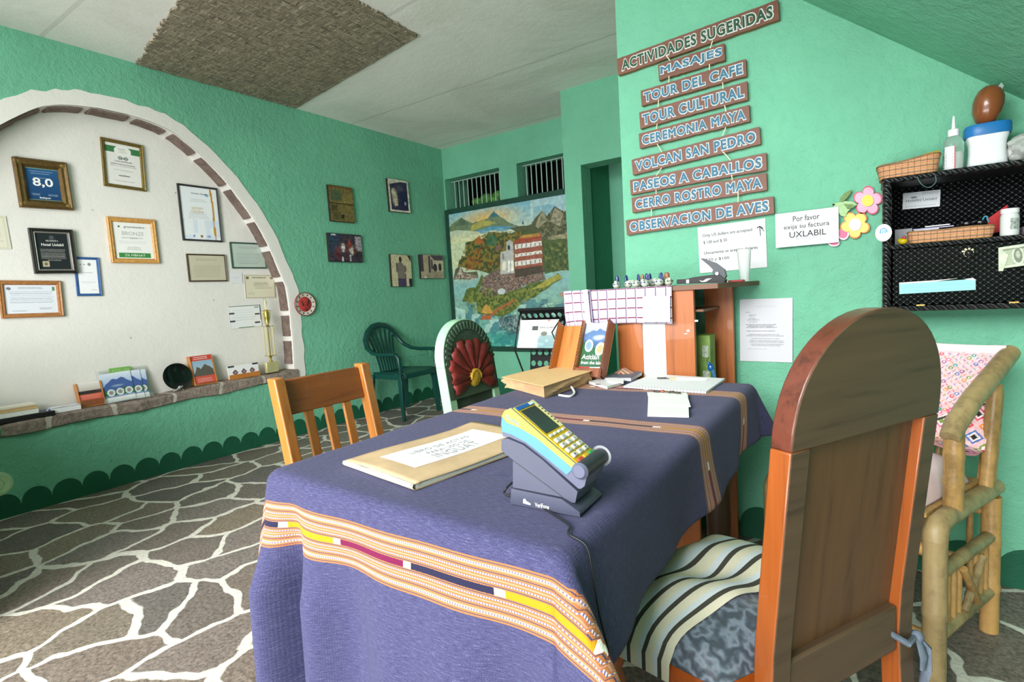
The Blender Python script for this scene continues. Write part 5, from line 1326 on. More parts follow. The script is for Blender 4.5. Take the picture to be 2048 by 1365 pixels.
# things fixed on or lying in the cabinet
PW = ('y', YC - 0.014)
u, v, w, h, ang = fit_rect(PW, (1806, 387), (1881, 379.7), (1879.5, 413), (1805, 419.5))
t = thing('business_card', 'white printed card on the back of the open wicker shelf', 'card', frame_matrix(PW, u, v, ang, 0.001))
a = Art(60, 36, '#c9cdd2'); a.lines(.5, .8, .98, .95, 2, '#55585c', .8); a.lines(.05, .1, .95, .16, 1, '#55585c', .7); a.ell(.3, .68, .09, .06, '#74777c'); a.lines(.2, .52, .6, .6, 1, '#66696e', .7)
b = MB(); b.span((-w / 2, -h / 2, 0), (w / 2, h / 2, .001)); b.build('card', M_PAPER, t, smooth=0); a.mesh('print', w, h, .0014, t)
letters('lettering', 'Hoteles Uxlabil', 0, -.02 * 0, w * .82, h * .15, .0018, INK, t)
def basket_mat():
    t = NT('striped_palm_basket'); co = t.coord('Object'); s = t.add('ShaderNodeSeparateXYZ'); t.link(co, s.inputs[0])
    w1 = t.math('FRACT', t.math('MULTIPLY', s.outputs[0], 62)); z1 = t.math('FRACT', t.math('MULTIPLY', s.outputs[2], 62))
    col = t.ramp(z1, [(0.0, C('#b98b52')), (0.22, C('#c98d6d')), (0.45, C('#4f5a4a')), (0.58, C('#b5875a')), (0.8, C('#c78f78'))], 'CONSTANT')
    col = t.mix(t.math('MULTIPLY', t.math('GREATER_THAN', w1, 0.88), .6), col, C('#5a4433'))
    n = t.noise(co, 180, 3); t.base(t.mix(.3, col, t.ramp(n, [(.3, (.2, .2, .2)), (.7, (.8, .8, .8))]), 'OVERLAY')); t.bump(t.math('ADD', w1, n), .5, .003); return t.fin(.7, 0, .25)
M_BK = basket_mat()
def basket(name, label, x0, x1, y0, y1, z, h, flare=1.05, sag=0.0, slope=0.0):
    w, d = x1 - x0, y1 - y0
    t = thing(name, label, 'basket', loc=((x0 + x1) / 2, (y0 + y1) / 2, z))
    def rr(k, n=48, sq=5.0):
        o = []
        for i in range(n):
            an = 2 * PI * i / n; c, s_ = math.cos(an), math.sin(an); r_ = (abs(c) ** sq + abs(s_) ** sq) ** (-1 / sq)
            o.append((c * r_ * w / 2 * k, s_ * r_ * d / 2 * k))
        return o
    b = MB(); n = 48; lay = [(0.96, 0), (1.0, h * .5), (flare, h), (flare * .96, h), (0.94, h * .4), (0.9, 0.004)]
    vs = []
    for k, z_ in lay:
        for (x, y) in rr(k): vs.append((x, y, z_ + slope * x * (z_ / h) + sag * math.sin(x * 40 + y * 9) * (z_ / h)))
    fs = [(i * n + j, i * n + (j + 1) % n, (i + 1) * n + (j + 1) % n, (i + 1) * n + j) for i in range(5) for j in range(n)]
    fs += [tuple(range(n - 1, -1, -1)), tuple(5 * n + j for j in range(n))]
    b.add(vs, fs); b.build('woven_body', M_BK, t, smooth=50)
    b = MB(); pts = [(x, y, h + slope * x + sag * math.sin(x * 40 + y * 9)) for x, y in rr(flare * .985)]; b.tube(pts, 0.0028, 6, closed=True); b.build('rim', mat('#8a6a48', .7, var=.3, scale=80), t)
    return t
zt0 = SZ1 + 0.0135
basket('woven_basket', 'striped woven palm basket at the left end on top of the wicker cabinet', SX0 - .012, on_y(1880, 350, 2.18).x, 2.175, 2.30, zt0, 0.05, 1.06, .002, .09)
t = thing('screwdriver', 'screwdriver with a yellow handle lying across the top basket', 'screwdriver', loc=(on_y(1853, 318, 2.22).x, 2.22, zt0 + 0.058))
b = MB(); b.tube([(-.012, 0, 0.0015), (-.006, 0, .002), (0.028, 0, 0.006), (0.031, 0, .006)], [0.004, .0075, .008, .006], 12); b.build('handle', mat('#d8a417', .35, var=.1), t)
b = MB(); b.tube([(-.012, 0, .001), (-.055, 0.005, -.004)], .003, 8); b.build('shaft', mat('#3b4248', .35, .6), t)
b = MB(); pth = smooth_curve([(on_y(1834, 354, YF - .008).x, YF - .008, on_y(1834, 354, YF).z), (on_y(1843, 370, YF).x, YF - .01, on_y(1843, 370, YF).z), (on_y(1858, 376, YF).x, YF - .01, on_y(1858, 376, YF).z), (on_y(1871, 365, YF).x, YF - .009, on_y(1871, 365, YF).z), (on_y(1870, 352, YF).x, YF - .008, on_y(1870, 352, YF).z)], 5)
b.tube(pth, .0008, 5); tag(b.build('loose_thread', mat('#5d8a80', .7)), 'thin green loop of thread hanging below the top basket', 'thread')

def gx(px, py, y): return on_y(px, py, y)
# glue bottle
y = 2.235; p0 = gx(1906, 347, y)
t = thing('glue_bottle', 'clear plastic squeeze bottle with a white pointed cap on top of the wicker cabinet', 'bottle', loc=(p0.x, y, zt0))
glass = NT('clear_plastic'); glass.base((.9, .95, .93)); M_CLR = glass.fin(.12, 0, .5, Transmission_Weight=.9, IOR=1.2)
frost = NT('frosted_plastic'); frost.base((.93, .95, .95)); M_FR = frost.fin(.45, 0, .5, Transmission_Weight=.75, IOR=1.15)
R = 0.026; Hb = gx(1906, 268, y).z - zt0
b = MB(); b.lathe([(R * .95, 0), (R, 0.006), (R, Hb * .72), (R * .9, Hb * .84), (R * .45, Hb * .98), (R * .42, Hb)], 28, sy=.7); b.build('bottle_body', M_CLR, t)
b = MB(); b.lathe([(R * .92, 0.003), (R * .92, Hb * .5), (0.001, Hb * .51)], 24, sy=.68, caps=False); b.build('liquid', mat('#c8d3cc', .3, var=.05), t)
b = MB(); b.lathe([(R * .55, Hb * .93), (R * .55, Hb + .012), (R * .2, Hb + .016), (R * .12, Hb + .05), (R * .05, Hb + .055)], 18); b.build('cap', mat('#e9eceb', .4, var=.03), t)
vs = []; n = 10
for i in range(n + 1):
    an = -PI / 2 - 1.0 + 1.15 * i / n
    for z_ in (Hb * .06, Hb * .66): vs.append((R * 1.02 * math.cos(an), R * 1.02 * .7 * math.sin(an), z_))
b = MB(); b.add(vs, [(2 * i, 2 * i + 2, 2 * i + 3, 2 * i + 1) for i in range(n)]); b.build('label', mat('#d5dadd', .5, var=.06), t)
b = MB(); b.add([(v_[0] * 1.01, v_[1] * 1.01, v_[2] if j % 2 == 0 else v_[2] - Hb * .0) for j, v_ in enumerate(vs[-4:])], [(0, 2, 3, 1)]); b.build('label_edge', mat('#c85f6a', .5), t)
b = MB()
for z_ in (.2, .28, .36, .44): b.add([(vs[4][0] * 1.012, vs[4][1] * 1.012, Hb * z_), (vs[-6][0] * 1.012, vs[-6][1] * 1.012, Hb * z_), (vs[-6][0] * 1.012, vs[-6][1] * 1.012, Hb * (z_ + .025)), (vs[4][0] * 1.012, vs[4][1] * 1.012, Hb * (z_ + .025))], [(0, 1, 2, 3)])
b.build('label_writing', mat('#6d7378', .6), t, smooth=0)
# white jar with a blue lid
y = 2.25; x0, x1 = gx(1932, 340, y).x, gx(2015, 330, y).x; zl = gx(1972, 272, y).z; ztop = gx(1972, 246, y).z
t = thing('plastic_jar', 'white squarish plastic jar with a blue screw lid on top of the wicker cabinet', 'jar', loc=((x0 + x1) / 2, y, zt0))
R = (x1 - x0) / 2; Hj = zl - zt0
def sq_lathe(b, prof, n=40, e=4.0, dy=.8):
    vs = []
    for r_, z_ in prof:
        for j in range(n):
            an = 2 * PI * j / n; c, s_ = math.cos(an), math.sin(an); k = (abs(c) ** e + abs(s_) ** e) ** (-1 / e)
            vs.append((c * k * r_, s_ * k * r_ * dy, z_))
    m = len(prof)
    b.add(vs, [(i * n + j, i * n + (j + 1) % n, (i + 1) * n + (j + 1) % n, (i + 1) * n + j) for i in range(m - 1) for j in range(n)] + [tuple(range(n - 1, -1, -1)), tuple((m - 1) * n + j for j in range(n))])
b = MB(); sq_lathe(b, [(R * .97, 0), (R, .004), (R * .94, Hj * .25), (R * .9, Hj * .5), (R * .92, Hj * .75), (R * 1.03, Hj * .96), (R * 1.03, Hj)]); b.build('jar_body', mat('#dfe3e6', .45, var=.03), t, smooth=50)
b = MB(); sq_lathe(b, [(R * 1.13, Hj - .002), (R * 1.16, Hj + .004), (R * 1.16, Hj + .026), (R * 1.1, Hj + .032), (R * .5, Hj + .033)], e=3); b.build('lid', mat('#1f6fae', .35, var=.06), t, smooth=40)
zlid = zt0 + Hj + .033
# gourd
pc_ = gx(1970, 205, y); R = (gx(2003, 205, y).x - gx(1937, 205, y).x) / 2
t = thing('gourd', 'round polished brown gourd resting on the blue lid of the white jar', 'gourd', loc=(pc_.x, y, zlid))
Hg = gx(1970, 173, y).z - zlid
b = MB(); b.lathe([(R * .25, 0), (R * .62, Hg * .08), (R * .92, Hg * .3), (R, Hg * .52), (R * .95, Hg * .7), (R * .75, Hg * .88), (R * .4, Hg * .98), (0.001, Hg)], 32, Matrix.Rotation(.12, 4, 'Y'), caps=False); b.build('gourd_body', wood('#7d4622', '#55290f', 'Z', .28, 14, coat=.4), t, smooth=70)
b = MB(); b.add([(R * .62, -R * .5, Hg * .86), (R * .9, -R * .45, Hg * .98), (R * 1.05, -R * .4, Hg * .9), (R * .85, -R * .52, Hg * .72)], [(0, 3, 2, 1)]); b.build('clear_tape', M_FR, t, smooth=0, solid=.0006)
# plastic bag
p0 = gx(2045, 310, 2.25)
def bag(u, v):
    an = 2 * PI * u; ph = PI * v; r_ = .047 * (1 + .16 * math.sin(an * 5 + ph * 4) * math.sin(ph) + .1 * math.sin(an * 9 - ph * 6))
    return (r_ * math.sin(ph) * math.cos(an) * 1.1, r_ * math.sin(ph) * math.sin(an), .042 - .042 * math.cos(ph) * (1 + .08 * math.sin(an * 4)))
t = MB(); t.grid(bag, 40, 22); tag(t.build('plastic_bag', mat('#cfd2cd', .3, var=.12, scale=25, spec=.6, Transmission_Weight=.25), smooth=20, M=Matrix.Translation((p0.x + .012, 2.25, zt0 + .001))), 'crumpled whitish plastic bag at the right on top of the wicker cabinet', 'bag')
# on the open shelf
zs0 = SZM + 0.0085; yb_ = 2.225
x0, x1 = gx(1817, 470, 2.19).x, gx(1991, 470, 2.19).x
basket('woven_basket', 'long striped woven palm basket on the open shelf of the wicker cabinet, holding papers', x0, x1, 2.185, 2.275, zs0, 0.036, 1.02, .0012)
for i, (pa, pb, hh, col) in enumerate((((1828, 438), (1878, 440), .0, '#e5e6ee'), ((1826, 444), (1908, 436), .004, '#b9b4d8'), ((1850, 438), (1900, 440), .010, '#f0eff2'))):
    a_, b_ = gx(*pa, 2.2), gx(*pb, 2.2)
    m_ = MB(); z_ = zs0 + .040 + hh; m_.add([(a_.x, 2.195, z_), (b_.x, 2.2, z_ + .001), (b_.x - .004, 2.262, z_ + .003), (a_.x + .01, 2.258, z_ + .001)], [(0, 1, 2, 3)])
    tag(m_.build('paper_slip', mat(col, .8, var=.03), smooth=0, solid=.0028), ('lowest white paper slip lying in the shelf basket', 'lilac paper folder lying in the shelf basket between white slips', 'topmost white paper slip lying in the shelf basket')[i], 'paper')
a_ = gx(1950, 432, 2.225)
t = thing('sunglasses', 'black sunglasses lying in the right half of the shelf basket', 'sunglasses', loc=(a_.x, 2.225, zs0 + .038))
for sx in (-1, 1):
    b = MB(); b.ball((sx * .016, 0, .011), .014, 16, 8, sc=(1, .35, .75)); b.build('lens', mat('#0b0b0d', .12), t)
    b = MB(); b.tube([(sx * .03, 0, .015), (sx * .03, .03, .014), (sx * .028, .04, .008)], .0022, 6); b.build('temple', mat('#141416', .25), t)
b = MB(); b.tube([(-.006, -.002, .014), (0, -.004, .016), (.006, -.002, .014)], .0022, 6); b.build('bridge', mat('#141416', .25), t)
a_ = gx(1963, 422, 2.24); b = MB(); b.tube(smooth_curve([(0, 0, 0), (.004, -.006, .012), (.010, -.008, .013), (.012, -.006, .003), (.015, -.004, -.004)], 4), .0022, 7)
tag(b.build('hair_band', mat('#3f8fa8', .5, var=.2), smooth=60, M=Matrix.Translation((a_.x, 2.225, zs0 + .052))), 'small blue cord curled over the sunglasses', 'cord')
a_, b_ = gx(1976, 440, 2.28), gx(2006, 412, 2.28)
m_ = MB(); m_.add([(a_.x, 2.285, zs0 + .012), (b_.x + .01, 2.29, zs0 + .02), (b_.x + .012, 2.292, b_.z + .004), (a_.x, 2.287, a_.z + .004)], [(0, 1, 2, 3)]); m_.build('x', M_PAPER) if False else None
tag(m_.build('red_folder', mat('#b3262c', .5, var=.1), smooth=0, solid=.003), 'red folder leaning behind the small glass jar on the shelf', 'folder')
# small glass jar with white cap
x0, x1 = gx(2000, 450, 2.2).x, gx(2040, 450, 2.2).x; R = (x1 - x0) / 2; Hj = gx(2020, 424, 2.2).z - zs0
t = thing('glass_jar', 'small jar of white powder with a white cap at the right of the shelf basket', 'jar', loc=((x0 + x1) / 2, 2.205, zs0))
b = MB(); b.lathe([(R * .93, 0), (R, .004), (R, Hj * .8), (R * .88, Hj * .92), (R * .86, Hj)], 28); b.build('jar_body', mat('#d5dad6', .15, var=.04, spec=.6), t)
b = MB(); b.lathe([(R * .97, Hj - .004), (R * .97, Hj + .008), (R * .9, Hj + .01)], 28); b.build('cap', mat('#e4e7e6', .4, var=.02), t)
b = MB(); vs = []
for i in range(9):
    an = -PI / 2 - .1 + 1.0 * i / 8
    for z_ in (.25, .72): vs.append((R * 1.01 * math.cos(an), R * 1.01 * math.sin(an), Hj * z_))
b.add(vs, [(2 * i, 2 * i + 2, 2 * i + 3, 2 * i + 1) for i in range(8)]); b.build('label', mat('#9aa29c', .6, var=.7, scale=130), t)
# grey packet and yellow toy at the left of the shelf
a_ = gx(1807, 452, 2.30); m_ = MB(); m_.box((0, 0, .028), (.048, .004, .056), Matrix.Rotation(-.12, 4, 'X')); tag(m_.build('grey_packet', mat('#8f8f94', .5, var=.15), M=Matrix.Translation((a_.x, 2.295, zs0))), 'grey packet standing at the left end of the open wicker shelf', 'packet')
a_ = gx(1806, 480, 2.215); t = thing('yellow_toy', 'small yellow and red object at the left end of the open wicker shelf', 'toy', loc=(a_.x, 2.235, zs0))
b = MB(); b.ball((0, 0, .011), .013, 14, 8, sc=(1.05, .8, .82)); b.ball((-.008, 0, .014), .008, 10, 8); b.build('body', mat('#c9b415', .45, var=.2), t)
b = MB(); b.ball((.004, -.004, .023), .006, 10, 8); b.build('red_top', mat('#b8473d', .45, var=.3), t)
b = MB(); x0 = gx(2046, 470, 2.22).x
for i in range(4): b.span((x0, 2.2, zs0 + .0 + i * .006), (x0 + .09, 2.29, zs0 + .005 + i * .006))
tag(b.build('booklet_stack', mat('#b9b4c6', .7, var=.3, scale=30), smooth=0), 'small pile of pale booklets right of the glass jar on the wicker shelf', 'booklets')
# on the drop front
DW = ('y', YF + .004)
a = Art(80, 34, '#b9c2ac'); a.rect(.02, .05, .98, .95, '#ccd2bc'); a.rect(.05, .1, .95, .9, '#a9b49c'); a.ell(.42, .5, .13, .42, '#d3d7c6'); a.ell(.42, .5, .1, .33, '#7d8775'); a.ell(.42, .55, .05, .17, '#b4b9a8'); a.lines(.1, .78, .95, .9, 1, '#5f6a5a', .8, .4); a.lines(.6, .2, .95, .6, 4, '#7f8a78', .6); a.grain(.2, 40)
u, v, w, h, ang = fit_rect(DW, (1998, 497), (2088, 480), (2088, 523), (2000, 541))
t = thing('banknote', 'green and white dollar banknote with a folded corner fixed to the cabinet door', 'banknote', frame_matrix(DW, u, v, ang, .001))
a.mesh('note', w, h, .002, t, attr_mat('banknote_paper', .7, .2), lambda x, y: ((x - .5) * w, (y - .5) * h, .002 + .003 * math.sin(x * 5) ** 2))
b = MB(); b.add([(-w / 2, h / 2 * .9, .003), (-w / 2 + .02, h * .1, .006), (-w / 2 + .004, -h * .62, .005), (-w / 2 - .006, -h * .6, .004)], [(0, 3, 2, 1)]); b.build('folded_corner', mat('#c3cbb4', .7, var=.15, scale=60), t, smooth=0, solid=.0008)
u, v, w, h, ang = fit_rect(DW, (1798, 568), (1951, 556), (1951, 583), (1799, 588))
t = thing('blue_paper_strip', 'pale blue folded paper strip with faint writing tucked on the cabinet door', 'paper', frame_matrix(DW, u, v, ang, .001))
a = Art(80, 16, '#97cfd6'); a.lines(.03, .2, .97, .75, 4, '#7bb3bd', .5, .3, .05); a.mesh('strip', w, h * .9, .002, t, attr_mat('white_paper', .8, .2))
b = MB(); b.add([(-w / 2, h * .45, .0026), (-w * .02, h * .45, .0026), (w * .28, h * .6, .003), (-w * .02, h * .56, .003), (-w / 2, h * .56, .003)], [(0, 1, 2, 3, 4)]); b.add([(w * .36, h * .5, .003), (w / 2, h * .32, .003), (w * .47, h * .55, .004)], [(0, 1, 2)]); b.build('white_edge', M_PAPER, t, smooth=0, solid=.0006)
# ------------------------------------------------------------------ table
TX0, TX1, TY0, TY1 = -1.09, -0.362, 0.612, 1.93
M_TD = wood('#4a2c1a', '#2f1b10', 'Z', .4, 9)
tb = thing('dining_table', 'dark wooden table with turned legs hidden under a blue woven tablecloth', 'table', loc=((TX0 + TX1) / 2, (TY0 + TY1) / 2, 0))
ox, oy = (TX0 + TX1) / 2, (TY0 + TY1) / 2
_w, _l = (TX1 - TX0) / 2 - .014, (TY1 - TY0) / 2 - .014
b = MB(); b.prism([(-_w, -_l + .036), (_w, -_l), (_w, _l), (-_w, _l)], ZT - .036, ZT - .006); b.build('tabletop', M_TD, tb, bevel=.006)
for sy in (-1, 1):
    b = MB(); b.box((0, sy * (TY1 - TY0 - .16) / 2, ZT - .075), (TX1 - TX0 - .16, .02, .08)); b.build('apron', M_TD, tb)
for sx in (-1, 1):
    b = MB(); b.box((sx * (TX1 - TX0 - .16) / 2, 0, ZT - .075), (.02, TY1 - TY0 - .16, .08)); b.build('apron', M_TD, tb)
for sx in (-1, 1):
    for sy in (-1, 1):
        b = MB(); b.lathe([(.028, 0), (.032, .03), (.024, .06), (.036, .12), (.04, .3), (.036, .42), (.026, .46), (.042, .48), (.03, .50), (.044, .52), (.044, .54), (.03, .56), (.04, .58), (.04, ZT - .035)], 20, Matrix.Translation((sx * (TX1 - TX0 - .17) / 2, sy * (TY1 - TY0 - .17) / 2, 0)))
        b.build('leg', M_TD, tb)

# ------------------------------------------------------------------ woven tablecloth
OVF, OVR, OVL, OVB = 0.60, 0.195, 0.21, 0.20
WT, LT = TX1 - TX0, TY1 - TY0
def cloth_mat():
    t = NT('blue_woven_cloth'); uv = t.add('ShaderNodeUVMap').outputs[0]
    sp = t.add('ShaderNodeSeparateXYZ'); t.link(uv, sp.inputs[0]); U, V = sp.outputs[0], sp.outputs[1]
    n = t.noise(uv, 420, 3, .8); n2 = t.noise(uv, 30, 4, .6)
    mp = t.add('ShaderNodeMapping'); mp.inputs['Scale'].default_value = (60, 420, 1); t.link(uv, mp.inputs[0]); n3 = t.noise(mp.outputs[0], 1, 2, .6)
    blue = t.ramp(t.math('MULTIPLY_ADD', n3, .5, t.math('MULTIPLY', n, .5)), [(.30, C('#303050')), (.5, C('#434365')), (.62, C('#545476')), (.74, C('#8787a2'))])
    # three bands woven across the cloth, V = distance from the front edge of the table
    def band(v0, hw, skew=0.0):
        d = t.math('SUBTRACT', V, v0)
        return t.math('MULTIPLY_ADD', d, 0.5 / hw, 0.5)
    col = blue; hb = None
    dots = t.math('GREATER_THAN', t.math('SINE', t.math('MULTIPLY', U, 2 * PI / 0.0052)), 0.0)
    seg = t.math('FRACT', t.math('ADD', t.math('MULTIPLY', U, 1 / 0.585), 0.23))
    seg_col = t.ramp(seg, [(0, C('#26263f')), (.30, C('#f0ece0')), (.335, C('#c08a1c')), (.62, C('#f0ece0')), (.655, C('#6b1a42')), (.965, C('#f0ece0'))], 'CONSTANT')
    org, pk, wh, bl = C('#ad6c42'), C('#b88a70'), C('#d2cbc6'), C('#40425e')
    for v0 in (-0.088, 0.665, 1.125):
        p = band(v0, 0.046)
        st = []
        half = [(0.0, org), (.028, bl), (.045, org), (.075, pk), (.095, wh), (.125, pk), (.15, org), (.185, bl), (.2, org), (.235, wh), (.265, org), (.295, pk), (.32, org), (.35, wh), (.375, org), (.405, bl), (.42, org)]
        lo = t.ramp(p, half, 'CONSTANT')
        pm = t.math('SUBTRACT', 1.0, p); hi = t.ramp(pm, half, 'CONSTANT')
        side = t.math('LESS_THAN', p, 0.5); stripes = t.mix(side, hi, lo)
        ps = t.math('MINIMUM', p, pm)
        wmask = None
        for a0, a1 in ((.095, .125), (.235, .265), (.35, .375)):
            m = t.math('MULTIPLY', t.math('GREATER_THAN', ps, a0), t.math('LESS_THAN', ps, a1)); wmask = m if wmask is None else t.math('ADD', wmask, m)
        stripes = t.mix(t.math('MULTIPLY', wmask, dots), stripes, C('#6a5f86'))
        mid = t.math('MULTIPLY', t.math('GREATER_THAN', ps, t.math('MULTIPLY_ADD', n, .03, .425)), 1.0)
        stripes = t.mix(mid, stripes, seg_col)
        inb = t.math('MULTIPLY', t.math('GREATER_THAN', p, 0.0), t.math('LESS_THAN', p, 1.0))
        col = t.mix(inb, col, stripes)
        hm = t.math('MULTIPLY', mid, inb); hb = hm if hb is None else t.math('ADD', hb, hm)
    t.base(t.mix(.22, col, t.ramp(n, [(.3, (.25, .25, .25)), (.7, (.75, .75, .75))]), 'OVERLAY'))
    rib = t.math('SINE', t.math('MULTIPLY', U, 2 * PI / 0.0042))
    h = t.math('MULTIPLY_ADD', rib, .12, t.math('MULTIPLY_ADD', hb, 1.2, n))
    t.bump(h, .35, .003); return t.fin(.95, 0, .1, Sheen_Weight=.08)
R_ = 0.022
def roll(d):
    """overshoot past an edge -> (outwards, down) with a rounded edge"""
    a = min(d / R_, PI / 2); o, z = R_ * math.sin(a), R_ * (1 - math.cos(a))
    if d > R_ * PI / 2: z += d - R_ * PI / 2
    return o, z
def cloth_pt(a, b):
    """a = along x from the left edge, b = along y from the front edge"""
    dx, sx = (a - WT, 1) if a > WT else ((-a, -1) if a < 0 else (0, 0))
    dy, sy = (b - LT, 1) if b > LT else ((-b, -1) if b < 0 else (0, 0))
    x, y = TX0 + min(max(a, 0), WT), TY0 + min(max(b, 0), LT)
    skew = 0.034 * (1 - min(max(a, 0), WT) / WT) * max(0, 1 - max(b, 0) / .3)       # the front edge runs slightly askew
    z = ZT + 0.0006 * math.sin(a * 31 + b * 17) + .0005 * math.sin(b * 53 - a * 11)
    if dx == 0 and dy == 0: return Vector((x, y + skew, z))
    if dx == 0:
        o, dz = roll(dy); k = min(1, dy / .25)
        if sy < 0:
            f = 0.016 * math.sin(a * 15.5 + 0.6) + 0.009 * math.sin(a * 33 + 1.9)
            f += -0.075 * math.exp(-((a - 0.085) / 0.034) ** 2) + .035 * math.exp(-((a - 0.01) / 0.05) ** 2) + .02 * math.exp(-((a - .17) / .05) ** 2)
            o += k * k * f + 0.02 * k + 0.02 * max(0, dy - .2)
        else: o += k * 0.01 * math.sin(a * 17)
        return Vector((x, y + skew + sy * o, z - dz))
    if dy == 0:
        o, dz = roll(dx); k = min(1, dx / .19)
        o += k * k * (0.012 * math.sin(b * 9 + 1.0) + .006 * math.sin(b * 21)) + 0.012 * k
        return Vector((x + sx * o, y + skew, z - dz))
    rho = math.hypot(dx, dy); th = math.atan2(dy, dx)           # 0 = side hang, pi/2 = front hang
    o, dz = roll(rho); tn = th / (PI / 2)
    if sx > 0 and sy < 0:   D = Vector((0.97, -0.25, 0)); amp, pk, en = 0.5, 0.5, 0.80
    elif sx < 0 and sy < 0: D = Vector((-0.8, -0.5, 0)); amp, pk, en = 0.16, 0.5, 1.0
    else: D = Vector((sx * .7, sy * .7, 0)); amp, pk, en = 0.45, 0.5, 1.0
    if tn < pk: f = math.sin(tn / pk * PI / 2)
    elif tn < en: f = math.cos((tn - pk) / (en - pk) * PI / 2)
    else: f = 0.0
    psi = amp * f
    n0 = Vector((sx, 0, 0)) * (1 - tn) + Vector((0, sy, 0)) * tn; n0.normalize()
    base = n0 * (o + 0.012 * min(1, rho / .2))
    rest = max(0, rho - R_)
    p = Vector((x, y + skew, z - dz)) + base + D * (rest * math.sin(psi)) + Vector((0, 0, rest * (1 - math.cos(psi))))
    lay = 0.010 * min(1, rho / .12) * f
    side = Vector((0, 1, 0)) if tn < pk else Vector((0, -1, 0))
    if sx > 0 and sy < 0: p += side * lay
    k = min(1, rho / .25); wgt = max(0, tn - .75) / .25
    if sy < 0 and sx > 0: p.y -= k * k * wgt * (0.016 * math.sin(WT * 15.5 + .6) + .009 * math.sin(WT * 33 + 1.9)) + .02 * k * wgt * .3
    if sx < 0 and sy < 0: p.y -= k * k * wgt * (.016 * math.sin(.6) + .009 * math.sin(1.9) + .02 + .02)
    return p
NU, NV = 118, 196
us = np.linspace(-OVL, WT + OVR, NU + 1); vs_ = np.linspace(-OVF, LT + OVB, NV + 1)
b = MB(); uvs = []
for v in vs_:
    for u in us:
        b.v.append(cloth_pt(float(u), float(v))); uvs.append((float(u), float(v) + 0.03 * (1 - min(max(float(u), 0), WT) / WT) * (1 if v < .2 else 0)))
for j in range(NV):
    for i in range(NU):
        b.f.append([j * (NU + 1) + i, j * (NU + 1) + i + 1, (j + 1) * (NU + 1) + i + 1, (j + 1) * (NU + 1) + i]); b.m.append(0)
cloth = b.build('tablecloth', cloth_mat(), None, smooth=180, solid=0.002)
uvl = cloth.data.uv_layers.new(name='UVMap')
for lp in cloth.data.loops: uvl.data[lp.index].uv = uvs[lp.vertex_index]
tag(cloth, 'dusty blue handwoven tablecloth with orange, yellow and purple striped bands, draped over the table', 'tablecloth')
ZC2 = ZT + 0.0022                                                 # upper face of the cloth

# ------------------------------------------------------------------ card payment terminal on its stand
base1 = on_z(1020.5, 1008.8, ZC2); base2 = on_z(1160, 1035.5, ZC2)
ang = math.atan2(base2.y - base1.y, base2.x - base1.x)
M_CH = mat('#494c5f', .42, var=.05); M_CHD = mat('#33363f', .4, var=.05)
TW = 0.088
def PF(px, py):
    """pixel -> (along, height) in the side plane of the stand"""
    d = ray(px, py); nn = Vector((-math.sin(ang), math.cos(ang), 0)); k = (base1 - CAM).dot(nn) / d.dot(nn); p = CAM + d * k
    q = p - base1; return (q.dot(Vector((math.cos(ang), math.sin(ang), 0))), p.z - ZC2)
TMX = Matrix.Translation(base1) @ Matrix.Rotation(ang, 4, 'Z') @ Matrix.Rotation(PI / 2, 4, 'X')      # local x along, y up, z towards the viewer
def T8(*pts): return [PF(1000 + x / 4.874, 780 + y / 4.874) for x, y in pts]
term = thing('card_terminal', 'yellow and blue card payment terminal with a keypad, resting in its grey stand', 'card terminal', TMX)
stand = thing('terminal_stand', 'dark grey wedge shaped stand holding the card payment terminal', 'stand', TMX)
def pr(poly, z0, z1, name, m, par, bevel=.003):
    b = MB(); b.prism(poly, z0, z1); return b.build(name, m, par, bevel=bevel, smooth=40)
ST = T8((100, 1116), (780, 1246), (776, 1195), (600, 1068), (110, 965))
ST[0] = (ST[0][0], 0.0005); ST[1] = (ST[1][0], 0.0005)
pr(ST, -TW, 0, 'stand_base', M_CH, stand)
pr(T8((113, 960), (113, 690), (0, 600), (2, 492), (60, 482), (210, 545), (400, 690), (745, 1003), (722, 1112), (690, 1110), (600, 1058)), -TW + .004, -.004, 'stand_wedge', M_CH, stand)
pr(T8((113, 700), (113, 690), (600, 1050), (596, 1058)), -.0042, -.0036, 'seam', M_CHD, stand, 0)
_vp = T8((395, 1128))[0]
letters('lettering', 'VeriFone', _vp[0] + .003, _vp[1], .026, .0075, .0009, WHT, stand, .008)
b = MB(); q = T8((228, 1105), (228, 1070), (245, 1060), (258, 1085), (300, 1110), (300, 1125)); b.prism(q, 0.0002, .0009); b.build('emblem', WHT, stand, smooth=0)
# terminal body: grey shell, coloured side panels, sloping face
body = T8((0, 470), (-22, 360), (-8, 262), (20, 215), (80, 186), (200, 290), (460, 520), (735, 752), (800, 790), (825, 860), (800, 960), (765, 985), (740, 985), (400, 690), (210, 540), (60, 475))
zf, zb_ = -.009, -TW + .009
pr(body, zb_, zf, 'terminal_shell', mat('#565a70', .4, var=.05), term, .004)
pr(T8((-10, 270), (20, 215), (80, 192), (200, 295), (460, 525), (715, 740), (690, 785), (520, 640), (330, 480), (160, 380), (40, 330)), zf - .001, zf + .0012, 'yellow_side', mat('#d6c63e', .4, var=.04), term, 0)
pr(T8((-10, 278), (40, 332), (160, 382), (330, 482), (520, 642), (688, 787), (630, 845), (440, 690), (230, 525), (90, 450), (-6, 420)), zf - .001, zf + .0013, 'blue_side', mat('#4a86c4', .4, var=.04), term, 0)
o = letters('side_lettering', 'VisaNet', 0, 0, .030, .0075, 0, mat('#3f7fc0', .5, var=0), term)
p = T8((90, 305))[0]; q = T8((200, 390))[0]; sa = math.atan2(q[1] - p[1], q[0] - p[0])
o.matrix_local = Matrix.Translation((p[0] + .002, p[1], zf + .0018)) @ Matrix.Rotation(sa * .75, 4, 'Z')
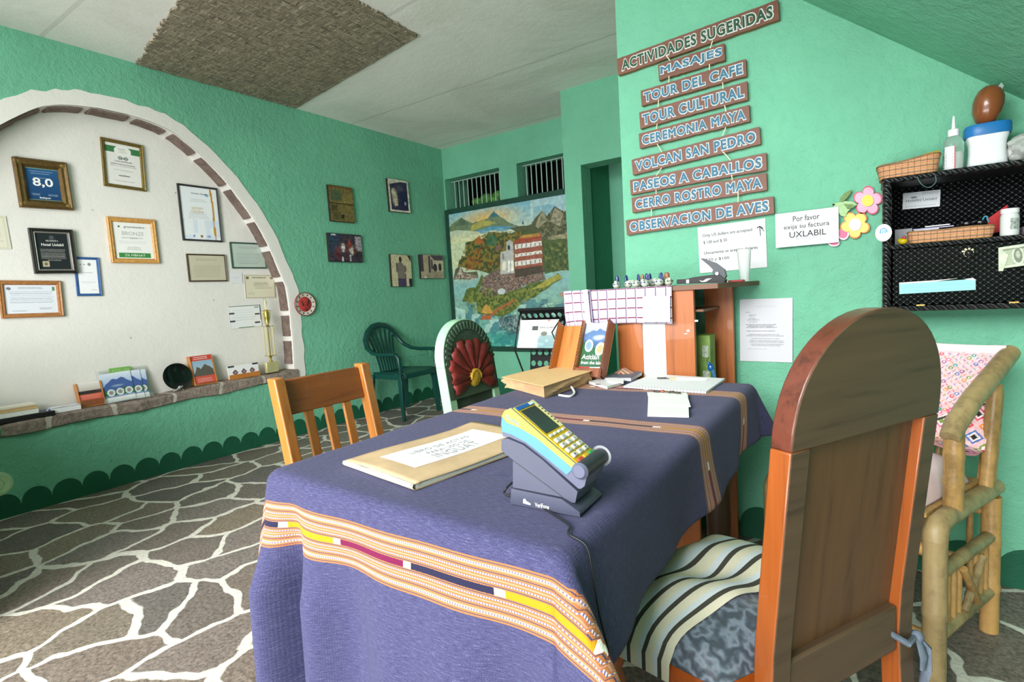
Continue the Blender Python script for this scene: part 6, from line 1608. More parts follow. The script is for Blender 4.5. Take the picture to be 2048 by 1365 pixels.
f0, f1 = T8((84, 186))[0], T8((735, 752))[0]
fd = Vector((f1[0] - f0[0], f1[1] - f0[1], 0)); FL = fd.length; fd.normalize(); fu = Vector((-fd.y, fd.x, 0))
# face frame: x runs across from near side to far side, y up along the face, z out of it
FO = Vector((f1[0], f1[1], zf - .002)); FWD = TW - .022
FMX = Matrix(((0, -fd.x, fu.x, FO.x), (0, -fd.y, fu.y, FO.y), (-1, 0, 0, FO.z), (0, 0, 0, 1)))
def face_box(x0, x1, y0, y1, h, name, m, par=term, bevel=.001, z0=-.001):
    b = MB(); b.span((x0, y0, z0), (x1, y1, h), M=FMX); return b.build(name, m, par, bevel=bevel)
face_box(0, FWD, 0, FL * .985, .0012, 'face_plate', mat('#d9b012', .4, var=.04), bevel=.0005)
face_box(.002, FWD * .86, FL * .92, FL * .975, .0022, 'blue_header', mat('#2466b8', .35, var=.04), bevel=.0004)
face_box(FWD * .66, FWD * .84, FL * .93, FL * .968, .0026, 'header_emblem', WHT, bevel=0)
scr = face_box(FWD * .08, FWD * .80, FL * .50, FL * .90, .0024, 'screen', mat('#343a38', .15, var=.12, scale=8), bevel=.0008)
b = MB()
for i in range(7): b.span((FWD * .90, FL * (.56 + .05 * i), .001), (FWD * .97, FL * (.575 + .05 * i), .0022), M=FMX)
b.build('side_marks', mat('#6a5a1e', .5, var=0), term, smooth=0)
face_box(FWD * .86, FWD, FL * .5, FL * .985, .0016, 'cream_edge', mat('#ece6b4', .4, var=.03), bevel=0)
M_KEY = mat('#dcdcda', .4, var=.03)
for i in range(4): face_box(FWD * (.08 + .225 * i), FWD * (.22 + .225 * i), FL * .435, FL * .468, .004, 'small_key', M_KEY)
kl = ['1', '2', '3', '4', '5', '6', '7', '8', '9', '*', '0', '#']
for r in range(4):
    for c_ in range(3):
        x0, y0 = FWD * (.08 + .31 * c_), FL * (.335 - .083 * r)
        k = face_box(x0, x0 + FWD * .21, y0, y0 + FL * .058, .0045, 'number_key', M_KEY, bevel=.0014)
        bb = MB(); vs, fs = text_geo(kl[r * 3 + c_], .0045, .0048, .02, 0, 1, True); bb.add([(x + x0 + FWD * .105, y + y0 + FL * .029, .0047) for x, y, z in vs], fs, 0, FMX); bb.build('key_marking', INK, k, smooth=0)
for c_, hc in enumerate(('#d84a34', '#e8b832', '#3fa05a')):
    x0 = FWD * (.08 + .31 * c_); face_box(x0, x0 + FWD * .24, FL * .008, FL * .055, .0045, 'function_key', mat(hc, .4, var=.05), bevel=.0014)
b = MB(); c0 = T8((775, 800))[0]; b.tube([(c0[0], c0[1], zf + .006), (c0[0], c0[1], zb_ - .006)], .0135, 24); b.build('paper_cover', M_CHD, term, smooth=40)
b = MB(); b.tube([(c0[0] - .001, c0[1], zf + .0062), (c0[0] - .001, c0[1], zf + .010)], [.0135, .010], 20); b.build('cover_cap', mat('#565a70', .4, var=.05), term, smooth=40)
b = MB(); b.tube([(c0[0], c0[1], zb_ - .006), (c0[0], c0[1], zb_ - .011)], [.018, .015], 20); b.build('cover_cap', mat('#9a9ca2', .4, var=.05), term, smooth=40)
# power cord over the table edge
cp = [on_z(1025, 965, ZC2 + .022), on_z(1012, 978, ZC2 + .014), on_z(1012, 990, ZC2 + .004), on_z(1060, 1003, ZC2 + .003), on_z(1105, 1028, ZC2 + .003), on_z(1138, 1052, ZC2 + .003)]
cp = [tuple(p) for p in cp]
for a_, b_ in ((WT - .004, .038), (WT + .02, .036), (WT + .06, .034), (WT + .12, .034), (WT + .18, .036)):
    q0 = cloth_pt(a_, b_); cp.append((q0.x + (.006 if a_ > WT else 0), q0.y - .002, q0.z + (.0045 if a_ < WT + .01 else .002)))
cp.append((TX1 + .05, TY0 + .06, ZT - .3)); cp.append((TX1 + .02, TY0 + .09, ZT - .5))
b = MB(); b.tube(smooth_curve(cp, 6), .0019, 8); tag(b.build('power_cord', mat('#202124', .4), smooth=60), 'thin black cord running from the terminal stand over the table edge', 'cord')

# ------------------------------------------------------------------ worn folder with a white label
p0, p1, p3 = on_z(690, 932, ZC2), on_z(830, 982, ZC2), on_z(920, 850, ZC2)
ex_ = Vector((p1.x - p0.x, p1.y - p0.y, 0)); Wf = ex_.length; ex_.normalize(); ey_ = Vector((-ex_.y, ex_.x, 0)); Lf = (p3 - p0).dot(ey_)
FM_ = Matrix.Translation((p0.x, p0.y, ZC2)) @ Matrix.Rotation(math.atan2(ex_.y, ex_.x), 4, 'Z')
fo = thing('document_folder', 'worn brown paper folder with a white label reading INGUAT lying on the blue tablecloth', 'folder', FM_)
b = MB(); b.span((.003, .004, .0012), (Wf - .002, Lf - .004, .0095)); b.build('pages', mat('#e9e5da', .8, var=.06, scale=90), fo, bevel=.001)
M_KR = mat('#c6aa86', .7, var=.14, scale=14, bump=.15, bscale=50)
def cov(u, v):
    x, y = u * Wf, v * Lf
    return (x, y, .0112 + .0022 * math.sin(u * 3.1) + .0015 * math.sin(v * 7 + u * 2) + (.004 * (v - .8) / .2 if v > .8 else 0) * (1 - u))
b = MB(); b.grid(cov, 18, 24); b.build('front_cover', M_KR, fo, solid=.0014, smooth=60)
b = MB(); b.span((0, 0, 0), (Wf, Lf, .0012)); b.build('rear_cover', M_KR, fo, smooth=0)
b = MB(); b.grid(lambda u, v: (u * Wf, -.001 + .001 * math.cos(v * PI) - .004 * math.sin(v * PI), .0005 + .0115 * v + .0016 * math.sin(u * 9) * v), 24, 6); b.build('spine', mat('#efe4cc', .7, var=.1, scale=40), fo, smooth=60, solid=.001)
rr = random.Random(5); b = MB()
for i in range(7):
    x = Wf * (.9 + .1 * rr.random()); b.box((0, 0, 0), (.008, .006, .0016), Matrix.Translation((x, rr.uniform(-.004, .012), rr.uniform(.004, .013))) @ Matrix.Rotation(rr.uniform(-.4, .4), 4, 'Z'))
b.build('torn_corner', mat('#8a7350', .8, var=.3, scale=90), fo, smooth=0)
b = MB(); b.grid(lambda u, v: (lambda c: (c[0], c[1], c[2] + .0012))(cov(.22 + .5 * u, .14 + .72 * v)), 8, 16); b.build('label', mat('#f1f1f2', .5, var=.02), fo, smooth=60)
b = MB()
for txt, cu_, hw_, hh_, m_ in (('INGUAT', .60, .125, .030, 0), ('PARA USO DE', .485, .12, .016, 0), ('LIBRO DE ACTAS', .37, .17, .016, 0)):
    vs, fs = text_geo(txt, hw_, hh_, .0)
    out_ = []
    for x, y, z in vs:
        v_ = .50 + x / Lf; u_ = cu_ - y / Wf
        c_ = cov(u_, v_); out_.append((c_[0], c_[1], c_[2] + .0019))
    b.add(out_, [f[::1] for f in fs])
b.build('label_writing', mat('#a3a4a8', .7, var=0), fo, smooth=0)

# ------------------------------------------------------------------ brown paper bag with an envelope on it
pa, pb = on_z(1014, 792, ZC2), on_z(1082, 798, ZC2)
zb1 = .042
c_env = [on_z(*p, ZC2 + zb1 + .004) for p in ((1003, 753), (1087, 772), (1184, 741), (1102, 729))]
BGM = Matrix.Translation((0, 0, ZC2))
t = thing('paper_bag', 'folded brown paper bag with a white cord handle beneath a tan envelope', 'paper bag', Matrix.Translation((c_env[0].x + .1, c_env[0].y + .05, ZC2)))
inv = t.matrix_world.inverted()
def L3(p, z): q = inv @ Vector((p.x, p.y, ZC2)); return Vector((q.x, q.y, z))
A0, A1, A2, A3 = [L3(p, 0) for p in c_env]
ctr = (A0 + A1 + A2 + A3) / 4
b = MB(); M_KB = mat('#cfa67c', .75, var=.10, scale=30, bump=.25, bscale=45)
def bagtop(u, v):
    p = (A0 * (1 - u) + A1 * u) * (1 - v) + (A3 * (1 - u) + A2 * u) * v; p = ctr + (p - ctr) * .94
    return Vector((p.x, p.y, zb1 - .003 - .002 * math.sin(u * 9) * math.sin(v * 7)))
N = 24; ring = [(u, 0) for u in np.linspace(0, 1, N)] + [(1, v) for v in np.linspace(0, 1, N)] + [(u, 1) for u in np.linspace(1, 0, N)] + [(0, v) for v in np.linspace(1, 0, N)]
rows = 6; vs = []
for k in range(rows + 1):
    for i, (u, v) in enumerate(ring):
        p = bagtop(u, v); d = (p - ctr); d.z = 0; d.normalize(); tt = k / rows
        cr = ((.008 * math.sin(i * .33 + k * 1.1) + .004 * math.sin(i * .9 + k * 1.7)) * math.sin(tt * PI) + .006 * tt) * (1.0 if i >= N else .18)
        ins = -0.012 * math.sin(tt * PI * .5) if i < N else .004 * math.sin(tt * 5)
        q = p + d * (cr + ins); vs.append((q.x, q.y, zb1 * (1 - tt) + .0006 + (0 if k < rows else 0)))
n = len(ring); b.add(vs, [(k * n + i, k * n + (i + 1) % n, (k + 1) * n + (i + 1) % n, (k + 1) * n + i) for k in range(rows) for i in range(n)] + [tuple(range(n))])
b.build('bag_body', M_KB, t, smooth=50)
h0 = L3(on_z(1118, 793, ZC2), .004); h1 = L3(on_z(1140, 795, ZC2), .003); h2 = L3(on_z(1149, 788, ZC2), .004); h3 = L3(on_z(1143, 781, ZC2), .012)
b = MB(); b.tube(smooth_curve([tuple(h0), tuple(h1), tuple(h2), tuple(h3)], 6), .0038, 10); b.build('cord_handle', mat('#eef0ee', .7), t, smooth=60)
b = MB(); e = [Vector((p.x, p.y, 0)) for p in c_env]
vs = [Vector((p.x, p.y, ZC2 + zb1 - .0004 + zz)) for zz in (0, .0022) for p in e]
b.add(vs, [(0, 1, 2, 3)[::-1], (4, 5, 6, 7), (0, 1, 5, 4), (1, 2, 6, 5), (2, 3, 7, 6), (3, 0, 4, 7)]); 
tag(b.build('envelope', mat('#ecc38c', .65, var=.04, scale=20), bevel=.0005), 'flat tan envelope lying on top of the brown paper bag', 'envelope')

# ------------------------------------------------------------------ leaflet holder with two slots
M_OK = wood('#c07a38', '#96541f', 'Y', .42, 10, coat=.2); M_OKD = wood('#8a4a2a', '#63311a', 'Y', .4, 10, coat=.3)
hx0, hx1 = -1.085, -0.852
hy, lean_h = 1.85, 0.50
HM = Matrix.Translation(((hx0 + hx1) / 2, hy, ZC2)) @ Matrix.Rotation(-lean_h, 4, 'X') @ Matrix.Rotation(PI / 2, 4, 'X') @ Matrix.Rotation(0, 4, 'Z')
# local: x right, y up along the leaning back, z towards the viewer
ho = thing('leaflet_holder', 'leaning two slot wooden leaflet holder standing at the far end of the table', 'leaflet holder', HM)
HW, HH, HD = hx1 - hx0, 0.235, 0.048
b = MB(); b.span((-HW / 2, .002, -.008), (HW / 2, HH, 0)); b.build('back_board', M_OK, ho, bevel=.002)
for x, m_ in ((-HW / 2 + .004, M_OK), (0.0, M_OK), (HW / 2 - .004, M_OKD)):
    b = MB(); hh = HH if x < .1 else HH * 1.02
    b.prism([(x - .004, 0), (x + .004, 0), (x + .004, hh), (x - .004, hh)], 0, HD * (1 if x > -.05 else .9)); b.build('divider', m_, ho, bevel=.002)
for x in (-HW / 2 + .004, 0.0, HW / 2 - .004):
    b = MB()
    for i in range(16): b.ball((x, .014 + i * HH / 16.5, HD * (1 if x > -.05 else .9)), .0046, 8, 6, sc=(.9, 2.2, .35))
    b.build('carved_edge', mat('#6d3413', .5, var=.3, scale=60), ho)
b = MB(); b.span((-HW / 2, 0, 0), (HW / 2, .008, HD)); b.build('bottom_ledge', M_OKD, ho, bevel=.002)
b = MB(); b.span((.004, .004, HD - .008), (HW / 2, .036, HD)); b.build('front_lip', M_OKD, ho, bevel=.002)
lf = thing('leaflet', 'leaflet reading Atitlan with a lake picture in the table leaflet holder', 'leaflet', HM @ Matrix.Translation((HW / 4, .009, .006)))
LW_, LH_ = HW / 2 - .012, HH * 1.0
A = Art(70, 110, '#2f5d46'); A.vgrad(.62, 1, '#7a97c4', '#c3d2ea'); A.poly([(0, .62), (.0, .74), (.15, .80), (.32, .86), (.48, .84), (.62, .9), (.8, .84), (1, .8), (1, .58)], '#5d7ba8', 1, .02); A.ell(.62, .72, .3, .06, '#b9c9de', .9, .5); A.poly([(0, .58), (.0, .66), (.3, .66), (.7, .62), (1, .66), (1, .5)], '#44688f', .9, .02)
A.poly([(0, .2), (0, .62), (.3, .55), (.6, .52), (1, .55), (1, .2)], '#2f6242'); A.ell(.27, .56, .17, .115, '#e2e9ec'); A.ell(.27, .56, .12, .08, '#7e9cb5'); A.ell(.74, .5, .18, .125, '#e2e9ec'); A.ell(.74, .5, .125, .085, '#c9a878'); A.rect(0, 0, 1, .17, '#e9ebee'); A.poly([(0, .09), (0, .17), (.45, .17), (.5, .13), (.42, .09)], '#c43a3f'); A.grain(.12, 40)
b = MB(); b.span((-LW_ / 2, 0, -.004), (LW_ / 2, LH_ - .02, .018)); b.build('pages', mat('#e6e8ec', .6, var=.03), lf, smooth=0)
A.mesh('cover', LW_, LH_ - .004, 0, lf, attr_mat('glossy_print', .3, .5), lambda x, y: ((x - .5) * LW_, y * (LH_ + .012 * (abs(2 * x - 1) ** 2) - .012), .0192))
letters('lettering', 'Atitlán', -LW_ * .08, LH_ * .335, LW_ * .72, LH_ * .085, .0202, WHT, lf, .012); letters('lettering', 'from the lake', 0, LH_ * .235, LW_ * .86, LH_ * .06, .0202, WHT, lf, .012)

# ------------------------------------------------------------------ papers and small things on the table
def flat(name, label, cat, px, h, m, z=ZC2, bevel=0.0008, group=None):
    q = [on_z(*p, z) for p in px]; c = sum(q, Vector()) / len(q)
    b = MB(); b.prism([(p.x - c.x, p.y - c.y) for p in q], 0.0003, h)
    t = thing(name, label, cat, loc=(c.x, c.y, z), group=group)
    b.build('cover', m, t, bevel=bevel, smooth=30); return t, c, q
# spiral notebook
t, c, q = flat('spiral_notebook', 'open white spiral notebook with a pen on it at the far right of the table', 'notebook', ((1247, 776), (1412, 788), (1450, 761), (1305, 752)), .007, mat('#eef0f4', .8, var=.02))
t.children[0].name = 'pages'
b = MB(); a0, a1 = q[0] - c, q[1] - c
for i in range(26):
    p = a0.lerp(a1, (i + .5) / 26); b.tube([(p.x + .004 * math.cos(k / 10 * 6.283) * 0, p.y - .001 + .0045 * math.cos(k / 10 * 6.283), .0045 + .0045 * math.sin(k / 10 * 6.283)) for k in range(10)], .0007, 5, closed=True)
b.build('spiral', mat('#b9bcc2', .35, .6), t, smooth=60)
# pen
a0, a1 = on_z(1312, 757, ZC2 + .011), on_z(1415, 759, ZC2 + .011)
t = thing('pen', 'white and beige ballpoint pen with a dark clip lying on the spiral notebook', 'pen', loc=tuple(a0.lerp(a1, .5)))
d = (a1 - a0) / 2; d.z = 0
b = MB(); b.tube([-d * .45, d * .9, d], [.0042, .0042, .0012], 10); b.build('barrel', mat('#f0efec', .35, var=.03), t)
b = MB(); b.tube([-d * .46, -d * .2], .0045, 10); b.build('grip', mat('#c9b48a', .35, var=.03), t)
b = MB(); b.tube([-d * .45, -d * .95, -d * .98 + Vector((0, .006, .001)), -d * .6 + Vector((0, .007, .002))], .0016, 8); b.build('clip', mat('#22252c', .3), t)
# grey covered notebook, cable and calculator-like white device
t, c, q = flat('notebook', 'closed dark grey notebook with white pages behind the white phone', 'notebook', ((1210, 763), (1262, 763), (1284, 751), (1234, 748)), .012, mat('#e9ebee', .7, var=.02))
t.children[0].name = 'pages'
b = MB(); b.prism([((p.x - c.x) * 1.01, (p.y - c.y) * 1.01) for p in q], .012, .0145); b.build('grey_cover', mat('#666c7c', .5, var=.08), t, bevel=.0006)
t, c, q = flat('mobile_phone', 'white mobile phone lying face down left of the spiral notebook', 'phone', ((1177, 768), (1214, 779), (1248, 769), (1212, 759)), .009, mat('#eceef0', .3, var=.02), bevel=.003)
p = on_z(1196, 769, ZC2 + .009) - Vector((c.x, c.y, ZC2)); b = MB(); b.box((p.x, p.y, .0092), (.022, .008, .0008), Matrix.Identity(4)); b.build('camera_window', mat('#20242a', .2), t)
t, c, q = flat('paper_tag', 'small folded white paper lying on the white phone', 'paper', ((1214, 764), (1247, 768), (1248, 760), (1216, 757)), .004, mat('#f2f2f0', .8, var=.01), z=ZC2 + .0095)
t, c, q = flat('paper_napkins', 'small pile of white paper slips with a key ring on top', 'papers', ((1295, 834), (1378, 836), (1376, 792), (1297, 790)), .006, mat('#f1f1ee', .8, var=.02))
b = MB(); k = Matrix.Rotation(.05, 4, 'Z'); b.prism([(p.x - c.x, p.y - c.y + .012) for p in [q[0].lerp(q[3], .35), q[1].lerp(q[2], .3), q[2].lerp(q[1], .0) , q[3]]], .006, .0072, M=k); b.build('top_slip', mat('#f6f6f4', .8, var=.01), t)
kz = ZC2 + .0085; kc = on_z(1335, 786, kz)
t = thing('key_ring', 'key ring with brass keys and beads lying on the white paper slips', 'key ring', loc=(kc.x, kc.y, kz))
b = MB(); b.tube([(-.035 + .014 * math.cos(i / 20 * 6.283), .006 + .012 * math.sin(i / 20 * 6.283), .001) for i in range(20)], .0012, 6, closed=True); b.build('ring', mat('#6a6a68', .3, .8), t)
for i in range(2):
    b = MB(); a = .2 + i * .5; b.prism([(x * math.cos(a) - y * math.sin(a) - .018 + i * .012, x * math.sin(a) + y * math.cos(a)) for x, y in ((0, .004), (.02, .003), (.028, .003), (.028, -.002), (.02, -.001), (0, -.004))], .0005 + i * .002, .0022 + i * .002); b.build('key', mat('#8f8a72', .35, .7, .2), t)
b = MB()
for i in range(6): b.ball((.006 + i * .007, -.003 + .003 * math.sin(i), .003), .0036, 10, 6)
b.build('beads', mat('#4d4437', .4, var=.5, scale=90), t)
b = MB(); b.ball((-.016, .001, .004), .0075, 12, 8, sc=(1, 1, .6)); b.build('red_bead', mat('#b0614a', .4, var=.2), t)
p = on_z(1246, 744, ZC2 + .02)
t = MB(); t.grid(lambda u, v: (.045 * (2 * u - 1) * math.sin(v * PI * .9 + .2), .03 * math.cos(v * 3.14) , .022 + .012 * math.sin(v * PI) * (1 - .6 * abs(2 * u - 1)) - .016 * abs(2 * u - 1)), 16, 12)
tag(t.build('striped_purse', (lambda T: (T.base(T.ramp(T.math('FRACT', T.math('MULTIPLY', (lambda s: (T.link(T.coord('Object'), s.inputs[0]), s.outputs[1])[1])(T.add('ShaderNodeSeparateXYZ')), 55)), [(0, C('#b8503a')), (.25, C('#d8b49a')), (.4, C('#6b7a58')), (.6, C('#c46a4a')), (.8, C('#e2d8c8'))], 'CONSTANT')), T.fin(.8))[1])(NT('striped_woven_purse')), solid=.006, smooth=60, M=Matrix.Translation((p.x, p.y + .01, ZC2 - .002))), 'small red and white striped woven purse between the leaflet holder and the grey notebook', 'purse')

# ------------------------------------------------------------------ counter behind the table
CY = 2.03; CZ = 1.087
M_CO = wood('#ad5f26', '#7f3f14', 'Z', .42, 8, coat=.2); M_CT = wood('#6e4a33', '#4d3222', 'X', .5, 8)
co = thing('wooden_counter', 'orange brown wooden counter with a thin projecting top, between the table and the sign wall', 'counter', loc=(-0.8, 2.19, 0))
def cb(name, a, c, m, bevel=.002):
    b = MB(); b.span((a[0] + .8, a[1] - 2.19, a[2]), (c[0] + .8, c[1] - 2.19, c[2])); return b.build(name, m, co, bevel=bevel)
xf = lambda px, y=CY: on_y(px, 660, y).x
b = MB(); tp = [(-1.12, CY - .014), (on_y(1436, 566, CY - .014).x, CY - .014), (-.388, YC - .003), (-1.0, YC - .003), (-1.12, 2.44)]
tp[3] = (XC - .005, YC - .003); tp[4] = (-1.12, YC - .003)
b.prism([(x + .8, y - 2.19) for x, y in tp], CZ - .011, CZ + .007); b.build('counter_top', M_CT, co, bevel=.002)
cb('front_board', (xf(1330), CY, 0), (xf(1389), CY + .02, CZ - .011), M_CO)
cb('front_board', (xf(1235), CY, 0), (xf(1284.5), CY + .02, CZ - .011), M_CO)
cb('white_strip', (xf(1284.5), CY + .004, 0), (xf(1330), CY + .016, CZ - .011), mat('#eceef0', .6, var=.02), 0)
cb('front_board', (-1.11, CY, 0), (xf(1196), CY + .02, CZ - .2), wood('#8a4a20', '#5d2f12', 'Z', .42, 8))
cb('side_board', (-1.11, CY + .02, 0), (-1.09, YC - .01, CZ - .011), M_CO)
cb('rear_board', (on_y(1410, 660, 2.30).x, 2.30, 0), (on_y(1467, 660, 2.30).x, 2.32, CZ - .011), M_CO)
cb('inner_shelf', (xf(1330) , CY + .022, .62), (xf(1389) + .03, 2.30, .64), M_CO)
cb('inner_shelf', (xf(1330), CY + .022, .99), (xf(1389) + .03, 2.30, 1.0), M_CT)
b = MB(); p = on_y(1393, 642, CY - .002); b.box((p.x + .8, CY - .003 - 2.19, p.z), (.012, .004, .007)); p = on_y(1376, 662, CY - .002); b.box((p.x + .8, CY - .001 - 2.19, p.z), (.010, .002, .008), None); p = on_y(1372, 668, CY); b.box((p.x + .8, CY - .001 - 2.19, p.z), (.012, .002, .003)); b.build('tape_scraps', mat('#e8e9e6', .6), co, smooth=0)
# green box and blue keys inside
p = on_y(1407, 745, 2.15); t = thing('green_box', 'green printed box standing inside the open end of the counter', 'box', loc=(p.x, 2.17, .641))
b = MB(); hgt = on_y(1405, 671, 2.15).z - .641; b.span((-.03, -.03, 0), (.03, .05, hgt)); b.build('carton', mat('#7fa04d', .6, var=.25, scale=25), t)
for _z in (.35, .75):
    b = MB(); b.box((.012, -.031, hgt * _z), (.023, .002, .047)); b.build('printed_panel', mat('#b9c6b4', .6, var=.4, scale=90), t, smooth=0)
p = on_y(1422, 738, 2.06); p0 = on_y(1430, 755, 2.02)
t = thing('blue_glass_ornament', 'shiny blue glass ornament hanging at the open end of the counter', 'ornament', loc=(p.x, 2.06, p.z))
b = MB(); b.ball((0, 0, .005), .014, 14, 10, sc=(.9, .9, 1.1)); b.ball((-.008, 0, .02), .007, 10, 8); b.build('bead', mat('#17548f', .1, var=.5, scale=60, spec=.8), t)
b = MB(); b.tube([(.004, 0, -.004), (.01, 0, -.02), (.013, -.002, -.045)], [.009, .007, .006], 10); b.build('drop', mat('#3f6f95', .12, var=.4, scale=70, spec=.8), t)
b = MB(); b.tube([(-.01, 0, .024), (-.02, .02, .03), (-.03, .10, .034)], .0012, 6); b.build('cord', mat('#2b2f33', .5), t)

# checked cloth hung over the counter
def plaid():
    t = NT('white_and_plum_check_cloth'); uv = t.add('ShaderNodeUVMap').outputs[0]; s = t.add('ShaderNodeSeparateXYZ'); t.link(uv, s.inputs[0])
    def line(v, per, w, off=0): return t.math('LESS_THAN', t.math('FRACT', t.math('ADD', t.math('MULTIPLY', v, 1 / per), off)), w / per)
    lv = line(s.outputs[0], .0405, .0032); lh = line(s.outputs[1], .040, .0042, .35)
    dash = t.math('GREATER_THAN', t.math('FRACT', t.math('MULTIPLY', s.outputs[0], 1 / .0405)), .16); lh = t.math('MULTIPLY', lh, dash)
    wh = line(s.outputs[0], .0081, .003)
    col = t.mix(wh, C('#bfb4ce'), C('#d2cbdc')); col = t.mix(lv, col, C('#6f5a72')); col = t.mix(lh, col, C('#7a2545'))
    t.base(col); t.bump(t.noise(uv, 500, 2), .2, .002); return t.fin(.85, 0, .15)
M_PLD = plaid()
def hung(name, label, x0, x1, y, ztop, drop, over=.05, wav=.006, ang=0.0, nu=40, nv=30, side=None):
    b = MB(); uvs = []
    for j in range(nv + 1):
        for i in range(nu + 1):
            u, v = i / nu, j / nv; x = x0 + (x1 - x0) * u; L = (over + drop) * v; uvs.append((u * (x1 - x0), -L))
            if L < over: p = Vector((x, y + over - L, ztop + .0015))
            else:
                d = L - over; p = Vector((x, y - .004 - wav * (1 + math.sin(u * 19 + 1) + .5 * math.sin(u * 41)) * min(1, d / .1) * .6, ztop + .001 - d + .006 * math.sin(u * 3.2) * d / drop))
                if side: p.x += side * d
            b.v.append(p)
    for j in range(nv):
        for i in range(nu): b.f.append([j * (nu + 1) + i, (j + 1) * (nu + 1) + i, (j + 1) * (nu + 1) + i + 1, j * (nu + 1) + i + 1]); b.m.append(0)
    o = b.build(name, M_PLD, None, smooth=180, solid=.0015)
    l = o.data.uv_layers.new(name='UVMap')
    for lp in o.data.loops: l.data[lp.index].uv = uvs[lp.vertex_index]
    return tag(o, label, 'cloth')
yh = CY - .016
xr_ = on_y(1345, 600, yh).x; xm = on_y(1178, 600, yh).x; xl_ = on_y(1131, 600, yh).x
dr_ = on_y(1345, 568, yh).z - on_y(1345, 644, yh).z
hung('checked_cloth', 'white cloth with a plum coloured check hung over the front edge of the counter', xm, xr_, yh, CZ + .007, dr_)
dl_ = on_y(1150, 578, yh - .012).z - on_y(1160, 660, yh - .012).z
hung('checked_cloth', 'narrow fold of plum checked cloth hanging lower at the left end of the counter', xl_ - .005, xm + .012, yh - .006, CZ + .0095, dl_, over=.04, wav=.012, side=.1, nu=20)
p0, p1 = on_y(1285, 594, yh - .02), on_y(1341, 644, yh - .02)
t = thing('blank_card', 'blank white card pinned on the checked cloth at the counter front', 'card', loc=((p0.x + p1.x) / 2, yh - .021, (p0.z + p1.z) / 2))
b = MB(); b.box((0, 0, 0), (p1.x - p0.x, .0012, p0.z - p1.z), Matrix.Rotation(.02, 4, 'Y')); b.build('card', mat('#f4f4f4', .7, var=.01), t, smooth=0)
p0, p1 = on_y(1168, 580, yh - .02), on_y(1182, 648, yh - .02)
t = thing('white_ribbon', 'plain white fabric strip hanging between the two checked cloths', 'ribbon', loc=((p0.x + p1.x) / 2, yh - .026, (p0.z + p1.z) / 2))
b = MB(); b.box((0, 0, 0), (.022, .002, p0.z - p1.z), Matrix.Rotation(-.06, 4, 'Y')); b.build('strip', mat('#efecec', .8, var=.02), t, smooth=0)

# ------------------------------------------------------------------ small things on the counter
CT = CZ + .0072
M_CER = mat('#c9cfbf', .3, var=.2, scale=120); 
def bird(tailh, i):
    t = thing('ceramic_bird', '', 'figurine', loc=(0, 0, CT), group='little ceramic birds on the counter')
    b = MB(); b.ball((0, 0, .0165), .0165, 16, 10, sc=(.95, 1.15, 1)); b.ball((0, -.016, .026), .0085, 12, 8); b.build('body', M_CER, t, smooth=60)
    b = MB(); b.tube([(0, .006, .02), (0, .014, .034), (0, .013, .05), (0, .012, .0555)], [.008, .0085, .0065, .002], 12, flat=.6); b.build('tail', mat(tailh, .25, var=.15, spec=.6), t, smooth=60)
    b = MB(); b.ball((.006, -.0215, .028), .0016, 6, 5); b.ball((-.006, -.0215, .028), .0016, 6, 5); b.build('eyes', mat('#222222', .3), t)
    b = MB()
    for k in range(6): b.ball((.0145 * math.cos(k * 1.05), -.004 + .0165 * math.sin(k * 1.05), .02), .0042, 8, 6, sc=(1, 1, .7))
    b.build('painted_spots', mat('#4d6a4c' if i % 2 else '#5d6f9a', .3, var=.3, scale=200), t); return t
bi, bo_ = bird('#1c2e6e', 0), bird('#8a5a34', 1)
spots = [(1233, 2.085, 0, .2), (1256, 2.13, 0, .9), (1272, 2.09, 0, -.5), (1284, 2.15, 1, .2), (1290, 2.065, 0, -.2), (1303, 2.12, 0, .8), (1318, 2.09, 0, -.6), (1322, 2.17, 0, .4), (1329, 2.14, 1, -.1), (1337, 2.11, 1, .5)]
bl = ['blue tailed ceramic bird at the left end of the row on the counter', 'blue tailed ceramic bird second from the left on the counter, turned away', 'blue tailed ceramic bird third from the left on the counter', 'brown tailed ceramic bird standing behind the blue tailed ones in the middle of the row',
      'foremost blue tailed ceramic bird in the middle of the row', 'blue tailed ceramic bird behind the foremost one, fifth blue tail from the left', 'tall blue tailed ceramic bird right of the middle of the row', 'blue tailed ceramic bird at the back near the right end of the row', 'brown tailed ceramic bird second from the right end of the row', 'brown tailed ceramic bird at the right end of the row']
f_used = [False, False]
for (px, y, kind, rz), lb in zip(spots, bl):
    src = (bi, bo_)[kind]
    o = src if not f_used[kind] else copy_tree(src)
    f_used[kind] = True
    o.matrix_world = Matrix.Translation((on_y(px, 560, y).x, y, CT)) @ Matrix.Rotation(rz, 4, 'Z'); o['label'] = lb
# hole punch
px_, py_ = on_y(1404, 560, 2.08), 2.08
t = thing('hole_punch', 'black and grey hole punch with its lever raised on the counter', 'hole punch', Matrix.Translation((px_.x, py_, CT)))
def HX(x, y): p = on_y(1120 + x / 4.55, 480 + y / 4.55, py_); return (p.x - px_.x, p.z - CT)
def side_prism(name, pts, y0, y1, m, par, bevel=.002):
    b = MB(); b.prism([HX(*p) for p in pts], -y1, -y0, Matrix.Rotation(PI / 2, 4, 'X')); return b.build(name, m, par, bevel=bevel)
off = CT - on_y(1404, 480 + 372 / 4.55, py_).z
_HX = HX
def HX(x, y): p = _HX(x, y); return (p[0], max(0.0003, p[1] + off))
side_prism('base', [(1075, 372), (1075, 330), (1165, 325), (1230, 308), (1400, 285), (1470, 290), (1510, 330), (1505, 372)], -.02, .02, mat('#131416', .4, var=.1, spec=.3), t)
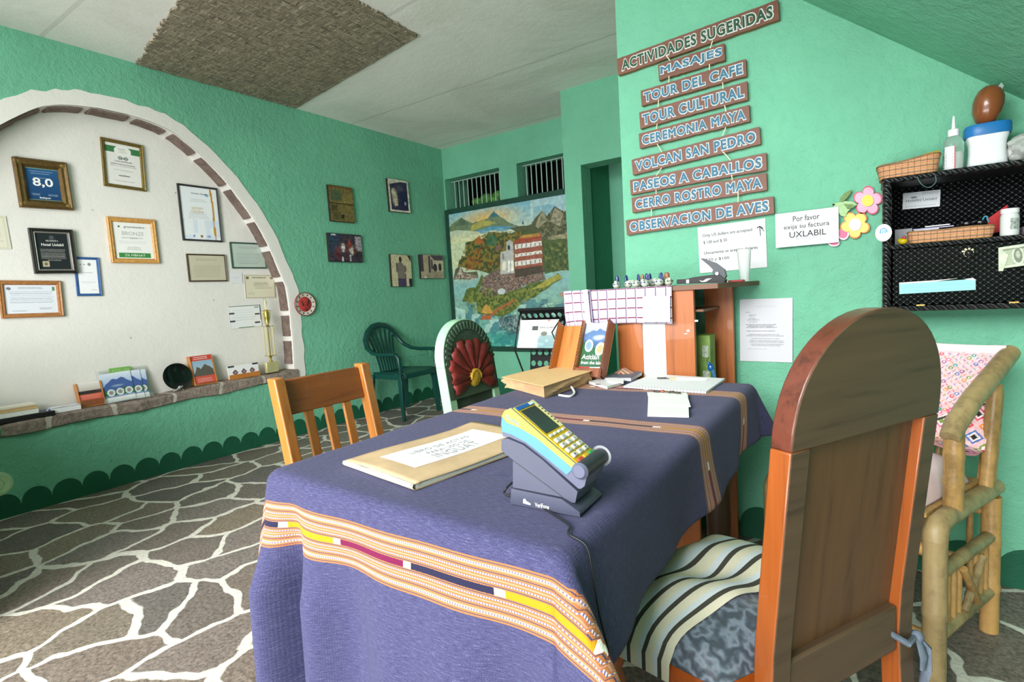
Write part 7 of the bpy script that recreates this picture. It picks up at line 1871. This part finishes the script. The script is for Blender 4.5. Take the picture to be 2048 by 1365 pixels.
side_prism('lever', [(1285, 140), (1300, 138), (1420, 180), (1500, 240), (1515, 300), (1500, 320), (1440, 300), (1390, 275), (1400, 240), (1360, 200)], -.013, .013, mat('#3f444a', .4, .1, .1), t)
b = MB(); p = HX(1440, 275); b.tube([(p[0], -.022, p[1]), (p[0], .022, p[1])], .006, 12); b.build('pivot', mat('#b9bcc0', .3, .8), t)
side_prism('emblem', [(1280, 335), (1310, 345), (1345, 322), (1395, 318), (1370, 330), (1340, 350), (1300, 352)], -.0212, -.0202, WHT, t, 0)
side_prism('tag', [(1162, 332), (1188, 330), (1188, 362), (1162, 364)], -.0212, -.0202, mat('#d5d8da', .4), t, 0)
# red thing and frosted cup
p = on_y(1473, 555, 2.12); t = MB(); t.box((0, 0, .004), (.055, .03, .008)); tag(t.build('red_stapler', mat('#8a1f1f', .35, var=.15), bevel=.003, M=Matrix.Translation((p.x, 2.12, CT))), 'small flat dark red object lying beside the frosted cup on the counter', 'box')
yc_ = 2.16; x0, x1 = on_y(1478, 540, yc_).x, on_y(1500, 540, yc_).x; zt_ = on_y(1490, 499, yc_).z; R = (x1 - x0) / 2
t = thing('plastic_cup', 'tall frosted plastic cup standing at the right end of the counter', 'cup', loc=((x0 + x1) / 2, yc_, CT)); Hc = zt_ - CT
b = MB(); b.lathe([(0.001, 0.0003), (R * .82, 0.0003), (R * .86, .004), (R * 1.28, Hc), (R * 1.22, Hc), (R * .8, .005), (0.001, .005)], 32, caps=False); b.build('cup_body', M_FR, t, smooth=40)
b = MB(); b.tube([(R * 1.26 * math.cos(i / 32 * 6.283), R * 1.26 * math.sin(i / 32 * 6.283), Hc) for i in range(32)], .0016, 6, closed=True); b.build('rim', M_FR, t)

# ------------------------------------------------------------------ folding metal magazine rack near the back wall
ry = 2.95
M_RK = mat('#1b1d1f', .4, .3, .1); 
def RX(x, y, yy=ry): return on_y(1030 + x / 8.531, 600 + y / 8.531, yy)
tl, tr_ = RX(60, 175), RX(905, 150); zr = (tl.z + tr_.z) / 2
rk = thing('magazine_rack', 'black folding metal magazine rack with round perforations, behind the table before the painting', 'rack', loc=((tl.x + tr_.x) / 2, ry, 0))
rx0 = (tl.x + tr_.x) / 2; hw_ = (tr_.x - tl.x) / 2
b = MB(); b.tube([(-hw_, 0, zr), (hw_, 0, zr)], .011, 12); b.build('top_bar', M_RK, rk)
def leaf(z0, z1, y0, y1, x0, x1, cols, rows, name, par=rk, rad=.44):
    """sheet with a grid of round holes"""
    b = MB(); dx, dz = (x1 - x0) / cols, (z1 - z0) / rows; n = 16
    def P(x, z): k = (z - z0) / (z1 - z0); return (x, y0 + (y1 - y0) * k, z)
    for i in range(cols):
        for j in range(rows):
            cx_, cz_ = x0 + dx * (i + .5), z0 + dz * (j + .5); vs = []
            r_ = min(dx, dz) * rad
            for k in range(n):
                an = 2 * PI * k / n + PI / 4; c, s_ = math.cos(an), math.sin(an); m_ = max(abs(c), abs(s_))
                vs.append(P(cx_ + c * r_, cz_ + s_ * r_)); vs.append(P(cx_ + c / m_ * dx / 2, cz_ + s_ / m_ * dz / 2))
            b.add(vs, [(2 * k, 2 * k + 1, (2 * k + 3) % (2 * n), (2 * k + 2) % (2 * n)) for k in range(n)])
    return b.build(name, M_RK, par, smooth=0, solid=.003)
zb2 = RX(300, 820).z
leaf(zr - .075, zr - .005, .04, 0, -hw_ * .98, hw_ * .98, 8, 1, 'perforated_leaf', rad=.36)
leaf(zb2 + .02, zr - .075, -.08, .04, -hw_ * .8, hw_ * .8, 6, 5, 'perforated_leaf', rad=.36)
leaf(.30, zb2 - .0, .0, .06, -hw_ * .78, hw_ * .55, 5, 6, 'perforated_leaf', rad=.38)
leaf(.04, .28, -.05, .02, -hw_ * .78, hw_ * .55, 5, 4, 'perforated_leaf', rad=.38)
for sx in (-1, 1):
    b = MB(); b.tube([(sx * hw_ * .93, .01, zr), (sx * hw_ * .70, -.12, zr - .14), (sx * hw_ * .9, -.1, zb2)], .0045, 8); b.tube([(sx * hw_ * .9, -.1, zb2), (sx * hw_ * .62, -.02, .45), (sx * hw_ * .8, .1, 0)], .0055, 8); b.tube([(sx * hw_ * .62, -.02, .45), (sx * hw_ * .9, -.15, 0)], .0055, 8); b.build('folding_leg', M_RK, rk, smooth=60)
b = MB(); b.box((0, -.095, zb2 + .006), (hw_ * 1.9, .03, .008)); b.build('ledge', M_RK, rk)
b = MB(); b.tube([(-.03, 0, zr + .008), (-.01, .004, zr + .03), (.03, .004, zr + .035), (.05, 0, zr + .008)], .002, 6); b.build('wire_loop', M_RK, rk)
# magazine on the rack
mz0, mz1 = zb2 + .012, RX(400, 335).z
mg = thing('magazine', 'white magazine with a lake picture and the heading SAN JUAN standing on the black rack', 'magazine', Matrix.Translation((rx0, ry - .105, mz0)) @ Matrix.Rotation(-.33, 4, 'X') @ Matrix.Rotation(PI / 2, 4, 'X'))
A = Art(90, 70, '#e9eae8'); A.rect(.34, .62, .49, .78, '#55585a'); A.vgrad(.0, .62, '#8fb5bb', '#cfd8d6', .52, 1); A.put(((A.X > .52) & (A.Y < .45) & (A.noise(8) > .5)).astype(float), '#7aa0a8', .6); A.ell(.66, .5, .08, .08, '#7a7c70'); A.ell(.75, .97, .05, .03, '#d8857a'); A.lines(.05, .1, .45, .5, 1, '#d5d6d4', .4)
mw, mh = hw_ * 1.55, (mz1 - mz0) / math.cos(.33)
b = MB(); b.span((-mw / 2, 0, -.004), (mw / 2, mh, 0)); b.build('pages', M_PAPER, mg, smooth=0)
A.mesh('cover', mw, mh, 0, mg, attr_mat('printed', .4, .4), lambda x, y: ((x - .5) * mw, y * mh, .0008))
letters('heading', 'SAN JUAN', mw * .22, mh * .71, mw * .38, mh * .085, .0016, mat('#3c474c', .6, var=0), mg, .01)

# ------------------------------------------------------------------ things on the stone ledge
SXF = XA - .06                                                     # a bit behind the front edge of the ledge
def sx_(px, py, x=SXF): return on_x(px, py, x)
def ledge(name, label, cat, px, x=SXF, rz=PI / 2, group=None):
    p = sx_(px, 780, x); return thing(name, label, cat, Matrix.Translation((x, p.y, zsill(p.y) + .0015)) @ Matrix.Rotation(rz, 4, 'Z'), group=group), p.y
def yw(px0, px1, x=SXF): return abs(sx_(px1, 780, x).y - sx_(px0, 780, x).y)
# local frame on the ledge: x = towards the right (+y of the room), y = into the wall, z = up
def leaflet_box(label, leaf_label, px0, px1, h, art, lean, txt=None, sidemat=M_OK, frontmat=M_OKD, lip=.05):
    t, y = ledge('leaflet_box', label, 'leaflet holder', (px0 + px1) / 2, SXF - .005); w = yw(px0, px1)
    R_m = Matrix.Rotation(-lean, 4, 'X')
    b = MB(); b.span((-w / 2, .028, .004), (w / 2, .034, h), M=R_m); b.build('back_board', sidemat, t, bevel=.001)
    for sx in (-1, 1):
        b = MB(); x = sx * (w / 2 - .003); b.span((x - .003, -.012, .004), (x + .003, .03, h * .97), M=R_m); b.build('side_board', sidemat, t, bevel=.001)
    b = MB(); b.span((-w / 2 + .006, -.014, .003), (w / 2 - .006, -.008, lip), M=R_m); b.build('front_board', frontmat, t, bevel=.001)
    b = MB(); b.span((-w / 2, -.014, .001), (w / 2, .034, .007)); b.build('bottom_board', sidemat, t, bevel=.001)
    lw = w - .016
    l = thing('leaflet', leaf_label, 'leaflet', t.matrix_world @ R_m @ Matrix.Translation((0, -.004, .008)) @ Matrix.Rotation(PI / 2, 4, 'X'))
    b = MB(); b.span((-lw / 2, 0, -.026), (lw / 2, h * .94, 0)); b.build('pages', M_PAPER, l, smooth=0)
    art.mesh('cover', lw, h * .94, 0, l, attr_mat('glossy_print', .3, .5), lambda x, y: ((x - .5) * lw, y * h * .94, .0012))
    return t
A = Art(40, 60, '#cf5a4a'); A.vgrad(.55, 1, '#b8a9a0', '#f0ebe6'); A.rect(0, .48, 1, .62, '#4a3a3c'); A.ell(.4, .55, .45, .08, '#3a3030'); A.vgrad(0, .48, '#c9473a', '#e0705a'); A.lines(.1, .25, .9, .42, 3, '#e9a08c', .7); A.rect(.1, 0, .9, .14, '#8fa0cc')
hz = lambda px, y0, y1, x=SXF: on_x(px, y0, x).z - on_x(px, y1, x).z
leaflet_box('short wooden leaflet box at the left of the acrylic stand', 'orange red leaflets inside the short wooden leaflet box', 156, 208, hz(180, 757, 808), A, .28, lip=.042)
A = Art(40, 80, '#b9b0a4'); A.vgrad(.35, .8, '#b9c6cc', '#8fb0cc'); A.rect(0, .82, 1, 1, '#c9473f'); A.lines(.1, .85, .9, .97, 2, '#f0e4de', .8); A.poly([(0, .3), (.2, .6), (.4, .52), (.65, .68), (1, .45), (1, .25), (0, .25)], '#5d5a52', 1, .06); A.rect(0, 0, 1, .27, '#d0584a'); A.lines(.1, .05, .9, .2, 3, '#f0dcd4', .8)
leaflet_box('tall wooden leaflet box right of the black plate on the ledge', 'leaflets with red top and bottom inside the tall wooden leaflet box', 391, 437, hz(415, 703, 764), A, .24, lip=.012)
# clear stand with three leaflets
t, y = ledge('acrylic_stand', 'clear acrylic stand with a green tag holding leaflets on the stone ledge', 'stand', 255, SXF - .005); w = yw(205, 305); h = hz(255, 722, 790)
Rm = Matrix.Rotation(-.22, 4, 'X')
b = MB(); b.span((-w / 2, .02, .002), (w / 2, .022, h * 1.0), M=Rm); b.span((-w / 2, -.02, .001), (w / 2, .024, .003)); b.span((-w / 2, -.02, .001), (w / 2, -.018, .03)); b.build('acrylic_panel', M_CLR, t)
b = MB(); b.span((-w * .24, .017, h * .86), (w * .2, .019, h * 1.03), M=Rm); gt = b.build('green_tag', mat('#78b050', .5, var=.1), t, bevel=.002)
bb = MB(); vs, fs = text_geo('ATITLAN', w * .34, h * .07, .01); bb.add([(x - w * .02, .0165, yy + h * .945) for x, yy, z in vs], fs, 0, Rm); bb.build('tag_lettering', mat('#cfe6b8', .6, var=0), gt, smooth=0)
def vol_art():
    A = Art(60, 70, '#7fa0cc'); A.vgrad(.5, 1, '#8fb0dc', '#e0e8f4'); A.poly([(0, .5), (.18, .66), (.36, .8), (.5, .76), (.7, .82), (1, .6), (1, .3), (0, .3)], '#4a64a0', 1, .03); A.poly([(0, .22), (0, .45), (.35, .4), (.7, .46), (1, .42), (1, .2)], '#44704f', 1, .04); A.ell(.5, .55, .25, .05, '#9fb4cc', .7, .6)
    for x in (.25, .54, .83): A.ell(x, .33, .125, .12, '#dfe8e6'); A.ell(x, .33, .08, .075, '#8fa8a8'); A.ell(x, .33, .045, .042, '#b07a7a')
    A.rect(0, 0, 1, .17, '#efefef'); A.lines(.1, .17, .9, .21, 1, '#c05a50', .8); return A
for k, (x_, z_, lb) in enumerate(((w * .16, .016, 'rearmost volcano leaflet in the acrylic stand, at the right'), (w * .05, .011, 'middle volcano leaflet in the acrylic stand, mostly covered'), (-w * .14, .005, 'frontmost volcano leaflet with three round badges in the acrylic stand'))):
    lw, lh = w * .62, h * .86
    l = thing('leaflet', lb, 'leaflet', t.matrix_world @ Rm @ Matrix.Translation((x_, z_, .006)) @ Matrix.Rotation(PI / 2, 4, 'X') @ Matrix.Rotation(-.03 + .03 * k, 4, 'Z'), group='volcano leaflets in the acrylic stand')
    b = MB(); b.span((-lw / 2, 0, -.003), (lw / 2, lh, 0)); b.build('pages', M_PAPER, l, smooth=0)
    vol_art().mesh('cover', lw, lh, 0, l, attr_mat('glossy_print', .3, .5), lambda x, y: ((x - .5) * lw, y * lh, .0008))
# black plate on a clear easel
t, y = ledge('black_plate', 'glossy black round plate standing on edge on the stone ledge', 'plate', 358, SXF - .01); R = yw(329, 389) / 2 * .98
Rp = Matrix.Rotation(PI / 2 - .22, 4, 'X')
b = MB(); b.lathe([(0.001, .004), (R * .6, .003), (R * .75, .004), (R, .016), (R, .019), (R * .72, .009), (0.001, .008)], 40, Matrix.Translation((0, .0, R + .004)) @ Rp @ Matrix.Translation((0, 0, -.012)), caps=False); b.build('plate_body', mat('#0c0d0e', .12, var=.05, spec=.6), t, smooth=50)
t, y = ledge('plate_easel', 'small clear easel with a silver front holding up the black plate', 'easel', 357, SXF + .018)
b = MB(); b.tube([(-.035, 0, .004), (-.02, -.004, .008), (.01, 0, .02), (.03, 0, .03)], [.006, .007, .009, .005], 10); b.ball((.012, -.002, .026), .011, 12, 8, sc=(1.4, .7, .9)); b.build('silver_front', mat('#c6cac9', .2, .6, .1), t, smooth=60)
for sx in (-1, 1):
    b = MB(); b.tube([(sx * .03, -.006, .002), (sx * .026, .006, .012), (sx * .02, .03, .05)], .004, 8); b.build('easel_arm', M_CLR, t)
# card box
t, y = ledge('card_holder', 'low wooden holder with a white card showing three dark diamond patterns on the ledge', 'card holder', 492, SXF); w = yw(462, 524); h = hz(492, 726, 752)
b = MB(); b.span((-w / 2, -.012, .0), (w / 2, .02, .006)); b.span((-w / 2, -.014, .0), (w / 2, -.009, h * .36)); b.build('holder', M_OK, t, bevel=.001)
A = Art(70, 34, '#eeeeee')
for x in (.22, .5, .78):
    A.poly([(x - .1, .45), (x, .68), (x + .1, .45), (x, .2)], '#5d4a55'); A.poly([(x - .05, .45), (x, .56), (x + .05, .45), (x, .33)], '#b08a90'); A.rect(x - .04, .56, x + .04, .64, '#3a3a44')
A.rect(0, .86, .2, 1, '#3c4146'); A.rect(.8, .86, 1, 1, '#3c4146')
l = thing('printed_card', 'white card with three dark diamonds standing in the low wooden holder', 'card', t.matrix_world @ Matrix.Translation((0, -.004, .006)) @ Matrix.Rotation(-.12, 4, 'X') @ Matrix.Rotation(PI / 2, 4, 'X'))
b = MB(); b.span((-w * .49, 0, -.012), (w * .49, h * .98, 0)); b.build('pages', M_PAPER, l, smooth=0)
A.mesh('print', w, h, 0, l, attr_mat('printed', .4, .4), lambda x, y: ((x - .5) * w * .98, y * h * .98, .0008))
# trophy
t, y = ledge('trophy', 'gold trophy cup on four thin columns at the right end of the ledge', 'trophy', 548, SXF + .0)
z_of = lambda py, px=545: on_x(px, py, SXF).z - zsill(y)
M_GD = mat('#c9b25a', .22, .85, .1, 30); M_GP = mat('#d9cf98', .3, .4, .08)
zt1, zb3, zc, zc2, ztp = z_of(724), z_of(712), z_of(653), z_of(620), z_of(594)
w = yw(537, 561)
b = MB(); b.span((-w / 2 * 1.1, -.02, .0), (w / 2 * 1.1, .02, .006)); b.build('marble_base', mat('#3c3430', .3, var=.3), t, bevel=.001)
b = MB(); b.span((-w / 2, -.016, .006), (w / 2, .016, zt1)); b.build('plaque_block', M_GP, t, bevel=.004); letters_m = None
b = MB(); b.lathe([(.006, zt1), (.014, zt1 + .004), (.006, (zt1 + zb3) / 2), (.014, zb3 - .003), (.006, zb3)], 16); b.build('lower_stem', M_GD, t)
for zz in (zb3, zc):
    b = MB(); b.span((-.036, -.03, zz), (.036, .03, zz + .004)); b.build('column_plate', M_GD, t, bevel=.001)
for sx in (-1, 1):
    for sy in (-1, 1):
        b = MB(); b.tube([(sx * .028, sy * .022, zb3 + .004), (sx * .028, sy * .022, zc)], .0045, 10); b.build('column', M_GP, t)
b = MB(); b.tube([(0, 0, zb3 + .004), (0, 0, zc)], .004, 10); b.build('centre_rod', M_GD, t)
b = MB(); b.lathe([(.008, zc + .004), (.016, zc + .008), (.009, zc + .016), (.02, zc + (zc2 - zc) * .5), (.024, zc + (zc2 - zc) * .8), (.016, zc2 - .004), (.02, zc2), (.004, zc2 + .004)], 20); b.build('cup', M_GD, t, smooth=60)
for sx in (-1, 1):
    b = MB(); b.tube([(sx * .02, 0, zc2 - .006), (sx * .036, 0, zc2 - .006), (sx * .034, 0, zc2 - .022), (sx * .018, 0, zc + .02)], .0022, 8); b.build('cup_handle', M_GD, t, smooth=60)
b = MB(); H_ = ztp - zc2; b.tube([(-.004, 0, zc2), (-.005, 0, zc2 + H_ * .4)], .0035, 8); b.tube([(.005, 0, zc2), (.003, 0, zc2 + H_ * .4)], .0035, 8); b.tube([(0, 0, zc2 + H_ * .38), (0, 0, zc2 + H_ * .75)], [.006, .0065], 10); b.ball((0, 0, zc2 + H_ * .86), .006, 10, 8); b.tube([(-.005, 0, zc2 + H_ * .7), (-.016, 0, zc2 + H_ * .95)], .0025, 6); b.tube([(.005, 0, zc2 + H_ * .7), (.014, 0, zc2 + H_ * .5)], .0025, 6); b.build('figure', M_GP, t, smooth=60)
# books and folders at the left end
p0, p1 = sx_(-30, 832), sx_(95, 823)
t, y = ledge('binder', 'flat black binder lying at the left end of the stone ledge', 'binder', 35, SXF + .02); w = yw(-30, 100)
b = MB(); b.span((-w / 2, -.06, .0), (w / 2, .05, .028)); b.build('cover', mat('#151618', .4, var=.1), t, bevel=.003)
zb4 = .0285
for k, (hh, hc, lb, sh) in enumerate(((.026, '#eceae6', 'thick white paged book lying on the black binder', 0), (.018, '#d0ae7c', 'tan covered book on top of the white book at the left end of the ledge', -.006), (.010, '#e9e2d2', 'thin cream booklet topmost in the pile at the left end of the ledge', -.014))):
    bx = thing('book', lb, 'book', t.matrix_world @ Matrix.Translation((-.03 + sh * .5, -.002 + k * .004, zb4)))
    bw = w * .70
    b = MB(); b.span((-bw / 2, -.05, .0005), (bw / 2, .045, hh)); b.build('pages', mat('#efeee9' if k == 0 else hc, .7, var=.06, scale=60), bx, bevel=.001)
    b = MB(); b.span((-bw / 2 - .001, -.051, hh), (bw / 2 + .001, .046, hh + .0015)); b.build('cover', mat(hc, .6, var=.06), bx, bevel=.0005)
    zb4 += hh + .002
t, y = ledge('document_pile', 'white pile of papers with a blue curled corner on the stone ledge', 'papers', 122, SXF + .01); w = yw(92, 153)
b = MB(); b.span((-w / 2, -.05, .0), (w / 2, .05, .030)); b.build('sheets', mat('#eeeef0', .7, var=.03, scale=80), t, bevel=.001)
b = MB(); b.grid(lambda u, v: (-w * .5 - .006 - .012 * math.sin(u * 3.1), -.053 + .03 * v, .004 + .03 * u), 10, 4); b.build('blue_corner', mat('#8fb0e0', .5, var=.1), t, smooth=60, solid=.0015)
b = MB(); b.grid(lambda u, v: (-w * .5 + w * u, -.052 + .09 * v, .0315 + .004 * u * u + .002 * math.sin(u * 6)), 12, 4); b.build('top_sheet', mat('#dcdce2', .7, var=.03), t, smooth=60, solid=.0012)

# things without any label are only parts; drop leftovers
for o in list(bpy.data.objects):
    if o.type == 'MESH' and not o.data.polygons: bpy.data.objects.remove(o)
